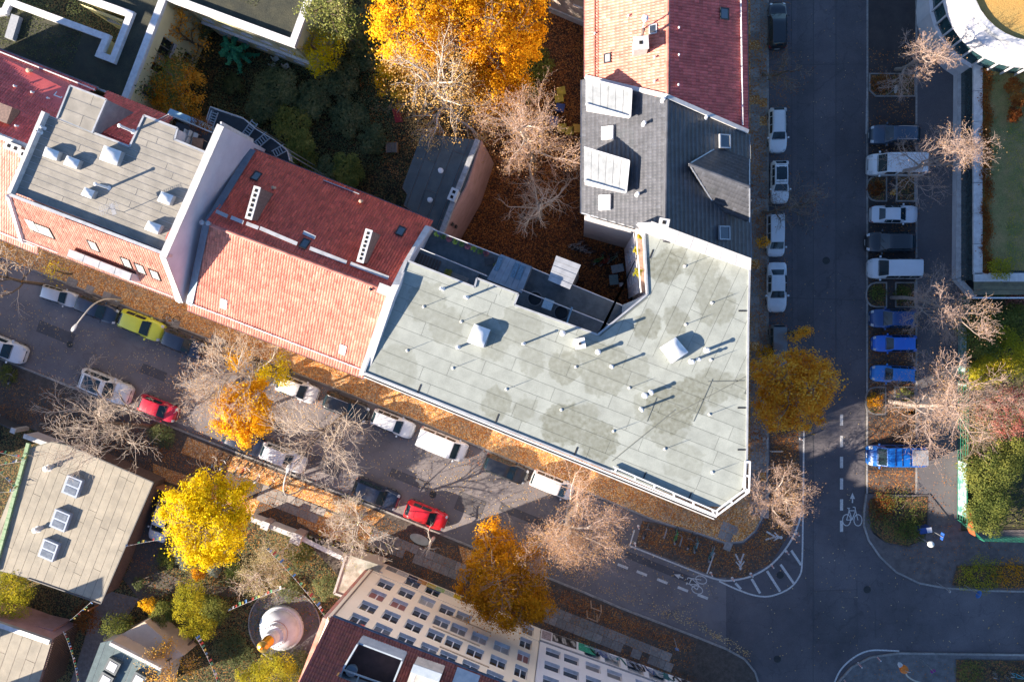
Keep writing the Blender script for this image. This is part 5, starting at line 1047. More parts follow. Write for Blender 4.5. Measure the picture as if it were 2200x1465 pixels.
# ------------------------------------------------------------------ red house cut by the left edge
B4 = thing('apartment_building', 'red pantile house cut by the picture edge beside the kindergarten roof', 'building', W(40, 260, 0))
e0, e1 = W(-120, 462, 13), W(82, 545, 13); r0, r1 = W(-120, 244, 16.6), W(60, 316, 16.6); f0, f1 = W(-130, 57, 13.6), W(210, 191, 13.6); r2 = W(130, 344, 16.6)
walls(B4, [e0+SN*.5, e1+SN*.5, f1-SN*.4, f0-SN*.4], 0, 12.8, SAND)
pl4 = slope(B4, [e0, e1, r1, r0], TILEQ); pl4r = slope(B4, [f1, f0, r0, W(100, 333, 16.6), W(160, 200, 14.4)], TILER); ridge(B4, r0, r1, COPING, .22); gutter(B4, f1+SN*.08, f0+SN*.08, BLUEZINC); gutter(B4, e0-SN*.06, e1-SN*.06)
snowguard(B4, pl4, pl4.p(.2, .6), pl4.p((e1-e0).length-.2, .6)); snowguard(B4, pl4r, pl4r.at(205, 196), pl4r.at(-20, 106))
for u, v in ((36, 187), (73, 200), (107, 213), (39, 272)): pipe(B4, pl4r.at(u, v), .06, .25)
pipe(B4, pl4r.at(67, 155), .12, .35, mat('clay_vent', (.6, .42, .28), .7)); skylight(B4, pl4r, 133, 201, .7, 1.0, WHITEP, GLASS, .14, n=2)
p = pl4r.at(14, 246); b = MB(); b.box(p+Vector((0, 0, .3)), (1.7, 1.3, .9), _a); b.build('dormer', BRICK, B4, world=True)
chimney(B4, W(28, 317, 17), ST, 1.2, .5, 15.8, 17, 2); chimney(B4, W(55, 334, 17.4), ST, 1.0, .5, 15.8, 17.3, 2)

# ------------------------------------------------------------------ kindergarten with planted roof, yellow walls
KZ = 8.0
GROOF = mat('planted_roof', (.062, .062, .04), .95, (.03, .034, .026), scale=.9, detail=10, bump=1, bscale=12, fine=.5, contrast=(.35, .68))
B5 = thing('kindergarten', 'yellow-walled building with planted flat roofs and white parapets around a light well', 'building', W(180, 100, 0))
def ringpar(par, pts, z, w=.75, h=.35, closed=True, m=None):
    q = pts+[pts[0]] if closed else pts
    for a, c in zip(q[:-1], q[1:]):
        a, c = W(*a, z+h), W(*c, z+h); d = (c-a).normalized(); b = MB(); b.bar(a-d*w/2-Vector((0, 0, h/2)), c+d*w/2-Vector((0, 0, h/2+.004*rnd.random())), w, h); b.build('parapet', m or mat('white_parapet', (.66, .67, .69), .8, (.52, .53, .56), scale=3, fine=.1), par, world=True)
wellp = [(-60, 40), (3, 35), (18, 3), (228, 80), (212, 115), (243, 127), (278, 33), (186, 0), (170, -60), (-60, -60)]
lw = [(-250, -200), (366, -60), (344, 10), (264, 214), (0, 112), (-250, 20)]
hole = [(15, 38), (26, 12), (233, 86), (218, 118), (238, 126), (268, 40), (170, -10), (150, -100), (-30, -100)]
# the planted roof is laid round the light well in pieces
L1 = [W2(*p, KZ) for p in ((-250, 20), (0, 112), (264, 214), (300, 120), (240, 126), (214, 116), (228, 82), (20, 4), (4, 36), (-60, 20), (-250, -60))]; L2 = [W2(*p, KZ) for p in ((300, 120), (344, 8), (375, -70), (300, -100), (278, 33), (242, 126))]
L3 = [W2(*p, KZ) for p in ((278, 33), (310, -110), (120, -110), (180, 0))]
for i, L_ in enumerate((L1, L2, L3)): walls(B5, L_, 0, KZ-.01*i, YELW, 'wall', False); b = MB(); b.face([(p.x, p.y, KZ-.01*i) for p in (L_ if sum(L_[i].x*L_[(i+1) % len(L_)].y-L_[(i+1) % len(L_)].x*L_[i].y for i in range(len(L_))) > 0 else L_[::-1])]); b.build('planted_roof', GROOF, B5, world=True)
ringpar(B5, [(-20, 28), (8, 24), (18, 3), (228, 80), (212, 117), (241, 128), (279, 30), (170, -8)], KZ, .55, .4, False)
ringpar(B5, [(372, -60), (348, 0), (266, 214)], KZ, .6, .4, False)
R5 = [W2(*p, KZ) for p in ((350, -120), (382, 0), (628, 93), (668, -20), (700, -120))]
walls(B5, R5, 0, KZ, YELW); walls(B5, shrink(R5, .3), KZ-.2, KZ+.02, GROOF, 'planted_roof'); ringpar(B5, [(356, -8), (628, 92), (668, -16), (690, -80)], KZ, .6, .4, False)
A = Vector((*W2(349, 6, KZ), 0)); Bp = Vector((*W2(264, 214, KZ), 0)); d = (Bp-A).normalized()
wl = wins_px(A, d, ((344, 84), (337, 102), (330, 119), (323, 138)), .95, 2.6, .15)
facade(B5, A+Vector((.14, -.05, 0)), Bp+Vector((.14, -.05, 0)), .05, KZ, [(w[0], 5.2, .82, 2.2, 1) for w in wl]+[(w[0], 5.2, .9, 2.0, 2) for w in wins_px(A, d, ((308, 192),), 1, 2)]+[(w[0], 1.6, .9, 1.8, 2) for w in wl[::2]], YELW, side=-1)
A = Vector((*W2(382, 2, KZ), 0)); Bp = Vector((*W2(628, 95, KZ), 0)); L = (Bp-A).length
facade(B5, A-SN*.05, Bp-SN*.05, .05, KZ, [(1.2+1.9*i, z, 1.2, 1.5, 2) for i in range(int(L/1.9)) for z in (2.0, 5.4)], YELW, side=1)
b = MB(); b.bar(A-SN*.18+Vector((0, 0, 3.6)), Bp-SN*.18+Vector((0, 0, 3.6)), .25, .12); b.build('string_course', mat('white_parapet', (.66, .67, .69)), B5, world=True)
A = Vector((*W2(20, 4, KZ), 0)); 
for a, c, nm in (((33, 33), (18, 83), 'roof_vent_box'),):
    p, q = W(*a, KZ+.5), W(*c, KZ+.5); b = MB(); b.bar(p-Vector((0, 0, .25)), q-Vector((0, 0, .25)), .75, .5); b.build(nm, mat('ribbed_grey', (.36, .38, .4), .6, (.28, .3, .32), scale=6), B5, world=True)
A = Vector((*W2(178, 3, KZ-.3), 0)); Bp = Vector((*W2(268, 36, KZ-.3), 0)); facade(B5, A-SN*.35, Bp-SN*.35, .1, KZ-.02, [(1.2, 5.5, 1.4, 1.6, 2), (2.9, 5.5, 1.0, 1.6, 1)], YELW, side=1)

# ------------------------------------------------------------------ pink rear building
B6 = thing('rear_building', 'narrow rear house with dark flat roof, stone coping and a pink render fire wall', 'building', W(930, 420, 0))
PZ = 9.6
q6 = [(905, 285), (862, 402), (873, 417), (865, 440), (945, 500), (1002, 398), (1034, 300)]
walls(B6, [W2(u, v, PZ) for u, v in q6], 0, PZ-.4, PINKW)
roof_sheets(B6, shrink([W2(u, v, PZ-.2) for u, v in q6], .05), PZ-.35, math.atan2(SN.y, SN.x), 1.0, (4, 8), mat('dark_bitumen', (.085, .105, .11), .85, (.055, .07, .075), scale=1.2, fine=.2, objvar=.1), 6)
pts6 = [(1026, 300), (1002, 360), (978, 420), (948, 500)]
for a, c in zip(pts6[:-1], pts6[1:]): a, c = W(*a, PZ), W(*c, PZ); b = MB(); b.bar(a-Vector((0, 0, .25)), c-Vector((0, 0, .25)), .4, .5); b.build('coping', mat('mossy_coping', (.34, .36, .38), .85, (.2, .21, .22), scale=4, fine=.2), B6, world=True)
for u, v in ((947, 367), (924, 430)): pipe(B6, W(u, v, PZ-.3), .12, .3)
chimney(B6, W(973, 418, PZ+.9), (.4, .9), .9, .5, 8, PZ+.8, 2, COPING)
A = Vector((*W2(1032, 300, PZ), 0)); Bp = Vector((*W2(951, 503, PZ), 0)); b = MB(); d = (Bp-A).normalized(); n = Vector((-d.y, d.x, 0))
for k, (u, v) in enumerate(((971, 482), (979, 487))): p = on_vplane(u, v, A, d, 0); b = MB(); b.box(p+n*.05, (.28, .1, .7), ax=(d, n, Vector((0, 0, 1)))); b.build('wall_vent', DARKMETAL, B6, world=True)

# ------------------------------------------------------------------ houses on the main road
B7 = thing('apartment_building', 'red pantile house on the main road with chimney and white cowl', 'building', W(1430, 80, 0))
EZ, GZ = 14.0, 16.75
l0, l1 = W(1257, -260, EZ), W(1258, 167, EZ); g0, g1 = W(1437, -260, GZ), W(1434, 209, GZ); k0, k1 = W(1600, -260, EZ), W(1606, 284, EZ)
walls(B7, [l0+Vector((.4, 0, 0)), l1+Vector((.4, 0, 0)), g1, k1-Vector((.4, 0, 0)), k0-Vector((.4, 0, 0))], 0, EZ-.2, CREAM)
pl7 = slope(B7, [l0, l1, g1, g0], TILEP); pl7r = slope(B7, [k1, k0, g0, g1], TILER); ridge(B7, g0+Vector((0, 0, .03)), g1+Vector((0, 0, .03)), TILEP); gutter(B7, l0+Vector((-.06, 0, 0)), l1+Vector((-.06, 0, 0))); gutter(B7, k1+Vector((.06, 0, 0)), k0+Vector((.06, 0, 0)), BLUEZINC)
_p = pl7r.at(1593, 270); _q = pl7r.at(1588, -40); snowguard(B7, pl7r, _p, _q)
b = MB(); a, c = pl7.at(1279, -20)+pl7.N*.1, pl7.at(1279, 168)+pl7.N*.1; b.bar(a, c, .05, .06); b.bar(a+Vector((.22, 0, .1)), c+Vector((.22, 0, .1)), .03, .03)
for i in range(22): p = a.lerp(c, i/21); b.bar(p, p+Vector((.22, 0, .1)), .03, .03)
b.build('roof_ladder', mat('red_painted_steel', (.42, .12, .09), .5), B7, world=True)
skylight(B7, pl7, 1306, 126, .7, .55, DARKMETAL, ZINC); skylight(B7, pl7, 1404, 64, .7, .6, ZINC); skylight(B7, pl7r, 1555, 31, .85, .75)
ck = chimney(B7, W(1377, 92, 17.4), (1, .05), .95, .8, 15, 17.3, 1, mat('pale_chimney', (.52, .45, .42), .9, (.42, .35, .32), scale=5, fine=.2))
p = W(1381, 70, 17.6); pipe(B7, Vector((p.x, p.y, 15.6)), .1, 2.4, BRICK); b = MB(); p = W(1386, 40, 18); b.lathe((p.x, p.y, 15.8), [(.05, 0), (.05, 1.9), (.2, 2.0), (.24, 2.3), (.1, 2.5)], 10); b.build('cowl', WHITEP, B7, world=True, smooth=True)
for u, v, pl in ((1278, 74, pl7), (1350, 36, pl7), (1406, 125, pl7), (1406, 176, pl7), (1458, 62, pl7r), (1458, 120, pl7r), (1457, 184, pl7r)): pipe(B7, pl.at(u, v), .05, .22)
# verge between red and black roofs
for a, c in ((l1, g1), (g1, k1)): b = MB(); b.bar(a+Vector((0, 0, .12)), c+Vector((0, 0, .12)), .28, .2); b.build('verge', COPING, B7, world=True)

B8 = thing('apartment_building', 'black-tiled house on the main road with pale dormers and a cross gable', 'building', W(1430, 380, 0))
m0, m1 = W(1251, 172, EZ), W(1250, 458, EZ); h0, h1 = W(1434, 212, GZ), W(1428, 520, GZ); n0, n1 = W(1608, 288, EZ), W(1612, 556, EZ)
cut = W(1372, 492, EZ+1.6)
walls(B8, [m0+Vector((.4, .2, 0)), m1+Vector((.4, .1, 0)), W2(1366, 492, EZ), W2(1400, 500, EZ), n1-Vector((.4, 0, 0)), n0-Vector((.4, 0, 0)), h0], 0, EZ-.2, WHITEW)
pl8 = slope(B8, [m0, m1, cut, W(1410, 505, 16.4), h1, h0], TILEB, .22, .34); pl8r = slope(B8, [n1, n0, h0, h1], TILEB, .22, .34); ridge(B8, h0+Vector((0, 0, .02)), h1+Vector((0, 0, .02)), TILEB)
gutter(B8, m0+Vector((-.06, 0, 0)), m1+Vector((-.06, 0, 0))); gutter(B8, n1+Vector((.06, 0, 0)), n0+Vector((.06, 0, 0)))
b = MB(); b.bar(m1, cut, .1, .14); b.build('verge', ZINC, B8, world=True)
PANEL = mat('pale_dormer_sheet', (.52, .53, .51), .6, (.36, .38, .37), scale=2.2, fine=.15)
for qs, nm in ((((1258, 168), (1357, 193), (1354, 252), (1258, 224)), 0), (((1255, 317), (1352, 346), (1345, 414), (1255, 388)), 1)):
    P = [W(u, v, 16.25) for u, v in qs]; dm = walls(B8, shrink(P, .06), EZ-.4, 16.1, WHITEW, 'dormer')
    for i in range(6):
        t0_, t1_ = i/6, (i+.955)/6; b = MB(); b.prism([P[0].lerp(P[1], t0_), P[0].lerp(P[1], t1_), P[3].lerp(P[2], t1_), P[3].lerp(P[2], t0_)], 16.08, 16.2+.012*(i % 2)); b.build('dormer_sheet', PANEL, dm, world=True)
    for a, c in ((P[3], P[2]), (P[0], P[1]), (P[1], P[2])): b = MB(); b.bar(a+Vector((0, 0, -.03)), c+Vector((0, 0, -.03)), .1, .2); b.build('dormer_trim', WHITEP, dm, world=True)
g = [W(u, v, z) for u, v, z in ((1480, 353, 16.55), (1610, 402, 16.55), (1541, 317, 14.9), (1610, 343, 14.9), (1541, 450, 14.9), (1610, 478, 14.9))]
slope(B8, [g[3], g[2], g[0], g[1]], TILEB, .22, .34); slope(B8, [g[4], g[5], g[1], g[0]], TILEB, .22, .34); ridge(B8, g[0]+Vector((0, 0, .03)), g[1]+Vector((0, 0, .03)), TILEB); b = MB(); b.face([g[3], g[5], g[1]][::-1]); b.build('cross_gable', CREAM, B8, world=True)
for a, c in ((g[0], g[2]), (g[0], g[4]), (g[5], g[1]), (g[1], g[3])): b = MB(); b.bar(a+Vector((0, 0, .04)), c+Vector((0, 0, .04)), .08, .06); b.build('valley_trim', ZINC, B8, world=True)
skylight(B8, pl8, 1307, 287, .95, .9, WHITEP, mat('pale_blind2', (.6, .6, .58), .5), .25); skylight(B8, pl8, 1301, 436, 1.1, .9, WHITEP, mat('pale_blind2', (.6,)*3), .25)
for u, v in ((1555, 305), (1554, 501)): skylight(B8, pl8r, u, v, 1.0, .9, ZINC, GLASS, .22)
for u, v in ((1383, 268), (1369, 419), (1424, 217)): pipe(B8, pl8.at(u, v), .1, .5)
pipe(B8, pl8r.at(1516, 254), .08, .4); chimney(B8, W(1427, 478, 17.5), (1, -.2), .6, .45, 16, 17.4, 1, COPING)
A = Vector((*W2(1256, 462, EZ), 0)); Bp = Vector((*W2(1366, 493, EZ), 0)); b = MB(); nq = Vector(((Bp-A).y, -(Bp-A).x, 0)).normalized()*.03; b.face([A+nq, Bp+nq, Bp+nq+Vector((0, 0, EZ-.1)), A+nq+Vector((0, 0, EZ-.1))]); b.build('courtyard_wall', mat('grey_white_render', (.56, .54, .54), .9, (.44, .42, .43), scale=.7, fine=.1), B8, world=True)
B13 = thing('rear_building', 'beige house wall with dark windows at the upper picture edge beside the orange crown', 'building', W(1215, 10, 0))
A, Bp = W(1180, 24), W(1256, 56); up = Vector(((Bp-A).y, -(Bp-A).x, 0)).normalized(); walls(B13, [A-up*.05, Bp-up*.05, Bp-up*8, A-up*8], 0, 11.9, SAND); facade(B13, A, Bp, .05, 12, [((q-A).dot((Bp-A).normalized()), q.z, .9, 1.3, 2) for q in (on_vplane(1243, 4, A, (Bp-A).normalized(), .15), on_vplane(1243, 36, A, (Bp-A).normalized(), .15))], mat('beige_render', (.5, .42, .38), .9, fine=.08, scale=.8), side=1)
walls(B13, [A+up*.12, Bp+up*.12, Bp-up*.1, A-up*.1], 0, 1.0, COPING, 'plinth')
# ================================================================== MORE BUILDINGS, WALLS, GARDEN THINGS
def graffiti(par, A, d, n, u0, u1, z0, z1, cols, seed, name='graffiti', k=7):
    """sprayed strokes and panels on a wall: thin raised bands"""
    r = random.Random(seed); 
    for j in range(k):
        m = mat('spray_'+str(cols[j % len(cols)]).replace(' ', ''), cols[j % len(cols)], .7, scale=4, fine=.1); b = MB(); a0 = u0+(u1-u0)*j/k; w = (u1-u0)/k; zz = (z0+z1)/2; pts = []
        for i in range(9): t = i/8*2*math.pi*r.uniform(.7, 1.0); pts.append(A+d*(a0+w*.5+w*.45*math.cos(t+j))+n*(.02+.003*j)+Vector((0, 0, zz+(z1-z0)*.42*math.sin(t*1.5+j))))
        for p, q in zip(pts[:-1], pts[1:]):
            x = (q-p).normalized(); b.box((p+q)/2, ((q-p).length+.1, .16, .01), ax=(x, Vector((0, 0, 1)).cross(n).cross(n).normalized() if False else n.cross(x), n))
        b.build(name, m, par, world=True)
def gpanel(par, A, d, n, u0, u1, z0, z1, col, off=.015, name='mural_panel'):
    b = MB(); b.box(A+d*((u0+u1)/2)+n*off+Vector((0, 0, (z0+z1)/2)), (u1-u0, .01, z1-z0), ax=(d, n, Vector((0, 0, 1)))); return b.build(name, mat('mural_'+'_'.join('%02d' % int(c*99) for c in col), col, .7, tuple(c*.6 for c in col), scale=5, fine=.15, contrast=(.42, .58)), par, world=True)

# ------------------------------------------------------------------ cream apartment block with many windows
B9 = thing('apartment_building', 'cream five-storey block with rows of white windows and a dark red roof', 'building', W(950, 1300, 0))
A9, C9 = W(810, 1202), W(1162, 1349); d9 = (C9-A9).normalized(); n9 = Vector((-d9.y, d9.x, 0)); L9 = (C9-A9).length
z2 = lambda x, y: (540+x/3.6625, 1065+y/3.6625)
cols9 = [[(1110, 640), (1045, 715), (970, 810), (900, 905), (830, 985)], [(1270, 700), (1200, 795), (1140, 890), (1070, 985)], [(1430, 765), (1370, 860), (1310, 960), (1250, 1060)], [(1530, 925), (1480, 1030), (1430, 1130)], [(1660, 978), (1620, 1085), (1577, 1190)], [(1785, 1150), (1750, 1255)], [(1962, 1225), (1932, 1330)]]
w9 = []
for c_ in cols9:
    us, zs = [], []
    for x, y in c_: p = on_vplane(*z2(x, y), A9, -d9, .16); us.append((p-A9).dot(d9)); zs.append(p.z)
    u = sum(us)/len(us)
    for z in (1.9, 4.75, 7.6, 10.45, 13.3):
        if z > min(zs)-1.2: w9.append((u, z, 1.4, 1.7, 2))
us = [((on_vplane(u, v, A9, -d9, .16)-A9).dot(d9)) for u, v in ((1132, 1357), (1128, 1383), (1124, 1414), (1118, 1447))]; u = sum(us)/4
w9 = [w for w in w9 if not (abs(w[1]-1.9) < .1 and w[0] < 3)]
for z in (1.7, 4.75, 7.6, 10.45, 13.3): w9.append((u, z, 1.1, 1.9, 2)); 
u5 = w9[-12][0]; u7 = max(w[0] for w in w9 if w[0] < u-1.5)
ub = (u7+u)/2
if u-u7 > 3.4:
    for z in (1.9, 4.75, 7.6, 10.45, 13.3): w9.append((ub, z, 1.25, 1.5, 2))
facade(B9, A9, C9, .02, 14.8, w9, CREAM, side=-1, depth=.27)
BACK = -n9*12.5
walls(B9, [A9-n9*.45, C9-n9*.45, C9+BACK, A9+BACK], 0, 14.7, CREAM, 'wall')
walls(B9, [A9-n9*.02-d9*.02, A9-d9*.02-n9*.5, A9+d9*.25-n9*.5, A9+d9*.25-n9*.4], 0, 14.75, CREAM, 'corner'); b = MB()
b.tube([A9+d9*.35+n9*.1+Vector((0, 0, .1)), A9+d9*.35+n9*.1+Vector((0, 0, 14.6))], .06, 6); b.build('downpipe', mat('brown_downpipe', (.2, .14, .11), .5), B9, world=True)
walls(B9, [A9+BACK*.02-d9*.35, A9+BACK-d9*.35, A9+BACK-d9*.04, A9+BACK*.02-d9*.04], 0, 14.7, mat('salmon_gable', (.6, .2, .14), .9, (.5, .33, .27), scale=1.2, fine=.15), 'gable_side')
for z in (3.2,): b = MB(); b.bar(A9+d9*.1+n9*.05+Vector((0, 0, z)), C9+n9*.05+Vector((0, 0, z)), .1, .1); b.build('string_course', CREAM, B9, world=True)
# shallow projecting bay, panel surrounds and ground-floor mural
for ua, ub_, za, zb in ((u7-5.0, u7-1.2, 5.6, 5.8), (u7-6.0, u7-1.8, 9.0, 9.15), (u7-4.8, u7-.6, 12.0, 12.1)): b = MB(); b.bar(A9+d9*ua+n9*.03+Vector((0, 0, za)), A9+d9*ub_+n9*.03+Vector((0, 0, za)), .06, .16); b.build('moulding', mat('ochre_render', (.6, .45, .3), .9, scale=2), B9, world=True)
x = 1.2
for col, w in (((.25, .25, .24), 1.1), ((.55, .55, .52), 1.1), ((.05, .05, .07), 1.0), ((.6, .3, .1), .9), ((.65, .5, .08), .9), ((.35, .5, .2), .9), ((.6, .6, .5), .9), ((.7, .5, .02), .7), ((.08, .07, .06), .9)): gpanel(B9, A9, d9, n9, x, x+w*.96, .35, 1.35, col); x += w
e9 = [W(714, 1325, 14.7), W(1180, 1506, 14.7)]; zr9 = 20.3; rb = -SN*7.0
e9a, e9b = e9[0], e9[1]; 
ra, rc = e9a+BACK*.55+Vector((0, 0, 5.2)), e9b+BACK*.55+Vector((0, 0, 5.2))
TERRH = [W(u, v, 16.2) for u, v in ((771, 1379), (866, 1415), (832, 1500), (722, 1462))]
DORMH = [W(u, v, 16.3) for u, v in ((890, 1425), (950, 1446), (930, 1500), (870, 1480))]
pl9 = slope(B9, [e9b, e9a, ra, rc], TILED, .22, .34, holes=(TERRH, DORMH))
slope(B9, [e9a+BACK*1.1-Vector((0, 0, 0)), e9b+BACK*1.1, rc, ra], TILED, .22, .34); ridge(B9, ra, rc, TILED)
for e, r_ in ((e9a, ra), (e9b, rc)): b = MB(); b.face([e-Vector((0, 0, .1)), r_-Vector((0, 0, .1)), e+BACK*1.1-Vector((0, 0, .1))]); b.face([e-Vector((0, 0, .1)), e+BACK*1.1-Vector((0, 0, .1)), r_-Vector((0, 0, .1))]); b.build('gable', CREAM, B9, world=True)
gutter(B9, e9b+n9*.1, e9a+n9*.1, mat('blue_zinc_gutter', (.3, .36, .42), .4, metal=.4), .12)
b = MB(); b.bar(e9a+Vector((0, 0, .1)), ra+Vector((0, 0, .1)), .16, .1); b.build('verge', mat('red_verge', (.3, .08, .07), .6), B9, world=True)
BLUEW = mat('shade_blue_cladding', (.36, .42, .47), .6, (.27, .33, .39), scale=2)  # terrace walls: white parapet with the blue of its shade put into colour
walls(B9, [p for p in TERRH], 14.4, 14.9, mat('brown_terrace', (.1, .055, .05), .8), 'terrace_floor')
for i in range(4): a, c = TERRH[i], TERRH[(i+1) % 4]; b = MB(); b.bar(Vector((a.x, a.y, 15.75 if i else 15.6)), Vector((c.x, c.y, 15.75 if i else 15.6)), .12, 1.7 if i else 1.5); b.build('terrace_wall', BLUEW, B9, world=True)
a, c = TERRH[3].lerp(TERRH[0], .25), TERRH[2].lerp(TERRH[1], .25)
for t_ in (0, .33, .66, 1): b = MB(); p = a.lerp(c, t_); b.bar((p.x, p.y, 15.9), (p.x+d9.x*.01-n9.x*1.2, p.y-n9.y*1.2, 15.9), .1, .1); b.build('glazing_bar', FRAMEW, B9, world=True)
b = MB(); b.bar((a.x, a.y, 15.9), (c.x, c.y, 15.9), .1, .1); b.build('glazing_bar', FRAMEW, B9, world=True)
dm = walls(B9, [DORMH[0], DORMH[1], DORMH[2], DORMH[3]], 14.8, 17.0, mat('pale_dormer_cheek', (.55, .52, .47), .8), 'dormer'); 
A = Vector((DORMH[0].x, DORMH[0].y, 0)); C_ = Vector((DORMH[1].x, DORMH[1].y, 0)); 
b = MB(); b.prism([A+n9*.35, C_+n9*.35, C_-n9*.3, A-n9*.3], 17.0, 17.12); b.build('dormer_sheet', BLUEW, dm, world=True)
p = (DORMH[0]+DORMH[1]+DORMH[2]+DORMH[3])/4; 
skylight(B9, Plane(p+Vector((0, 0, .76)), d9, -n9), 0, 0, 1.5, 1.5, FRAMEW, GLASS, .12, 'dormer_window', 2, p=Vector((p.x, p.y, 17.02)))
for u, v in ((1000, 1462), (1090, 1500)): p = pl9.at(u, v); b = MB(); b.box(p+pl9.N*.3, (1.8, 1.2, .6), ax=(pl9.E, pl9.U, pl9.N)); b.build('dormer', BLUEW, B9, world=True)
# chimney behind, pots and a round planter on the terrace
p = W(757, 1437, 15.2); t = thing('planter', 'bluish round planter on the roof terrace', 'planter', (p.x, p.y, 14.9)); b = MB(); b.lathe((0, 0, 0), [(.28, 0), (.42, .3), (.45, .62), (.4, .62), (.38, .55)], 14); b.build('pot', BLUEW, t, smooth=True)

# white block continuing the row to the junction
B14 = thing('apartment_building', 'white block with sprayed ground floor on the lower pavement by the junction', 'building', W(1320, 1400, 0))
A14, C14 = W(1163.5, 1349.5), W(1560, 1490); d14 = (C14-A14).normalized(); n14 = Vector((-d14.y, d14.x, 0))
z3 = lambda x, y: (1080+x/3.6625, 1065+y/3.6625); L14 = (C14-A14).length
wl = []
for lst in ([(390, 1240), (385, 1355)], [(535, 1295), (532, 1415)], [(705, 1355)], [(875, 1425)]):
    uu = [((on_vplane(*z3(*q), A14, -d14, .2)-A14).dot(d14), on_vplane(*z3(*q), A14, -d14, .2).z) for q in lst]; u = sum(q[0] for q in uu)/len(uu)
    for z in (4.6, 7.4, 10.2, 13.0): wl.append((u, z, 1.35, 1.4, 1))
for k in range(3): wl += [(wl[-1][0]+2.6, z, 1.35, 1.4, 1) for z in (4.6, 7.4, 10.2, 13.0)]
for x, y in ((700, 1255), (860, 1320), (1040, 1385), (1210, 1450)): p = on_vplane(*z3(x, y), A14, -d14, .2); wl.append(((p-A14).dot(d14), 1.5, 1.5, 1.9, 1, mat('grey_shutter', (.4, .41, .42), .6, scale=6)))
facade(B14, A14, C14, .02, 15.2, wl, PALEW, side=-1, depth=.26)
walls(B14, [A14-n14*.4, C14-n14*.4, C14-n14*13, A14-n14*13], 0, 15.15, PALEW); 
b = MB(); b.bar(A14+n14*.06+Vector((0, 0, 2.95)), C14+n14*.06+Vector((0, 0, 2.95)), .12, .14); b.build('string_course', mat('grey_band', (.33, .33, .34), .8), B14, world=True)
g0_, g1_ = A14+Vector((0, 0, 15.2)), C14+Vector((0, 0, 15.2)); q0, q1 = A14-n14*6.5+Vector((0, 0, 20.6)), C14-n14*6.5+Vector((0, 0, 20.6))
slope(B14, [g1_+n14*.3, g0_+n14*.3, q0, q1], TILED); slope(B14, [g0_-n14*13.2, g1_-n14*13.2, q1, q0], TILED)
for a, c, e in ((g0_, q0, g0_-n14*13), (g1_, q1, g1_-n14*13)): b = MB(); b.face([a-Vector((0, 0, .1)), c-Vector((0, 0, .1)), e-Vector((0, 0, .1))]); b.face([a-Vector((0, 0, .1)), e-Vector((0, 0, .1)), c-Vector((0, 0, .1))]); b.build('gable', PALEW, B14, world=True)
for u0, u1, z0, z1, col in ((.1, 1.0, .3, 2.2, (.4, .33, .34)), (1.1, 3.4, .2, 2.0, (.10, .085, .08)), (3.6, 5.2, .2, 1.9, (.05, .4, .25)), (5.0, 6.6, .2, 1.3, (.25, .3, .38)), (8.2, 9.4, .2, 1.5, (.3, .33, .42)), (10.8, 12.2, .2, 1.5, (.12, .2, .25)), (13.4, 15.0, .2, 1.6, (.35, .36, .4))): gpanel(B14, A14, d14, n14, u0, u1, z0, z1, col)
graffiti(B14, A14, d14, n14, 1.2, 3.3, .4, 1.8, [(.55, .53, .5), (.02, .02, .02)], 3, k=5); graffiti(B14, A14, d14, n14, 4.6, 17, .2, 1.7, [(.02, .02, .03), (.1, .14, .3), (.5, .52, .55), (.03, .2, .2), (.02, .02, .02)], 7, k=14)
# unseen house beyond the left edge, its body thinned to shape the road's shade
B15 = thing('apartment_building', 'unseen house beyond the left picture edge that shades the street', 'building', W(-60, 900, 0))
A, C_ = W(-44, 912), W(-520, 722); d = (C_-A).normalized(); n = Vector((d.y, -d.x, 0)); n = n if n.y > 0 else -n
walls(B15, [A, C_, C_-n*5, A-n*5], 0, 15, SAND); a0, a1 = A+Vector((0, 0, 15)), C_+Vector((0, 0, 15)); q0, q1 = A-n*2.5+Vector((0, 0, 16.6)), C_-n*2.5+Vector((0, 0, 16.6))
slope(B15, [a0+n*.3, a1+n*.3, q1, q0], TILE, .3, .4); slope(B15, [a1-n*5.3, a0-n*5.3, q0, q1], TILE, .3, .4)
for a, c, e in ((a0, q0, a0-n*5), (a1, q1, a1-n*5)): b = MB(); b.face([a-Vector((0, 0, .1)), c-Vector((0, 0, .1)), e-Vector((0, 0, .1))]); b.face([a-Vector((0, 0, .1)), e-Vector((0, 0, .1)), c-Vector((0, 0, .1))]); b.build('gable', SAND, B15, world=True)

# ------------------------------------------------------------------ low buildings of the garden, lower left
B10 = thing('garden_building', 'low building with wide pale flat roof, three blue roof lights and a green ridge strip', 'building', W(160, 1120, 0))
GZ1 = 3.2; RB10 = mat('pale_worn_bitumen', (.34, .31, .245), .85, (.25, .23, .185), scale=.8, detail=10, fine=.14, objvar=.05, bump=.25, bscale=25)
q10 = [(62, 962), (112, 948), (146, 956), (330, 1036), (217, 1296), (60, 1242), (-40, 1216)]
P10 = [W2(u, v, GZ1) for u, v in q10]
walls(B10, shrink(P10, .35), 0, GZ1-.1, mat('dark_brick', (.13, .09, .075), .9, (.09, .06, .05), scale=5, fine=.3)); walls(B10, P10, GZ1-.22, GZ1-.012, SEAM, 'roof_base')
roof_sheets(B10, shrink(P10, .06), GZ1, math.atan2(SN.y, SN.x)-.02, .8, (5, 10), RB10, 21, .03)
for a, c in zip(q10[2:5], q10[3:6]): p, q = W(*a, GZ1+.04), W(*c, GZ1+.04); b = MB(); b.bar(p, q, .1, .12); b.build('edge_trim', mat('dark_trim', (.05, .05, .055), .5), B10, world=True)
b = MB(); p = W(60, 952, GZ1+.3), W(-14, 1228, GZ1+.3); 
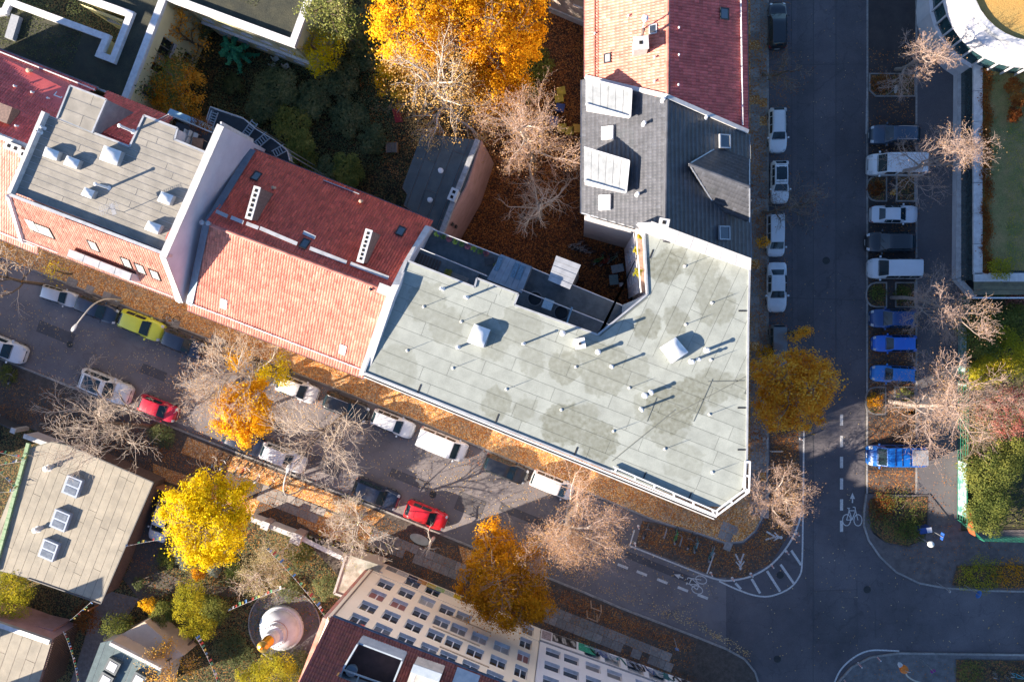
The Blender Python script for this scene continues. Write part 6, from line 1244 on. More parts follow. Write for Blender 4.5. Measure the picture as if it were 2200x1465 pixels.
for i in range(12): a, c = p[0].lerp(p[1], i/12), p[0].lerp(p[1], (i+.97)/12); b.bar(a+Vector((0, 0, -.12)), c+Vector((0, 0, -.12)), .34, .26)
b.build('ridge_strip', mat('mossy_green_sheet', (.12, .25, .11), .7, (.24, .33, .2), scale=4), B10, world=True)
for u, v in ((154, 1045), (128, 1118), (103, 1182)):
    c = W(u, v, GZ1+.5); b = MB(); b.box((c.x, c.y, GZ1+.25), (1.55, 1.75, .5), math.atan2(SN.y, SN.x)-math.pi/2); k = b.build('roof_light', mat('blue_grey_frame', (.28, .35, .46), .5, (.22, .28, .38), scale=3), B10, world=True)
    a_ = math.atan2(SN.y, SN.x)-math.pi/2; X, Y = Vector((math.cos(a_), math.sin(a_), 0)), Vector((-math.sin(a_), math.cos(a_), 0))
    for s in (-1, 1): b = MB(); b.box(Vector((c.x, c.y, GZ1+.51))+Y*(s*.4), (1.15, .6, .03), a_); b.build('pane', mat('dusty_glass', (.2, .23, .27), .15, (.13, .155, .19), scale=3), k, world=True)
for u, v in ((101, 1006), (78, 1138)): c = W(u, v, GZ1+.3); pipe(B10, Vector((c.x, c.y, GZ1)), .2, .5, mat('pale_vent', (.62, .62, .6), .7)); pipe(B10, Vector((c.x+.35, c.y+.2, GZ1)), .1, .9, ZINC)
p, q = W(318, 1060, 0), W(222, 1292, 0)
for i in range(16): t_ = i/15; c = p.lerp(q, t_); b = MB(); b.bar(c+Vector((0, 0, .4)), c+Vector((0, 0, 2.4)), .12, .12); b.build('timber_post', mat('orange_timber', (.34, .15, .06), .8, (.22, .1, .05), scale=5), B10, world=True)
B11 = thing('garden_building', 'low pink-walled building with shaded roof in the lower left corner', 'building', W(60, 1400, 0))
q11 = [(-60, 1312), (112, 1374), (76, 1490), (-60, 1490)]; P11 = [W2(u, v, 4.0) for u, v in q11]
walls(B11, shrink(P11, .1), 0, 3.9, PINKW); roof_sheets(B11, shrink(P11, .05), 3.92, math.atan2(SN.y, SN.x), 1.0, (5, 9), RB10, 4)
b = MB(); b.bar(W(-60, 1320, 4.1), W(108, 1378, 4.1), .45, .35); b.build('parapet', ZINC, B11, world=True)
p, q = W(112, 1374, 4.0), W(78, 1488, 4.0)
for i in range(26): t_ = i/25; c = p.lerp(q, t_); b = MB(); b.bar(c+Vector((.12, .05, -3.9)), c+Vector((.12, .05, -.1)), .09, .09); b.build('slat', mat('dark_timber', (.12, .075, .055), .8, scale=6), B11, world=True)
B17 = thing('rear_building', 'unseen house and tower added beyond the lower left picture edge for their shadows', 'building', W(-80, 1500, 0)); walls(B17, [W2(-14, 1462), W2(-14, 1700), W2(-300, 1800), W2(-300, 1575)], 0, 9.0, SAND); walls(B17, [W2(-10, 1460), W2(-10, 1702), W2(-305, 1805), W2(-305, 1573)], 9.0, 9.2, SEAM, 'flat_roof'); walls(B17, [W2(-22, 1326), W2(-22, 1366), W2(-60, 1381), W2(-60, 1341)], 0, 10.0, SAND, 'shadow_tower')  # unseen house and tower, placed and cut so their shadows reach the low roofs
a = thing('garden_wall', 'pinkish rendered wall in front of the low lower left building', 'wall', W(60, 1330, 0)); walls(a, [W2(-40, 1305), W2(20, 1300), W2(152, 1330), W2(150, 1336), W2(15, 1310), W2(-40, 1312)], 0, 2.6, PINKW, 'panel')
B12 = thing('garden_building', 'low dark-roofed building with square white roof lights and a sand render wall', 'building', W(300, 1430, 0))
q12 = [(214, 1380), (240, 1374), (350, 1432), (330, 1500), (168, 1500)]; P12 = [W2(u, v, 4.2) for u, v in q12]
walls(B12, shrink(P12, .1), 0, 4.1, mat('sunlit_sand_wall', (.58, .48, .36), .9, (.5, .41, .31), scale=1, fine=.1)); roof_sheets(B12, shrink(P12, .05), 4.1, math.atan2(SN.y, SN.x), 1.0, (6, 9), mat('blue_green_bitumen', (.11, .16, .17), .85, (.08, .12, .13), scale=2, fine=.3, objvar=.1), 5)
b = MB(); b.bar(W(238, 1380, 4.3), W(348, 1436, 4.3), .3, .4); b.build('parapet', COPING, B12, world=True)
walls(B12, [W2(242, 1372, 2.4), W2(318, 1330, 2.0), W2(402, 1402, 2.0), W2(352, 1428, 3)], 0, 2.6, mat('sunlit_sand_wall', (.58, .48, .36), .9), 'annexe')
for u, v, s in ((240, 1432, .9), (225, 1462, .9), (296, 1462, .9)): 
    c = W(u, v, 4.6); b = MB(); b.box((c.x, c.y, 4.32), (1.25, 1.25, .45), R(62)); k = b.build('roof_light', mat('slate_frame', (.06, .085, .1), .5), B12, world=True); b = MB(); b.box((c.x, c.y, 4.56), (.8, .8, .04), R(62)); b.build('pane', mat('opal_dome', (.74, .76, .78)), k, world=True)
B16 = thing('garage', 'small garage with mossy concrete roof beside the cream block', 'garage', W(770, 1235, 0))
q16 = [(744, 1190), (824, 1216), (757, 1288), (717, 1274)]; walls(B16, shrink([W2(u, v, 2.8) for u, v in q16], .15), 0, 2.6, SAND); walls(B16, [W2(u, v, 2.8) for u, v in q16], 2.6, 2.8, mat('mossy_concrete', (.4, .38, .33), .9, (.2, .19, .15), scale=1.6, detail=10, fine=.2), 'roof_slab')
b = MB(); b.bar(W(744, 1192, 2.85), W(718, 1274, 2.85), .2, .14); b.bar(W(718, 1274, 2.85), W(757, 1287, 2.85), .2, .14); b.build('edge_trim', CONC, B16, world=True)

# ------------------------------------------------------------------ street wall of the garden, sprayed
gw = thing('garden_wall', 'pale street wall of the garden with dark sprayed lettering under the leaning bare tree', 'wall', W(200, 990, 0))
def wallrun(par, pts, h, m, th=.3, cap=True):
    for a, c in zip(pts[:-1], pts[1:]):
        a, c = W(*a), W(*c); b = MB(); b.bar(a+Vector((0, 0, h/2)), c+Vector((0, 0, h/2)), th, h); b.build('panel', m, par, world=True)
        if cap:
            L = (c-a).length; k = max(1, int(L/1.2))
            for i in range(k): p, q = a.lerp(c, i/k), a.lerp(c, (i+.97)/k); b = MB(); b.bar(p+Vector((0, 0, h+.04)), q+Vector((0, 0, h+.04)), th+.12, .08); b.build('coping_stone', COPING, par, world=True)
def pillar(par, u, v, h, m=SAND, s=.55): c = W(u, v); b = MB(); b.box((c.x, c.y, h/2), (s, s, h), _a); b.build('pillar', m, par, world=True); b = MB(); b.box((c.x, c.y, h+.06), (s+.14, s+.14, .12), _a); b.build('pillar_cap', COPING, par, world=True)
wallrun(gw, [(82, 930), (205, 975), (330, 1030)], 2.0, mat('pale_pink_wall', (.56, .5, .48), .9, (.44, .39, .37), scale=1.2, fine=.12)); pillar(gw, 334, 1033, 2.3)
A = W(205, 975); d = (W(330, 1030)-A).normalized(); n = Vector((-d.y, d.x, 0)); graffiti(gw, A+n*.16, d, n, .8, 5.2, .3, 1.7, [(.02, .02, .025)], 12, k=5)
gw2 = thing('garden_wall', 'white street wall with stone pillars and black sprayed lettering beside the bright yellow crown', 'wall', W(600, 1125, 0))
wallrun(gw2, [(345, 1038), (398, 1056)], 1.6, mat('rusty_gate', (.36, .18, .1), .8, scale=5), .12, False)
wallrun(gw2, [(552, 1106), (588, 1120), (648, 1143)], 1.5, mat('white_sprayed_wall', (.6, .57, .55), .9, (.48, .45, .44), scale=1, fine=.1)); wallrun(gw2, [(656, 1148), (742, 1190)], 1.2, mat('white_sprayed_wall', (.6, .57, .55), .9)); pillar(gw2, 585, 1119, 1.7, mat('pinkish_stone', (.4, .3, .27), .9, scale=4, fine=.2), .6); pillar(gw2, 652, 1145, 2.0, mat('pinkish_stone', (.4, .3, .27), .9), .85)
A = W(656, 1148); d = (W(742, 1190)-A).normalized(); n = Vector((-d.y, d.x, 0)); graffiti(gw2, A+n*.16, d, n, .3, 2.6, .2, 1.1, [(.02, .02, .02)], 5, k=4)
wh = thing('garden_wall', 'pale wall before the small garage with orange stars and sprayed lines', 'wall', W(785, 1205, 0)); wallrun(wh, [(750, 1184), (818, 1210)], 2.4, mat('white_sprayed_wall', (.6, .57, .55)), .25); pillar(wh, 826, 1216, 2.5, mat('pinkish_stone', (.4, .3, .27)), .6)
A = W(750, 1184); d = (W(818, 1210)-A).normalized(); n = Vector((-d.y, d.x, 0)); graffiti(wh, A+n*.14, d, n, .9, 2.4, 1.0, 2.2, [(.1, .1, .12), (.6, .35, .05)], 9, k=4)
gate = thing('metal_gate', 'dark solar-like panel gate at the left end of the garden wall', 'gate', W(30, 905, 0)); wallrun(gate, [(0, 893), (58, 918)], 1.9, mat('dark_gate', (.05, .06, .075), .5), .1, False)
for u, v in ((0, 892), (60, 919)): pillar(gate, u, v, 2.0, CONC, .35)

# ------------------------------------------------------------------ stupa
sp = thing('stupa', 'white stupa with round tiers and a golden spire in the garden', 'monument', W(607, 1346, 0))
STW = mat('stupa_white', (.55, .6, .64), .7, (.46, .5, .55), scale=1.5, fine=.05); GOLD = mat('gilded_metal', (.8, .42, .07), .28, (.6, .3, .04), scale=6, metal=.9)
def lathe_part(name, prof, m, n=40): b = MB(); b.lathe((0, 0, 0), prof, n); b.build(name, m, sp, smooth=True, sharp=30)
lathe_part('plinth', [(2.12, 0), (2.12, .42), (2.06, .5), (1.94, .52)], STW); lathe_part('tier', [(1.93, .5), (1.92, .62), (1.86, .66)], STW)
lathe_part('dome', [(1.86, .64), (1.82, .85), (1.7, 1.1), (1.5, 1.32), (1.26, 1.48), (1.0, 1.58)], STW); lathe_part('harmika', [(1.1, 1.56), (1.1, 1.66), (.98, 1.68), (.92, 2.3), (1.0, 2.32), (1.0, 2.42), (.76, 2.44)], STW); lathe_part('band', [(1.13, 1.6), (1.13, 1.63), (1.08, 1.63)], mat('band_red', (.4, .16, .08), .6)); lathe_part('drum', [(.7, 2.44), (.62, 3.3), (.5, 3.34)], STW)
lathe_part('spire', [(.5, 3.34)]+[(.5-.008*i+(.04 if i % 2 else 0), 3.38+.115*i) for i in range(11)], GOLD, 24); lathe_part('parasol', [(.1, 4.66), (.5, 4.68), (.52, 4.8), (.34, 4.92), (.1, 5.0), (.1, 5.1), (.14, 5.2), (.02, 5.4)], GOLD, 24)
for k in range(16): b = MB(); a = k*math.pi/8; b.bar((.1*math.cos(a), .1*math.sin(a), 4.96), (.42*math.cos(a), .42*math.sin(a), 4.83), .03, .03); b.build('parasol_rib', mat('pale_gold', (.8, .6, .3), .4, metal=.7), sp)
for k in range(24): b = MB(); a = k*math.pi/12; b.lathe((1.0*math.cos(a), 1.0*math.sin(a), 2.4), [(.1, 0), (.06, .05), (.0, .08)], 6); b.build('ornament', STW, sp)

# ------------------------------------------------------------------ strings of prayer flags
FC = [(.1, .25, .5), (.7, .7, .7), (.6, .1, .07), (.15, .42, .2), (.72, .55, .1)]
def flags(a, za, c, zc, n, label, sag=.5, sz=.3):
    p, q = W(*a, za), W(*c, zc); t = thing('prayer_flag_string', label, 'flag string', p, 0, 'strings of prayer flags'); pts = [p.lerp(q, i/n)-Vector((0, 0, sag*4*(i/n)*(1-i/n))) for i in range(n+1)]
    b = MB(); b.tube(pts, .012, 4); b.build('cord', mat('cord_white', (.6, .6, .58), .8), t, world=True); r = random.Random(n)
    for i in range(n):
        x = pts[i+1]-pts[i]; f0 = r.uniform(.08, .3); a_, c_ = pts[i]+x*f0, pts[i]+x*(f0+r.uniform(.4, .62)); nn = Vector((-x.y, x.x, 0)).normalized(); dn = (Vector((0, 0, -1))*.55+nn*r.uniform(-.2, 1.2)).normalized()*sz*r.uniform(.6, 1.05); b = MB(); mid = (a_+c_)/2
        b.grid([[a_, mid, c_], [a_+dn*.5+nn*.03, mid+dn*.5-nn*.03, c_+dn*.5+nn*.02], [a_+dn, mid+dn*1.05, c_+dn]]); b.build('flag', mat('flag_%d' % (i % 5), FC[i % 5], .8), t, world=True)
flags((572, 1178), 6, (708, 1338), 8, 26, 'long string of prayer flags from the bare shrub to the dark red roof', .4, .38); flags((490, 1312), 5, (612, 1262), 5, 18, 'string of prayer flags crossing towards the round terrace', .3, .32); flags((420, 1368), 5, (468, 1470), 6, 14, 'string of prayer flags dropping past the yellow-green shrubs', .3, .34)
flags((268, 1174), 3.4, (352, 1158), 3.2, 11, 'string of prayer flags from the pale flat roof to the white car', .3, .3); flags((196, 1292), 3.4, (150, 1332), 3.4, 11, 'string of blue prayer flags from the roof corner to the pink wall', .2, .26); flags((135, 1355), 4.2, (168, 1475), 4.2, 22, 'string of pale prayer flags above the slatted wall', .3, .2)
flags((-20, 968), 4, (56, 988), 4, 10, 'upper string of prayer flags at the left picture edge', .2, .34); flags((-20, 1002), 4, (52, 990), 4, 9, 'second string of prayer flags at the left picture edge', .2, .34); flags((-20, 1000), 4, (33, 1052), 4, 10, 'third string of prayer flags at the left picture edge, slanting down', .2, .34); flags((-20, 1060), 4, (30, 1056), 4, 7, 'lowest string of prayer flags at the left picture edge', .2, .34)

# ------------------------------------------------------------------ round building, podium with lawn, low walls (upper right)
def circ(p, q, r_):
    ax_, ay, bx, by, cx, cy = *p, *q, *r_; D = 2*(ax_*(by-cy)+bx*(cy-ay)+cx*(ay-by)); ux = ((ax_**2+ay**2)*(by-cy)+(bx**2+by**2)*(cy-ay)+(cx**2+cy**2)*(ay-by))/D; uy = ((ax_**2+ay**2)*(cx-bx)+(bx**2+by**2)*(ax_-cx)+(cx**2+cy**2)*(bx-ax_))/D; return Vector((ux, uy)), (Vector((ux, uy))-Vector(p)).length
RZ = 6.6
RCn, RR = circ(tuple(W2(2055, 0, RZ)), tuple(W2(2092, 68, RZ)), tuple(W2(2172, 118, RZ)))
RD = thing('round_building', 'round white building with slanted window band and a sunlit grass roof', 'building', (RCn.x, RCn.y, 0)); NS = 36
def ringband(name, r0, z0, r1, z1, m, par=RD, seg=None, g=0.0):
    for k in range(NS):
        a0, a1 = (k+g)*2*math.pi/NS, (k+1-g)*2*math.pi/NS
        if not (math.pi*.55 < (a0+a1)/2 < math.pi*1.75): continue
        b = MB(); P = lambda r_, a, z: (r_*math.cos(a), r_*math.sin(a), z); b.face([P(r0, a0, z0), P(r0, a1, z0), P(r1, a1, z1), P(r1, a0, z1)]); b.face([P(r1-.05, a0, z1-.01), P(r1-.05, a1, z1-.01), P(r0-.05, a1, z0), P(r0-.05, a0, z0)]); b.build(name, m, par)
RW = mat('white_wall_panel', (.6, .6, .62), .6, (.5, .5, .53), scale=1, fine=.05, objvar=.04)
ringband('wall_panel', RR+.25, 0, RR+.22, 2.9, RW, g=.008); ringband('window', RR+.12, 3.0, RR+.1, 5.0, mat('teal_glass', (.03, .08, .09), .06, (.02, .05, .06), spec=.8), g=.06); ringband('parapet_panel', RR+.3, 5.1, RR+.05, 6.3, RW, g=.012)
for k in range(NS):
    a = k*2*math.pi/NS
    if not (math.pi*.55 < a < math.pi*1.75): continue
    b = MB(); c, s = math.cos(a), math.sin(a); b.bar(((RR+.22)*c, (RR+.22)*s, 2.9), ((RR+.28)*c, (RR+.28)*s, 5.15), .14, .1); b.build('mullion', RW, RD)
ringband('sill_band', RR+.36, 2.88, RR+.1, 3.02, RW); ringband('parapet_top', RR+.05, 6.31, RR-.75, 6.36, RW, g=.006); ringband('upper_ledge', RR-.78, 6.36, RR-.82, 6.75, ZINC); ringband('ledge_top', RR-.82, 6.74, RR-1.25, 6.76, mat('stained_ledge', (.56, .56, .57), .7, (.4, .42, .46), scale=.8, contrast=(.35, .65))); ringband('inner_face', RR-1.25, 6.76, RR-1.28, 6.3, RW)
b = MB(); b.lathe((0, 0, 0), [(RR-.1, 0), (RR-.1, 6.2), (RR-1.3, 6.2), (RR-1.3, 6.32)], 64); b.build('core_wall', RW, RD); b = MB(); b.face([((RR-1.26)*math.cos(k*math.pi/32), (RR-1.26)*math.sin(k*math.pi/32), 6.4) for k in range(64)]); b.build('grass_roof', mat('dry_grass_roof', (.5, .27, .07), .95, (.32, .24, .08), scale=.5, detail=10, bump=1, bscale=14, fine=.5), RD)
PD3 = 3.2
pod = raised('podium', [], 0, GRASS) if False else None
t = thing('podium', 'raised lawn block with white coping beside the round building', 'building', W(2150, 400, 0))
PP = [W2(2092, -200, PD3), W2(2092, 600, PD3), W2(2500, 600, PD3), W2(2500, -200, PD3)]; walls(t, PP, 0, PD3-.15, mat('dark_glass_wall', (.035, .06, .065), .2, (.025, .04, .045), scale=2), 'wall'); walls(t, shrink(PP, .75), PD3-.2, PD3-.04, mat('sunny_lawn', (.13, .145, .045), .95, (.25, .19, .08), scale=.9, detail=10, bump=1, bscale=18, fine=.5), 'lawn')
for a, c in (((2100, -200), (2100, 590)), ((2092, 596), (2400, 596))):
    a, c = W(*a, PD3), W(*c, PD3); n_ = max(1, int((c-a).length/2.4))
    for i in range(n_): p, q = a.lerp(c, i/n_), a.lerp(c, (i+.985)/n_); b = MB(); b.bar(p, q, .72, .22); b.build('coping_slab', COPING, t, world=True)
for i in range(3): b = MB(); b.bar(W(2092, 606+i*11, 3.0-.1*i), W(2300, 606+i*11, 3.0-.1*i), .42, .06); b.build('canopy_pane', mat('olive_canopy', (.2, .18, .1), .3, (.12, .11, .07), scale=2), t, world=True)
b = MB(); b.bar(W(2090, 640, 2.7), W(2300, 640, 2.7), .12, .16); b.build('canopy_edge', WHITEP, t, world=True)
lwl = thing('garden_wall', 'low white wall running beside the footpath to the canopy', 'wall', W(2052, 380, 0)); wallrun(lwl, [(2072, 112), (2052, 138), (2048, 600), (2084, 640)], .9, RW, .32)
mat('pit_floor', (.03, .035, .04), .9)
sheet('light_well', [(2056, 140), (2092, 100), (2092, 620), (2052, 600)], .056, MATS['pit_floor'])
# green mesh fence
gf = thing('mesh_fence', 'green mesh fence along the footpath in front of the shrubs', 'fence', W(2058, 920, 0)); GREENP = mat('green_fence_paint', (.03, .22, .13), .5, (.02, .14, .09), scale=3)
fp = [(2060, 640), (2060, 700), (2059, 800), (2058, 900), (2057, 1000), (2056, 1115), (2092, 1150), (2200, 1152), (2320, 1153)]
for a, c in zip(fp[:-1], fp[1:]):
    a, c = W(*a), W(*c); L = (c-a).length; n_ = max(1, int(L/2.2))
    for i in range(n_):
        p, q = a.lerp(c, i/n_), a.lerp(c, (i+1)/n_); b = MB(); b.bar(p, p+Vector((0, 0, 1.9)), .08, .08); b.build('post', GREENP, gf, world=True); b = MB()
        for z in (.1, .55, 1.0, 1.45, 1.85): b.bar(p+Vector((0, 0, z)), q+Vector((0, 0, z)), .03, .05)
        for j in range(1, 10): m_ = p.lerp(q, j/10); b.bar(m_+Vector((0, 0, .1)), m_+Vector((0, 0, 1.85)), .015, .015)
        b.build('mesh_panel', GREENP, gf, world=True)
for k, (v0, v1) in enumerate(((700, 800), (820, 830), (985, 1105))): b = MB(); p, q = W(2057.5, v0+3), W(2057, v1-3); b.bar(p+Vector((-.06, 0, 1.0)), q+Vector((-.06, 0, 1.0)), .015, 1.5); b.build('banner', mat('faded_mint_sheet', (.34, .44, .44), .7, (.06, .2, .18), scale=2.5, contrast=(.4, .6)), gf, world=True)
b = MB(); b.bar(W(2064, 1092)+Vector((0, 0, 1.2)), W(2074, 1140)+Vector((0, 0, 1.2)), .05, 1.2); b.build('banner', mat('orange_red_sheet', (.5, .1, .03), .7), gf, world=True)

# ------------------------------------------------------------------ small street things
def sign(u, v, du, dv, label, col, w=.6, h=.6, hz=2.4, z=.12, tilt=0, round_=False):
    p = W(u, v, z); t = thing('street_sign', label, 'sign', p, heading(u, v, u+du, v+dv)); b = MB(); b.tube([(0, 0, 0), (0, 0, hz+.3)], .035, 6); b.build('post', STEEL, t); b = MB()
    if round_: b.grid([[(.05+e, .35*math.cos(k*math.pi/8), hz+.35*math.sin(k*math.pi/8)) for k in range(16)] for e in (0, .03)], True); b.face([(.08, .35*math.cos(k*math.pi/8), hz+.35*math.sin(k*math.pi/8)) for k in range(16)])
    else: b.box((.06, 0, hz), (.03, w, h))
    b.build('sign_face', mat('sign_'+'_'.join('%02d' % int(c*99) for c in col), col, .5), t); return t
sign(1996, 1136, 1, .3, 'parking sign beside the shrub bed by the junction', (.03, .12, .5)); sign(2072, 1256, 1, .5, 'blue round sign by the leafy bed east of the junction', (.05, .2, .6), round_=True); sign(1448, 1370, -.2, 1, 'blue and white sign on the lower pavement', (.1, .25, .6), .3, .5); sign(1978, 1415, .6, 1, 'small violet sign on the lower right pavement', (.3, .05, .35), .4, .4); sign(2012, 1250, 1, .4, 'thin white-topped post at the pavement curve', (.6, .6, .6), .2, .3); sign(1900, 209, 1, 0, 'round pale disc sign by the empty parking place', (.6, .6, .6), round_=True)
def umbrella_table(u, v): pass
t = thing('litter_bin', 'blue waste box with white edge at the shrub bed', 'litter bin', W(1978, 1133, .12), .2); b = MB(); b.box((0, 0, .55), (.95, .5, 1.0)); b.build('box', mat('bin_blue', (.02, .06, .25), .5), t); b = MB(); b.box((.3, 0, 1.08), (.4, .45, .06)); b.build('lid', mat('bin_lid_white', (.5, .55, .65), .5), t)
t = thing('light_dome', 'white round lamp top in the shrub bed by the junction', 'lamp', W(1973, 1152, .12)); b = MB(); b.lathe((0, 0, 0), [(.06, 0), (.06, 2.4)], 8); b.build('post', STEEL, t); b = MB(); b.lathe((0, 0, 2.4), [(.2, 0), (.28, .1), (.26, .22), (.1, .32), (.0, .34)], 14); b.build('globe', mat('lamp_globe', (.62, .66, .62), .4), t, smooth=True)
# orange lamp at the lower right corner
lamp((1990, 1468), [(1966, 1462, 2.5), (1950, 1452, 3.6), (1946, 1444, 4.2), (1941, 1437, 4.4)], 'small lamp on the lower right pavement')
t = thing('hanging_basket', 'orange container hung on the lower right lamp', 'container', W(1941, 1436, 4.3)); b = MB(); b.lathe((0, 0, -.3), [(.05, 0), (.3, .1), (.36, .45), (.3, .6), (.05, .66)], 12); b.build('bowl', mat('orange_plastic', (.75, .2, .02), .5), t, smooth=True); b = MB(); b.tube([(0, 0, .3), (.1, 0, .6), (.3, 0, .7)], .03, 5); b.build('hook', STEEL, t)
# timber guards of young trees
TIM = mat('raw_timber', (.42, .28, .19), .85, (.3, .2, .13), scale=6)
def guard(u, v, label):
    p = W(u, v, .12); t = thing('tree_guard', label, 'tree guard', p, _a, 'timber tree guards')
    for x in (-.5, .5):
        for y in (-.5, .5): b = MB(); b.tube([(x, y, 0), (x*.95, y*.95, 1.9)], .05, 6); b.build('stake', TIM, t)
    for a, c in (((-.5, -.5), (.5, -.5)), ((.5, -.5), (.5, .5)), ((.5, .5), (-.5, .5))): b = MB(); b.bar((*a, 1.75), (*c, 1.75), .05, .12); b.build('rail', TIM, t)
    b = MB(); b.tube([(0, 0, 0), (.03, .02, 1.5), (0, 0, 2.8)], .03, 6); b.build('sapling_trunk', BARKG, t)
guard(1276, 1305, 'timber guard around a sapling on the lower pavement'); guard(1426, 1090, 'timber guard around a sapling beside the splayed house corner')
# sign board leaning by the pavement (white-framed) at the birch sapling
t = thing('glass_shelter_sheet', 'pale greenish oval sheet lying beside the white-twigged sapling', 'sheet', W(902, 1158, .13), _a); b = MB(); b.lathe((0, 0, 0), [(.2, .02), (.62, .05), (.66, .08), (.5, .1)], 16); o = b.build('sheet', mat('pale_green_film', (.42, .46, .38), .3), t); o.scale = (1.5, .7, 1)
# courtyard: bins, tables, tarpaulin
BIN = {}
for u, v, c, l in ((1206, 203, 'yellow', 'upper yellow bin by the tall bare courtyard tree'), (1202, 219, 'yellow', 'second yellow bin by the tall bare courtyard tree'), (1204, 238, 'blue', 'bright blue bin below the yellow bins'), (1190, 266, 'blue', 'blue bin among the bare twigs'), (1208, 281, 'yellow', 'yellow bin half under twigs'), (1224, 287, 'yellow', 'yellow bin next to the orange one'), (1239, 282, 'orange', 'orange-yellow bin nearest the black-roofed house')):
    t = thing('waste_bin', l, 'waste bin', W(u, v, .03), rnd.uniform(-.2, .2), 'waste bins in the courtyard'); m = mat('bin_'+c, {'yellow': (.5, .38, .03), 'blue': (.02, .05, .4), 'orange': (.6, .34, .03)}[c], .5)
    b = MB(); b.grid([[(x*s, y*s, z) for x, y in ((-.36, -.32), (.36, -.32), (.36, .32), (-.36, .32))] for s, z in ((.75, .08), (1, 1.0))], True); b.build('body', m, t); b = MB(); b.box((0, 0, 1.05), (.78, .7, .1)); b.build('lid', m, t); b = MB(); b.cyl((-.25, -.35, 0), .1, .12, 8); b.build('wheel', BLACK, t)
for j, (u, v, sx, sy, rz, l, m) in enumerate(((1326, 578, 1.1, .7, .2, 'pale blue garden table in the dark courtyard', 'pale_blue_top'), (1318, 602, .8, .9, .1, 'rounded pale tarpaulin-covered table in the courtyard', 'pale_teal_top'), (1334, 612, .35, .35, .1, 'small white stool in the courtyard', 'white_top'))):
    t = thing('garden_table', l, 'table', W(u, v, .03), rz); b = MB(); b.box((0, 0, .72), (sx, sy, .06)); b.build('table_top', mat(m, {'pale_blue_top': (.32, .42, .48), 'pale_teal_top': (.2, .32, .35), 'white_top': (.55, .58, .6)}[m], .6, scale=5), t)
    for x in (-1, 1):
        for y in (-1, 1): b = MB(); b.bar((x*sx*.42, y*sy*.42, 0), (x*sx*.42, y*sy*.42, .7), .05, .05); b.build('leg', STEEL, t)
def chair(u, v, z, rz, label, m, group): 
    t = thing('garden_chair', label, 'chair', W(u, v, z), rz, group); b = MB(); b.box((0, 0, .45), (.45, .45, .05)); b.build('seat', m, t); b = MB(); b.box((-.24, 0, .72), (.05, .45, .5)); b.build('backrest', m, t)
    for x in (-.2, .2):
        for y in (-.2, .2): b = MB(); b.bar((x, y, 0), (x, y, .44), .04, .04); b.build('leg', STEEL, t)
WC = mat('white_cushion', (.6, .6, .58), .7)
t = thing('terrace_table', 'wooden table on the roof terrace beside the white gable', 'table', W(434, 313, TZ+.02), _a+R(10)); b = MB(); b.box((0, 0, .73), (.85, .8, .05)); b.build('table_top', mat('oiled_wood', (.32, .17, .09), .6, (.22, .11, .06), scale=5), t)
for x in (-.35, .35):
    for y in (-.33, .33): b = MB(); b.bar((x, y, 0), (x, y, .7), .05, .05); b.build('leg', TIM, t)
for u, v, l in ((415, 292, 'upper left white chair on the roof terrace'), (425, 295, 'upper right white chair on the roof terrace'), (411, 306, 'lower left white chair on the roof terrace'), (421, 310, 'white chair closest to the wooden terrace table')): chair(u, v, TZ+.02, _a+rnd.uniform(-.1, .1), l, WC, 'chairs on the roof terrace')
for u, v, l in ((597, 130, 'upper white chair in the kindergarten garden'), (592, 146, 'white stool left of the others in the kindergarten garden'), (619, 146, 'bluish chair in the kindergarten garden')): chair(u, v, .03, .5, l, WC, 'chairs in the kindergarten garden')
t = thing('garden_bench', 'wooden planter bench in the shaded back garden', 'bench', W(844, 320, .03), 0)
for k in range(4): b = MB(); b.bar((-.38+k*.25, -.45, .5), (-.38+k*.25, .45, .5), .2, .05); b.build('slat', mat('grey_timber', (.22, .2, .18), .8, scale=6), t)
for x in (-.5, .5): b = MB(); b.box((x, 0, .3), (.06, 1.0, .6)); b.build('side_panel', TIM, t)
t = thing('red_slide', 'pinkish red play slide under the orange crowns', 'slide', W(856, 241, .03), .1); b = MB(); b.grid([[(-.35, 0, 1.2), (.35, 0, 1.2)], [(-.35, -.5, .6), (.35, -.5, .6)], [(-.35, -1.0, .15), (.35, -1.0, .15)]]); b.build('chute', mat('red_plastic', (.55, .06, .08), .4), t)
for x in (-.33, .33): b = MB(); b.bar((x, 0, 0), (x, 0, 1.2), .06, .06); b.build('post', STEEL, t)
# pots and chairs on the long roof terrace
POT = mat('terracotta', (.32, .13, .07), .8)
for j in range(9):
    t_ = j/8; u, v = 941+t_*105, 505+t_*42; t = thing('flower_pot', ('potted plant nearest the party wall in the terrace railing row', 'second potted plant from the party wall by the terrace railing', 'third potted plant from the party wall by the terrace railing', 'fourth potted plant from the party wall by the terrace railing', 'middle potted plant of the terrace railing row', 'fourth potted plant from the blue canopy by the terrace railing', 'third potted plant from the blue canopy by the terrace railing', 'second potted plant from the blue canopy by the terrace railing', 'potted plant nearest the blue canopy in the terrace railing row')[j], 'flower pot', W(u, v, 13.26), 0, 'flower pots along the terrace railing'); b = MB(); b.lathe((0, 0, 0), [(.13, 0), (.19, .3), (.17, .3)], 8); b.build('pot', POT if j % 3 else mat('violet_pot', (.15, .12, .35), .6), t)
    b = MB(); r = random.Random(j)
    for k in range(14): a = r.uniform(0, 6.28); b.bar((0, 0, .3), (.22*math.cos(a), .22*math.sin(a), .45+r.uniform(0, .15)), .09, .02)
    b.build('leaves', mat('pot_leaves_%d' % (j % 3), [(.3, .4, .06), (.1, .18, .05), (.3, .1, .12)][j % 3], .8), t)
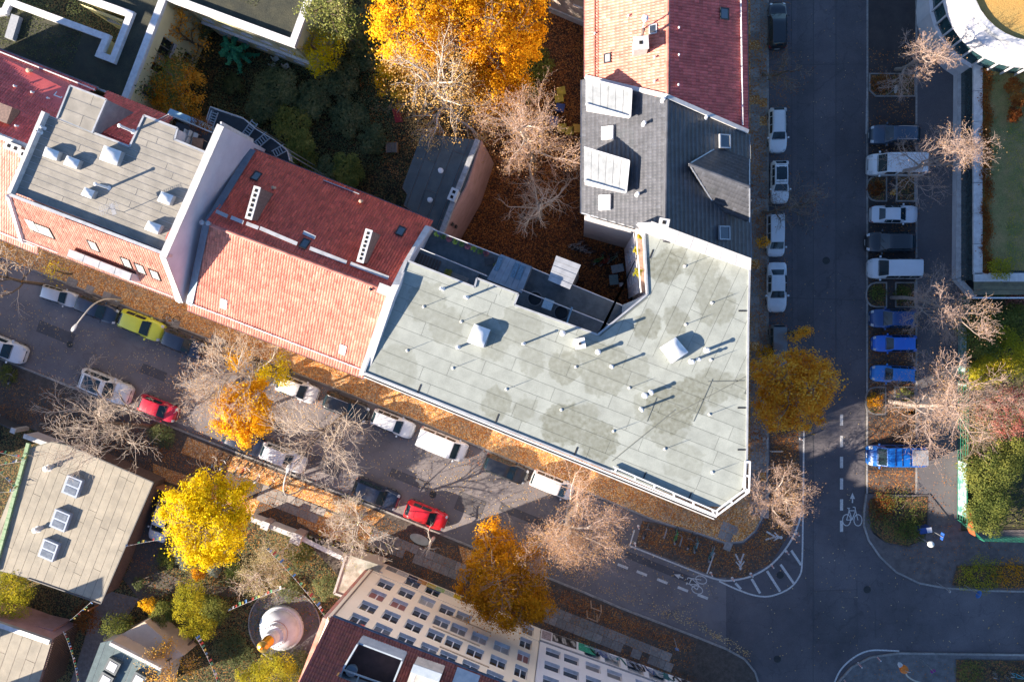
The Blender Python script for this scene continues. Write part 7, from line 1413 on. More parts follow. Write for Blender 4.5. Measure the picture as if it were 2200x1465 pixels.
t = thing('deck_chair', 'dark folding deck chair on the long roof terrace', 'chair', W(1053, 563, 13.26), .1); b = MB(); b.box((0, 0, .4), (.75, .55, .04)); b.build('seat', mat('dark_canvas', (.06, .06, .065), .8), t)
for x in (-.3, .3): b = MB(); b.bar((x, -.25, 0), (x, .25, .4), .04, .04); b.build('leg', TIM, t)
t = thing('terrace_bench', 'wooden bench on the upper balcony', 'bench', W(985, 596, 14.22), _a)
for k in range(3): b = MB(); b.box((0, -.15+k*.15, .42), (1.7, .12, .04)); b.build('slat', mat('grey_timber', (.22, .2, .18)), t)
for x in (-.7, .7): b = MB(); b.box((x, 0, .2), (.06, .4, .4)); b.build('leg', TIM, t)
t = thing('balcony_table', 'pale blue square table on the long dark balcony', 'table', W(1178, 654, 14.22), _a); b = MB(); b.box((0, 0, .72), (.75, .75, .04)); b.build('table_top', mat('ice_blue_top', (.38, .5, .56), .5, (.25, .36, .42), scale=9), t)
for x in (-.3, .3):
    for y in (-.3, .3): b = MB(); b.bar((x, y, 0), (x, y, .7), .04, .04); b.build('leg', STEEL, t)
for u, v, l in ((1150, 642, 'round dark tub at the end of the long balcony'), (1206, 672, 'round dark tub behind the pale blue balcony table')): t = thing('round_tub', l, 'tub', W(u, v, 14.22)); b = MB(); b.lathe((0, 0, 0), [(.5, 0), (.55, .45), (.5, .45), (.45, .1)], 18); b.build('tub', mat('dark_tub', (.03, .035, .04), .7), t); b = MB(); [b.bar((.53*math.cos(k*.349), .53*math.sin(k*.349), .46), (.53*math.cos(k*.349+.349), .53*math.sin(k*.349+.349), .46), .05, .05) for k in range(18)]; b.build('rim', mat('tub_rim', (.16, .17, .18), .5), t)
# ================================================================== TREES, SHRUBS, LEAVES
def grow(r, h, spread, clear=.3, nl=7, levels=3, kids=(5, 5), up=.35, twig=.9, lean=(0, 0), droop=0.0):
    """branch skeleton in local metres: lists of (points, radii, level) and the twig ends"""
    out = []; ends = []
    def branch(p, d, L, rad, lev):
        n = 5 if lev == 0 else (4 if lev < 3 else 3); pts = [p.copy()]; rr = [rad]; step = L/n; dirs = [d]
        for i in range(n):
            wob = .10 if lev == 0 else .26
            d = d+np.array([r.gauss(0, wob), r.gauss(0, wob), r.gauss(0, wob*.7)+(up*.12 if lev else .1)-(droop*.25*lev if lev > 1 else 0)]); d = d/np.linalg.norm(d); p = p+d*step; pts.append(p); dirs.append(d); rr.append(rad*(1-(i+1)/n*(.55 if lev < levels else .8)))
        out.append((pts, rr, lev))
        if lev >= levels: ends.append((pts[-1], d)); ends.append((pts[-2], d)); return
        k = nl if lev == 0 else kids[min(lev-1, len(kids)-1)]
        for j in range(k):
            t = (clear+(1-clear)*(j+r.random())/k) if lev == 0 else (.25+.75*(j+r.random())/k)
            t = min(t, .999); x = t*n; i = int(x); f = x-i; q = pts[i]*(1-f)+pts[i+1]*f; dd = dirs[i+1]
            a = r.random()*6.283 if lev else (j*2.4+r.uniform(-.4, .4)); ref = np.array([0, 0, 1.0]) if abs(dd[2]) < .9 else np.array([1.0, 0, 0]); X = np.cross(ref, dd); X /= np.linalg.norm(X); Y = np.cross(dd, X); side = X*math.cos(a)+Y*math.sin(a)
            if lev == 0:
                tilt = 1.25-.75*t+r.uniform(-.15, .15); nd = dd*math.cos(tilt)+side*math.sin(tilt); L2 = spread*(1.12-.45*t)*r.uniform(.75, 1.12); r2 = rad*.5*(1-.4*t)
            else:
                tilt = r.uniform(.5, 1.05); nd = dd*math.cos(tilt)+side*math.sin(tilt); L2 = L*r.uniform(.42, .66); r2 = max(.006, rr[i]*.55)
            branch(q, nd, L2, r2, lev+1)
        if lev: branch(pts[-1], d, L*.45, rr[-1], lev+1)
    branch(np.array([0., 0, 0]), np.array([lean[0], lean[1], 1.0])/math.sqrt(1+lean[0]**2+lean[1]**2), h*.86, .06+h*.013, 0)
    return out, ends
def tube_mesh(chains, nsides):
    V, Fc = [], []; base = 0; k = nsides; ang = np.arange(k)*2*math.pi/k
    for pts, rr, lev in chains:
        P = np.array(pts); D = np.gradient(P, axis=0); D /= np.linalg.norm(D, axis=1)[:, None]+1e-9
        ref = np.where(np.abs(D[:, 2:3]) < .9, np.array([[0, 0, 1.0]]), np.array([[1.0, 0, 0]])); X = np.cross(ref, D); X /= np.linalg.norm(X, axis=1)[:, None]; Y = np.cross(D, X); R_ = np.array(rr)[:, None, None]
        ring = P[:, None, :]+R_*(X[:, None, :]*np.cos(ang)[None, :, None]+Y[:, None, :]*np.sin(ang)[None, :, None]); n = len(P); V.append(ring.reshape(-1, 3))
        i, j = np.meshgrid(np.arange(n-1), np.arange(k), indexing='ij'); a = base+i*k+j; b_ = base+i*k+(j+1) % k; Fc.append(np.stack([a, b_, b_+k, a+k], -1).reshape(-1, 4)); base += n*k
    return np.concatenate(V), np.concatenate(Fc)
def leaf_cloud(P, size, g, flat=.5, out=None):
    n = len(P); N_ = g.normal(size=(n, 3)); N_[:, 2] = np.abs(N_[:, 2])+flat
    if out is not None: N_ = N_*.45+out*1.0
    N_ = N_+0; N_ /= np.linalg.norm(N_, axis=1)[:, None]; A = g.normal(size=(n, 3)); X = np.cross(N_, A); X /= np.linalg.norm(X, axis=1)[:, None]; Y = np.cross(N_, X); s = size*g.uniform(.6, 1.3, (n, 1))
    V = np.stack([P-X*s*.5, P-Y*s*.36+N_*s*.08, P+X*s*.55, P+Y*s*.36+N_*s*.08], 1).reshape(-1, 3); Fc = np.arange(n*4).reshape(-1, 4); return V, Fc
LEAF = {
 'yellow': leafmat('leaves_yellow', [(.62, .47, .01), (.76, .58, .012), (.86, .68, .02), (.92, .76, .06)], .35),
 'orange': leafmat('leaves_orange', [(.45, .18, .01), (.66, .29, .012), (.8, .39, .015), (.86, .48, .03)], .35),
 'gold': leafmat('leaves_gold', [(.66, .32, .012), (.8, .42, .015), (.9, .52, .02), (.92, .62, .08)], .35),
 'amber': leafmat('leaves_amber', [(.34, .15, .012), (.52, .22, .015), (.68, .3, .015), (.78, .4, .02)], .35),
 'olive': leafmat('leaves_olive_yellow', [(.66, .25, .02), (.86, .38, .035), (.94, .5, .06), (.95, .6, .12)], .4),
 'birch': leafmat('leaves_birch', [(.6, .36, .12), (.66, .4, .12), (.72, .46, .16), (.78, .55, .24)]),
 'green': leafmat('leaves_dark_green', [(.08, .11, .05), (.12, .15, .065), (.17, .2, .085), (.25, .25, .11)]),
 'mid': leafmat('leaves_mid_green', [(.08, .12, .035), (.14, .17, .045), (.22, .24, .06), (.32, .31, .07)]),
 'lime': leafmat('leaves_yellow_green', [(.2, .22, .03), (.32, .31, .03), (.45, .38, .03), (.6, .48, .04)]),
 'pale': leafmat('leaves_pale', [(.3, .28, .16), (.42, .36, .2), (.5, .42, .24), (.56, .48, .3)]),
 'rust': leafmat('leaves_rust', [(.16, .05, .02), (.24, .07, .02), (.32, .12, .03), (.4, .2, .05)]),
 'red': leafmat('leaves_red', [(.26, .06, .05), (.38, .12, .1), (.5, .22, .17), (.58, .34, .26)]),
 'pinkish': leafmat('leaves_pinkish', [(.4, .23, .13), (.5, .29, .15), (.56, .36, .2), (.6, .36, .1)]),
 'grey': leafmat('leaves_grey_green', [(.12, .15, .12), (.2, .23, .19), (.28, .31, .26), (.36, .38, .33)]),
 'emerald': leafmat('leaves_emerald', [(.04, .24, .14), (.06, .32, .18), (.09, .4, .22), (.14, .48, .28)], .2),
 'pinetop': leafmat('leaves_pale_conifer', [(.12, .15, .04), (.2, .23, .06), (.3, .32, .1), (.42, .42, .16)], .3),
}
LEAF['garden_green'] = leafmat('leaves_garden_green', [(.1, .15, .08), (.17, .22, .11), (.25, .29, .14), (.36, .36, .18)]); LEAF['garden_mid'] = leafmat('leaves_garden_mid', [(.14, .19, .06), (.24, .28, .08), (.36, .37, .1), (.46, .42, .13)])
TREE_N = [0]
def tree(u, v, rpx, h, label, leaf=None, nleaf=0, size=.16, bark=BARKG, twig=None, levels=3, nl=7, kids=(5, 5), clear=.3, base=None, zc=.62, scatter=.35, shape=None, cat='tree', name='tree', up=.35, droop=0.0, thick=1.0, group='autumn trees', leaf2=None, n2=0, full=None):
    """(u, v) crown middle in the picture and rpx its radius there; the trunk stands below it unless base is given"""
    if full is None: full = .9 if (nleaf > 2900 and leaf not in ('pinkish', 'birch', 'pinetop')) else 0
    TREE_N[0] += 1; sd_ = TREE_N[0]*17+3; r = random.Random(sd_); g = np.random.default_rng(sd_)
    c = W(u, v, h*zc); rad = rpx*(CAMH-h*zc)/F
    b0 = W(base[0], base[1], .02) if base else Vector((c.x, c.y, .02))
    lean = ((c.x-b0.x)/(h*zc), (c.y-b0.y)/(h*zc))
    t = thing(name, label, cat, b0, 0, group)
    ch, ends = grow(r, h, rad*1.0, clear, nl, levels, kids, up, lean=lean, droop=droop); O = np.array(b0)
    # stretch the crown so that it fills the measured radius
    E = np.array([e[0] for e in ends]); ax = np.array([lean[0], lean[1], 1.0]); cen = E.mean(0); q = np.quantile(np.hypot(E[:, 0]-cen[0], E[:, 1]-cen[1]), .9); k = rad*.93/max(q, .1)
    def warp(P):
        P = np.array(P); a = P[:, 2:3]*ax[None, :2]; off = P[:, :2]-a; w = np.clip(P[:, 2:3]/(h*clear+.01), 0, 1)**1.5; kk = 1+(k-1)*w; shift = (np.array([c.x, c.y])-O[:2]-cen[:2])*np.clip(P[:, 2:3]/(h*zc), 0, 1)**1.3 if not base else 0
        P[:, :2] = a+off*kk+shift; return P
    ch = [(warp(p)+O, rr, lev) for p, rr, lev in ch]; E = warp(E)+O
    big = [(p, np.array(rr)*thick, l) for p, rr, l in ch if l == 0]; lim = [(p, np.array(rr)*thick, l) for p, rr, l in ch if l == 1]; tw = [(p, np.maximum(np.array(rr)*thick, .008 if twig is TWIGP else .01), l) for p, rr, l in ch if l > 1]
    np_mesh('trunk', *tube_mesh(big, 8), bark, t, smooth=True); 
    for q_ in lim: np_mesh('limb', *tube_mesh([q_], 6), bark if twig is None else (BARKP if bark is BARKP else bark), t, smooth=True)
    np_mesh('twigs', *tube_mesh(tw, 3), twig or bark, t, 'stuff')
    if nleaf:
        idx = g.integers(0, len(E), nleaf); P = E[idx]+g.normal(0, scatter, (nleaf, 3))*np.array([1, 1, .75])
        if full: 
            nc = int(40+rad*rad*5.5); iu = (np.arange(nc)+.5)/nc; th = np.arange(nc)*2.39996+g.normal(0, .25, nc); rho = np.sqrt(iu)*(1+.1*np.sin(3*th+sd_)+.08*np.sin(5*th+2*sd_))*g.normal(1, .05, nc); zz = np.sqrt(np.clip(1-iu, 0, 1))*g.uniform(.35, 1.0, nc)
            C = np.array(c)+np.stack([rho*np.cos(th)*rad*.93, rho*np.sin(th)*rad*.93, zz*min(rad, h*.33)-.12*rad], 1); sg = g.uniform(.16, .36, nc)*min(1.15, .5+rad*.16); k2 = (g.random(nleaf) < full) | (np.hypot(P[:, 0]-c.x, P[:, 1]-c.y) > rad*1.02) | (P[:, 2] > h*1.02); ci = g.choice(nc, nleaf, p=sg**2/(sg**2).sum()); Q = C[ci]+g.normal(0, 1, (nleaf, 3))*sg[ci][:, None]*np.array([1, 1, .7]); P = np.where(k2[:, None], Q, P); out = np.where(k2[:, None], (Q-C[ci])/sg[ci][:, None]+(C[ci]-np.array(c))/rad*.8, g.normal(0, 1, (nleaf, 3)))+np.array([0, 0, .35])
        P[:, 2] = np.maximum(P[:, 2], .3); V, Fc = leaf_cloud(P, size, g, .5, out if full else None); np_mesh('foliage', V, Fc, LEAF[leaf], t, 'stuff')
    if n2:
        sub = g.integers(0, len(E), n2); P = E[sub]+g.normal(0, scatter, (n2, 3)); V, Fc = leaf_cloud(P, size, g); np_mesh('late_foliage', V, Fc, LEAF[leaf2], t, 'stuff')
    return t
def shrub(u, v, rpx, h, label, leaf, n, size=.12, cat='shrub', name='shrub', group='garden shrubs', lumps=6, stems=True, squash=1.0, rot=0.0, z0=.02):
    TREE_N[0] += 1; g = np.random.default_rng(TREE_N[0]*7+1); c = W(u, v, h*.6+z0); rad = rpx*(CAMH-h*.6)/F; b0 = Vector((c.x, c.y, z0)); t = thing(name, label, cat, b0, 0, group)
    L_ = [(np.array([0, 0, h*.55]), rad*.7)]+[(np.array([rad*.62*math.cos(a)*g.uniform(.7, 1.15), rad*.62*math.sin(a)*g.uniform(.7, 1.15)*squash, h*g.uniform(.35, .8)]), rad*g.uniform(.3, .5)) for a in np.arange(lumps)*2*math.pi/lumps+g.uniform(0, 1)]
    w = np.array([l[1]**2 for l in L_]); w /= w.sum(); idx = g.choice(len(L_), n, p=w); D = g.normal(size=(n, 3)); D /= np.linalg.norm(D, axis=1)[:, None]; D[:, 2] = np.abs(D[:, 2])*1.2-.25
    rr = np.array([l[1] for l in L_])[idx]*g.uniform(.55, 1.08, n)*(1+.14*np.sin(D[:, 0]*7+idx)*np.cos(D[:, 1]*6)); C = np.array([l[0] for l in L_])[idx]; P = C+D*rr[:, None]*np.array([1, 1, min(1.0, h/rad*.55)]); P[:, 2] = np.clip(P[:, 2], .05, None)
    if rot: ca, sa = math.cos(rot), math.sin(rot); P[:, :2] = P[:, :2] @ np.array([[ca, sa], [-sa, ca]])
    V, Fc = leaf_cloud(P+np.array(b0), size, g, .4, D+np.array([0, 0, .4])); np_mesh('foliage', V, Fc, LEAF[leaf], t, 'stuff')
    if stems:
        b = MB(); 
        for k in range(7): a = g.uniform(0, 6.28); b.tube([b0, b0+Vector((rad*.3*math.cos(a), rad*.3*math.sin(a), h*.4)), b0+Vector((rad*.6*math.cos(a+.2), rad*.6*math.sin(a+.2), h*.75))], [.03, .022, .01], 4)
        b.build('stems', BARKG, t, world=True)
    return t
B = 'bare'
# --- upper middle garden
tree(900, 45, 118, 15, 'broad golden tree at the upper edge, left of the tall birch', 'gold', 14000, .2, BARKG, TWIGB, scatter=.5)
tree(1075, 75, 108, 14, 'deep orange tree at the upper edge, right of the tall birch', 'orange', 15000, .2, BARKG, TWIGB, scatter=.5)
tree(985, 20, 80, 16, 'amber crown at the upper edge between the two golden trees', 'gold', 7000, .17, BARKG, TWIGB, scatter=.5)
tree(868, 165, 68, 10, 'smaller golden tree leaning out over the shaded garden', 'gold', 6500, .15, BARKG, TWIGB, scatter=.4)
tree(1055, 180, 85, 11, 'orange crown half behind the pale birch', 'orange', 8000, .17, BARKG, TWIGB, scatter=.45)
tree(962, 205, 112, 17, 'tall pale birch with white branches and thin sandy leaves', 'birch', 9000, .12, BARKP, BARKP, levels=3, nl=13, kids=(7, 6), scatter=.42, thick=1.1, zc=.6, droop=.3)
tree(1135, 300, 112, 13, 'bare courtyard tree with pinkish twigs and a few rusty leaves', 'pinkish', 5200, .1, BARKP, TWIGP, levels=4, nl=12, kids=(6, 5, 4), scatter=.3, thick=1.15)
tree(1150, 445, 78, 10, 'lower bare courtyard tree with white branches', None, 0, .1, BARKP, TWIGW, levels=3, nl=9, kids=(6, 5), thick=1.2)
tree(718, 20, 66, 13, 'pale sunlit conifer top at the upper edge beside the kindergarten', 'pinetop', 7000, .15, BARKG, TWIGB, levels=2, nl=22, kids=(8,), scatter=.3, clear=.15)
tree(385, 192, 66, 7, 'orange and green tree in front of the kindergarten windows', 'olive', 6500, .17, BARKG, TWIGB, scatter=.4, leaf2='mid', n2=2600)
tree(398, 75, 50, 6.5, 'yellow sapling with long twigs in the kindergarten corner', 'olive', 1100, .17, BARKG, TWIGB, scatter=.25)
tree(688, 110, 52, 7, 'yellow tree beside the corner of the kindergarten', 'yellow', 3200, .16, BARKG, TWIGB, scatter=.36)
tree(305, 208, 26, 4, 'small amber tree at the foot of the yellow wall', 'amber', 1000, .14, BARKG, TWIGB, levels=2)
# a rosette-like young fir
t = thing('fir_tree', 'bright emerald star-shaped young fir in the shaded garden', 'tree', W(522, 124, .02), 0, 'garden conifers'); g = np.random.default_rng(3); P = []
for k in range(15):
    a = k*2.39; L = 1.75*(1-.03*k); z = .9+k*.16
    s = np.linspace(.08, 1, 70); px = np.stack([L*s*math.cos(a), L*s*math.sin(a), z-.25*s*L], 1); P.append(px+g.normal(0, .05, px.shape)); P.append(px+g.normal(0, .09, px.shape)); P.append(px+g.normal(0, .07, px.shape))
P = np.concatenate(P)+np.array(W(522, 124, .02)); V, Fc = leaf_cloud(P, .19, g, 2.0); np_mesh('foliage', V, Fc, LEAF['emerald'], t, 'stuff'); b = MB(); b.tube([(0, 0, 0), (0, 0, 3.3)], [.09, .02], 6); b.build('trunk', BARKG, t)
for k in range(15): a = k*2.39; L = 1.6*(1-.03*k); z = .9+k*.16; b = MB(); b.tube([(0, 0, z), (L*math.cos(a), L*math.sin(a), z-.25*L)], [.03, .008], 4); b.build('branch', BARKG, t)
GL = ['dark green', 'mossy', 'loose', 'dense', 'low', 'rounded', 'spreading', 'wild']
for j, (u, v, rp, h, lf, n, wh) in enumerate(((590, 190, 58, 2.6, 'green', 5200, 'below the kindergarten chairs'), (665, 215, 55, 2.4, 'green', 4200, 'in the middle of the shaded garden'), (630, 265, 52, 2.6, 'mid', 2300, 'with paler leaves behind the fire escape'), (560, 235, 40, 2.0, 'green', 2600, 'left of the paler garden shrub'), (645, 320, 44, 3.2, 'mid', 3600, 'at the rear eave of the red roof'), (745, 370, 46, 2.8, 'mid', 2900, 'close to the dark flat roof of the rear house'), (745, 250, 46, 2.0, 'green', 3200, 'by the mown lawn corner'), (735, 170, 48, 2.2, 'green', 3000, 'above the mown lawn corner'), (800, 110, 58, 2.6, 'green', 3600, 'under the left golden crown'), (600, 380 - 40, 30, 2.0, 'green', 1500, 'beside the end of the fire escape'), (700, 420 - 50, 34, 2.2, 'green', 1900, 'between the two shrubs at the rear eave'), (800, 300, 34, 1.6, 'green', 1500, 'at the lower end of the lawn corner'), (430, 60, 30, 2.0, 'green', 1200, 'in the narrow corner under the yellow sapling'), (760, 60, 50, 3.2, 'green', 3200, 'beside the sunlit conifer'), (1150, 140, 40, 2.2, 'mid', 2400, 'along the edge of the rusty courtyard'), (1125, 190, 36, 2.2, 'mid', 1900, 'between the orange crown and the rusty courtyard'), (500, 180, 26, 1.6, 'green', 1000, 'just below the emerald fir'), (1105, 255, 30, 1.8, 'mid', 1300, 'at the top of the bare courtyard tree'))):
    shrub(u, v, rp, h, '%s shrub %s' % (GL[j % 8], wh), ('garden_' if j < 14 else '')+lf, int(n*.75), .2)
# --- side street
tree(455, 790, 118, 11, 'bare tree with pinkish sunlit twigs over the upper row of cars', 'pinkish', 2600, .1, BARKP, TWIGW, levels=4, nl=12, kids=(6, 5, 3), base=(590, 812), scatter=.3, zc=.7)
tree(527, 885, 72, 8.5, 'glowing orange-yellow crown over the side street', 'gold', 12000, .19, BARKG, TWIGB, scatter=.4)
tree(508, 775, 24, 8, 'small tuft of yellow leaves inside the bare street tree', 'gold', 900, .15, BARKG, TWIGB, levels=2, nl=5, scatter=.25)
tree(592, 800, 34, 6.5, 'young yellow tree by the red eave', 'yellow', 1500, .15, BARKG, TWIGB, levels=3, nl=5, scatter=.3)
tree(205, 905, 128, 10, 'leaning bare tree with brown limbs over the garden street wall', None, 0, .1, BARKG, TWIGW, levels=4, nl=10, kids=(6, 5, 3), base=(330, 918), zc=.7, thick=1.25)
tree(18, 625, 88, 10, 'bare ochre tree cut by the left picture edge', 'amber', 500, .12, BARKG, TWIGW, levels=3, nl=9, kids=(6, 5), base=(95, 612), zc=.7)
tree(120, 585, 20, 4, 'sapling with a few yellow leaves by the white eave dormer', 'yellow', 220, .13, BARKG, TWIGW, levels=2, nl=4)
tree(715, 950, 122, 8.5, 'thin-twigged bare tree over the middle of the side street', 'pinkish', 300, .09, BARKG, TWIGW, levels=3, nl=11, kids=(7, 6), base=(760, 872), zc=.66, thick=.85)
tree(757, 1128, 76, 7.5, 'bare tree with fine pale twigs on the lower pavement', 'lime', 300, .1, BARKP, TWIGW, levels=4, nl=11, kids=(5, 5, 3))
tree(920, 1172, 40, 4.5, 'white-twigged sapling beside the pale oval sheet', None, 0, .1, BARKP, BARKP, levels=2, nl=5, kids=(5,), thick=1.5)
tree(1235, 1135, 122, 12, 'big pinkish bare crown in front of the corner house', 'pinkish', 12000, .085, BARKP, TWIGP, levels=4, nl=13, kids=(6, 5, 4), scatter=.3)
tree(1082, 1250, 104, 10.5, 'orange-amber tree in front of the cream block', 'amber', 17000, .18, BARKG, TWIGB, scatter=.42, nl=9)
tree(1060, 1165, 52, 8.5, 'yellow-green shoulder crown above the orange-amber tree', 'orange', 4200, .16, BARKG, TWIGB, scatter=.4)
tree(1130, 1295, 58, 9, 'rust-tinted orange crown overlapping the cream facade', 'amber', 5200, .15, BARKG, TWIGB, scatter=.4)
tree(450, 1112, 106, 9.5, 'bright yellow tree in the garden beside the white car', 'yellow', 24000, .19, BARKG, TWIGB, scatter=.42, nl=10)
tree(565, 1232, 58, 4.5, 'sandy half-bare shrub tree beside the prayer flags', 'pale', 3600, .11, BARKP, TWIGW, levels=3, nl=9, kids=(5, 5))
tree(598, 1190, 46, 4.0, 'half-bare shrub tree behind the stone pillar of the street wall', 'pale', 1800, .11, BARKP, TWIGW, levels=3, nl=8)
# --- main road
tree(1702, 838, 88, 12.5, 'golden-orange tree at the kerb of the main road', 'olive', 19000, .18, BARKG, TWIGB, scatter=.42, nl=9)
tree(1722, 715, 20, 8, 'small yellow tuft over the grey parked van', 'olive', 700, .14, BARKG, TWIGB, levels=2, nl=4, scatter=.22)
tree(1678, 1062, 68, 7, 'pink-twigged bare tree at the corner of the marked square', 'pinkish', 2600, .08, BARKP, TWIGP, levels=4, nl=12, kids=(5, 5, 4))
tree(1668, 175, 52, 7, 'dark bare tree over the black car', 'rust', 250, .1, BARKG, TWIGB, levels=3, nl=7, base=(1640, 160)); tree(1700, 440, 62, 7, 'dark bare tree between the parked white cars', 'rust', 300, .1, BARKG, TWIGB, levels=3, nl=8, kids=(6, 5), base=(1638, 455))
shrub(1642, 520, 14, 2.5, 'small yellow-leaved sapling beside the pale high-roofed car', 'olive', 260, .12, stems=True, group='saplings'); shrub(1645, 760, 22, 1.8, 'low amber shrub under the golden-orange tree', 'amber', 600, .12, group='saplings')
tree(1995, 130, 62, 10, 'bare tree with glowing pink tips beside the round building', 'pinkish', 1200, .08, BARKM, TWIGP, levels=4, nl=12, kids=(5, 5, 3), base=(1925, 150), zc=.75)
tree(2035, 335, 92, 9.5, 'bare tree leaning over the white van and the low wall', 'pinkish', 1800, .08, BARKM, TWIGP, levels=4, nl=11, kids=(6, 5, 3), base=(1912, 372), zc=.74)
tree(2040, 612, 84, 9.5, 'bare tree by the lower end of the low white wall', 'pinkish', 1800, .08, BARKM, TWIGP, levels=4, nl=11, kids=(6, 5, 3), base=(1915, 640), zc=.74)
tree(2062, 895, 110, 10.5, 'large pale sunlit bare tree crossing the green fence', 'pinkish', 5200, .085, BARKM, TWIGP, levels=4, nl=14, kids=(6, 5, 4), base=(1912, 862), zc=.72, scatter=.28, thick=1.15)
tree(2165, 880, 60, 6, 'reddish shrub tree at the right picture edge', 'red', 4200, .12, BARKG, TWIGP, scatter=.35)
for u, v, rp, h, lf, n, l in ((2120, 715, 58, 3.6, 'mid', 5200, 'green shrub behind the upper end of the mesh fence'), (2170, 760, 56, 4.4, 'lime', 5200, 'sunlit yellow-green shrub at the right picture edge'), (2110, 800, 40, 3.6, 'lime', 3200, 'pale sunlit shrub just above the large bare tree'), (2190, 690, 40, 3, 'mid', 2600, 'dark shrub below the olive canopy'), (2125, 1020, 62, 3.4, 'mid', 6200, 'broad feathery green shrub below the large bare tree'), (2120, 1100, 56, 3.0, 'mid', 5400, 'green shrub inside the corner of the mesh fence'), (2185, 975, 42, 3, 'mid', 3200, 'green shrub under the reddish shrub tree'), (2190, 640, 26, 1.6, 'red', 900, 'reddish bush at the end of the olive canopy')): shrub(u, v, rp, h, l, lf, n, .13, group='shrubs behind the mesh fence')
for u, v, rp, lf, z, l in ((2178, 185, 19, 'rust', PD3, 'upper rust-red ball shrub on the raised lawn'), (2192, 215, 18, 'rust', PD3, 'rust-red ball shrub at the lawn edge of the picture'), (2180, 245, 17, 'rust', PD3, 'lowest rust-red ball shrub on the raised lawn')): shrub(u, v, rp, 1.0, l, lf, 1300, .1, group='rust-red ball shrubs', z0=z)
# creeper band along the coping
g = np.random.default_rng(8); n = 5200; yy = g.uniform(150, 590, n); xx = 2116+g.normal(0, 6, n)+4*np.sin(yy*.08); P = np.array([tuple(W(x, y, PD3+.06)) for x, y in zip(xx, yy)])+np.abs(g.normal(0, .12, (n, 3))); V, Fc = leaf_cloud(P, .12, g); tag(np_mesh('creeper_leaves', V, Fc, LEAF['rust'], None, 'stuff', origin=W(2116, 380, PD3)), 'band of rust-red creeper along the coping of the raised lawn', 'creeper')
shrub(2150, 577, 28, .9, 'sunny yellow tuft at the end of the raised lawn', 'lime', 900, .12, group='garden shrubs', z0=PD3)
# --- bed plants in the parking bay, at the junction
for u, v, rp, h, lf, n, l in ((1930, 1105, 62, 1.1, 'mid', 1700, 'green and yellow ground plants of the large junction bed'), (1900, 1085, 34, 1.0, 'rust', 900, 'mossy plants at the top of the large junction bed'), (1955, 1140, 34, 1.2, 'mid', 1200, 'darker plants beside the white lamp globe'), (2110, 1235, 52, .8, 'lime', 1500, 'yellowing plants of the leafy bed east of the junction'), (2175, 1235, 40, .8, 'amber', 900, 'amber plants at the right end of the leafy bed'), (1886, 630, 20, .5, 'mid', 500, 'low plants in the bed above the three blue cars'), (1940, 632, 20, .6, 'mid', 600, 'low plants in the square bed above the three blue cars'), (1942, 852, 20, .7, 'mid', 700, 'green plants in the square bed below the three blue cars'), (1880, 860, 20, .5, 'amber', 500, 'dry plants in the rounded bed below the three blue cars'), (1882, 405, 20, .4, 'rust', 500, 'dry plants in the rounded bed below the white van'), (1920, 414, 7, .6, 'gold', 160, 'tiny golden plant between the two small beds'), (1895, 180, 26, .5, 'rust', 700, 'rusty plants in the bed of the empty parking place'), (2085, 1450, 36, .7, 'mid', 700, 'low plants in the lower right bed')): shrub(u, v, rp, h, l, lf, n, .1, group='bed plants')
shrub(345, 935, 42, 1.4, 'clipped dark hedge beside the small crimson car', 'green', 2600, .09, 'hedge', 'hedge', 'hedges', squash=.5, rot=-.38); shrub(14, 805, 30, 1.0, 'green bed plants beside the car at the left picture edge', 'mid', 1300, .1, group='bed plants')
# --- lower left garden
for u, v, rp, h, lf, n, l in ((28, 1268, 62, 4.2, 'lime', 6500, 'yellow-green bushy shrub at the left edge below the pale flat roof'), (405, 1290, 52, 3.4, 'lime', 3600, 'yellow-green shrub in the middle of the garden'), (455, 1310, 44, 3.0, 'mid', 3000, 'green shrub left of the round terrace'), (430, 1345, 44, 3.2, 'lime', 3000, 'yellow-green shrub above the orange-tipped branch'), (350, 1315, 36, 2.2, 'mid', 1900, 'green shrub beside the sand annexe'), (318, 1300, 22, 2.0, 'gold', 900, 'small golden shrub beside the pavers'), (255, 1350, 46, 2.6, 'mid', 3200, 'green climbing shrub on the dark-roofed low building'), (395, 1190, 34, 1.6, 'grey', 1700, 'pale grey-green shrub below the bright yellow tree'), (460, 1222, 20, 1.4, 'grey', 900, 'bluish round shrub below the bright yellow tree'), (358, 1200, 24, 1.4, 'mid', 1000, 'dark shrub next to the white yard car'), (500, 1225, 24, 1.4, 'mid', 900, 'dark green shrub near the sandy shrub tree'), (425, 1232, 20, 1.2, 'amber', 700, 'orange shrub below the bright yellow tree'), (590, 1450, 58, 3.0, 'lime', 4800, 'yellow-green shrub at the lower edge beside the stupa'), (540, 1460, 36, 2.4, 'lime', 2300, 'sunlit shrub at the lower edge left of the stupa'), (645, 1420, 32, 1.6, 'green', 1400, 'dark shrub between the stupa and the dark red roof'), (700, 1260, 34, 1.6, 'green', 1700, 'dark ivy-like shrub beside the small garage'), (640, 1180, 36, 1.6, 'mid', 1700, 'olive shrub behind the sprayed street wall'), (185, 1330, 40, 1.8, 'rust', 1500, 'brown shrub beside the pink garden wall'), (300, 1252, 18, 1.0, 'green', 500, 'low shrub at the fork of the garden path'), (500, 1400, 52, .8, 'green', 2600, 'dark ground plants between flags and stupa'), (620, 1265, 30, .9, 'green', 1100, 'dark ground plants above the round terrace'), (780, 1300, 26, 1.5, 'green', 900, 'dark shrub at the lower end of the small garage')): shrub(u, v, rp, h, l, lf, n, .12)
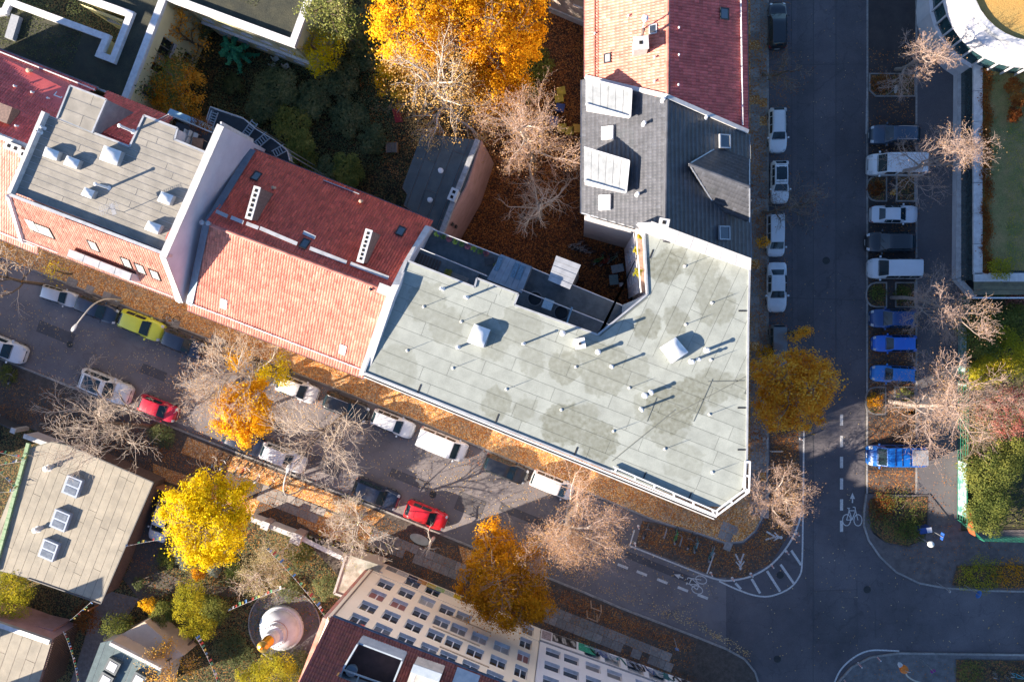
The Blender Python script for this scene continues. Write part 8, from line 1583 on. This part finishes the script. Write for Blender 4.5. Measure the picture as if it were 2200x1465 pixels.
tree(362, 1412, 48, 5.0, 'small tree with salmon-orange leaf sprays over the low dark roof', 'birch', 1500, .15, BARKG, TWIGB, levels=3, nl=6, kids=(4, 4), base=(420, 1370), leaf2='gold', n2=500)
for u, v, z, rp, l in ((1368, 538, 13.4, 7, 'yellowish potted shrub on the sunny gallery, upper one'), (1370, 585, 13.4, 9, 'yellowish potted shrub on the sunny gallery, lower one'), (1375, 508, 13.4, 5, 'small orange potted plant at the upper end of the gallery'), (962, 586, 14.3, 8, 'bushy green pot plant on the upper balcony'), (1072, 568, 13.3, 9, 'climbing green plant beside the blue canopy')): shrub(u, v, rp, .9, l, 'lime' if u > 1300 else 'mid', 260, .1, 'pot plant', 'pot_plant', 'pot plants on the terraces', 4, False, z0=z)
shrub(430, 268, 26, .8, 'reddish planting box along the roof terrace edge', 'rust', 700, .09, 'pot plant', 'pot_plant', 'pot plants on the terraces', 5, False, squash=.35, rot=-.38, z0=15.7)

# ------------------------------------------------------------------ fallen leaves lying on the ground, real little blades
LITL = leafmat('fallen_leaf', [(.46, .12, .02), (.66, .23, .05), (.8, .39, .14), (.86, .57, .34)], .15)
LITY = leafmat('fallen_leaf_yellow', [(.45, .22, .06), (.6, .36, .12), (.7, .5, .22), (.75, .62, .38)], .15)
LITB = leafmat('fallen_leaf_brown', [(.26, .085, .022), (.38, .13, .03), (.5, .2, .045), (.62, .34, .1)], .15)
def fallen(label, pts, n, z, m, size=.1, seed=1, soft=.7):
    g = np.random.default_rng(seed); P = np.array([tuple(W2(*p, 0)) for p in pts]); lo, hi = P.min(0), P.max(0); X = g.uniform(lo[0], hi[0], n*4); Y = g.uniform(lo[1], hi[1], n*4); k = inpoly(X, Y, P); X, Y = X[k][:n], Y[k][:n]
    # drifts: keep more where a slow wave is high
    w = sum(np.sin(X*fx+Y*fy+ph)*am for fx, fy, ph, am in zip(g.normal(0, 1.1, 9), g.normal(0, 1.1, 9), g.uniform(0, 6, 9), g.uniform(.2, .5, 9))); k = g.random(len(X)) < np.clip(.55+.33*w, .12, 1)
    D_ = [np.full(len(X), 9.)]
    for i in range(len(P)): a_, b_ = P[i], P[(i+1) % len(P)]; e = b_-a_; t = np.clip(((X-a_[0])*e[0]+(Y-a_[1])*e[1])/(e@e+1e-9), 0, 1); D_.append(np.hypot(X-a_[0]-t*e[0], Y-a_[1]-t*e[1]))
    k &= g.random(len(X)) < np.clip(np.min(D_, 0)/soft, .05, 1); X, Y = X[k], Y[k]
    Q = np.stack([X, Y, z+g.uniform(.004, .03, len(X))], 1); V, Fc = leaf_cloud(Q, size, g, flat=5.0); o = np_mesh('fallen_leaves', V, Fc, m, None, 'stuff', origin=(float(Q[:, 0].mean()), float(Q[:, 1].mean()), z)); return tag(o, label, 'fallen leaves')
fallen('thick orange leaves on the sunny pavement in front of the corner house', [(380, 690), (900, 895), (1410, 1108), (1600, 1155), (1640, 1100), (1300, 960), (800, 800), (420, 640)], 36000, .125, LITL, .085, 2)
fallen('brown leaves along the kerb of the main road', [(1600, -40), (1648, -40), (1648, 1050), (1630, 1130), (1600, 1100)], 15000, .145, LITB, .09, 3, .25); fallen('scattered leaves by the parked cars of the main road', [(1650, -40), (1702, -40), (1702, 700), (1725, 900), (1650, 900)], 3000, .01, LITB, .09, 4)
fallen('leaves on the marked square at the junction', [(1380, 1118), (1590, 1172), (1650, 1080), (1655, 900), (1722, 920), (1700, 1140), (1600, 1238), (1365, 1172)], 6500, .02, LITB, .09, 5)
fallen('pale leaves sprinkled over the side street', [(-20, 620), (360, 735), (900, 945), (1400, 1140), (1560, 1260), (1500, 1360), (1250, 1265), (830, 1090), (400, 920), (-20, 760)], 6500, .008, LITY, .1, 6)
fallen('leaf drift against the lower kerb near the junction', [(1180, 1234), (1255, 1264), (1500, 1360), (1612, 1424), (1622, 1396), (1500, 1328), (1260, 1236), (1190, 1208)], 3600, .008, LITY, .1, 7)
fallen('orange leaves heaped along the upper row of cars', [(360, 705), (640, 810), (900, 905), (1230, 1040), (1230, 1075), (900, 960), (640, 870), (340, 745)], 6500, .008, LITL, .085, 8)
fallen('brown leaves over the lower pavement', [(330, 940), (830, 1108), (1255, 1282), (1500, 1378), (1490, 1450), (1180, 1345), (800, 1210), (560, 1110), (340, 1030)], 26000, .126, LITB, .085, 9); fallen('orange leaves along the lower row of cars', [(0, 760), (404, 900), (830, 1078), (830, 1100), (404, 935), (0, 775)], 3600, .04, LITL, .1, 10)
fallen('few pale leaves lying on the junction asphalt', [(1640, 1180), (1860, 1120), (2200, 1280), (2200, 1400), (1900, 1400), (1700, 1465), (1640, 1440)], 330, .022, LITY, .1, 11); fallen('few pale leaves on the main road lane', [(1700, 0), (1860, 0), (1860, 1100), (1740, 1100)], 420, .018, LITY, .08, 12)
fallen('brown leaves in the parking bay and beds', [(1862, 100), (1968, 100), (1990, 1060), (1990, 1160), (1862, 1100)], 5200, .05, LITB, .09, 13); fallen('leaves on the right-hand pavement and bed', [(1990, 1050), (2056, 900), (2060, 1150), (2200, 1160), (2200, 1262), (1980, 1250), (1900, 1190)], 1100, .125, LITB, .09, 14)
fallen('rust leaves in the courtyard', [(1010, 140), (1180, 30), (1258, 60), (1255, 520), (1340, 640), (1080, 530), (990, 500), (1040, 330)], 13000, .03, LITB, .09, 15); fallen('leaves under the golden crowns', [(730, 60), (1000, 100), (1000, 300), (860, 420), (800, 330), (760, 180)], 6500, .02, LITL, .1, 16)
fallen('leaves in the lower left garden', [(340, 1050), (560, 1120), (720, 1200), (690, 1340), (480, 1465), (200, 1465), (250, 1250)], 8500, .03, LITB, .1, 17); fallen('leaves on the pavement of the lower right corner', [(1800, 1465), (1870, 1415), (2200, 1412), (2200, 1465)], 500, .125, LITB, .09, 18)
fallen('small leaves caught on the rear house roof', [(905, 300), (1015, 300), (1000, 360), (880, 400)], 700, 9.3, LITY, .1, 19) if False else None
fallen('brown leaves on the pavement below the leaning bare tree', [(-20, 775), (404, 940), (560, 1010), (540, 1100), (330, 1025), (-20, 890)], 9000, .126, LITB, .085, 20)
# low wild plants covering the garden soil
def cover(label, pts, n, leaf, size=.1, seed=1, zmax=.25, z0=.015):
    g = np.random.default_rng(seed); P = np.array([tuple(W2(*p, 0)) for p in pts]); lo, hi = P.min(0), P.max(0); X = g.uniform(lo[0], hi[0], n*4); Y = g.uniform(lo[1], hi[1], n*4); k = inpoly(X, Y, P); X, Y = X[k][:n], Y[k][:n]; w = .5+.5*np.sin(X*1.3+2*np.sin(Y*.9))*np.cos(Y*1.6); Q = np.stack([X, Y, z0+g.random(len(X))*zmax*(.2+w)], 1); V, Fc = leaf_cloud(Q, size, g, .6); return tag(np_mesh('ground_cover', V, Fc, LEAF[leaf], None, 'stuff', origin=(float(X.mean()), float(Y.mean()), z0)), label, 'ground cover')
cover('low dark plants in the shaded back garden', [(470, 150), (700, 100), (820, 60), (850, 330), (760, 400), (560, 300), (450, 230)], 11000, 'garden_green', .16, 31, .5); cover('low plants over the lower left garden', [(340, 1180), (560, 1150), (720, 1210), (690, 1340), (520, 1465), (380, 1465), (300, 1290)], 12000, 'green', .11, 32, .4)
cover('meadow growth behind the mesh fence', [(2064, 650), (2260, 650), (2260, 1140), (2064, 1120)], 9000, 'mid', .12, 33, .5)
for seed, pts, n, z in ((34, [(0, 110), (264, 212), (340, 10), (280, 40), (240, 126), (212, 116), (226, 84), (0, 34)], 5200, KZ+.01), (35, [(385, 0), (625, 88), (664, -20), (500, -60)], 2600, KZ+.03)): cover(('dry sedum on the kindergarten roof around the light well' if seed == 34 else 'dry sedum on the kindergarten wing beside the conifer'), pts, n, 'green', .1, seed, .12, z)
cover('sunlit grass blades on the raised lawn', [(2120, 130), (2330, 130), (2330, 590), (2120, 590)], 7000, 'lime', .08, 36, .12, PD3)
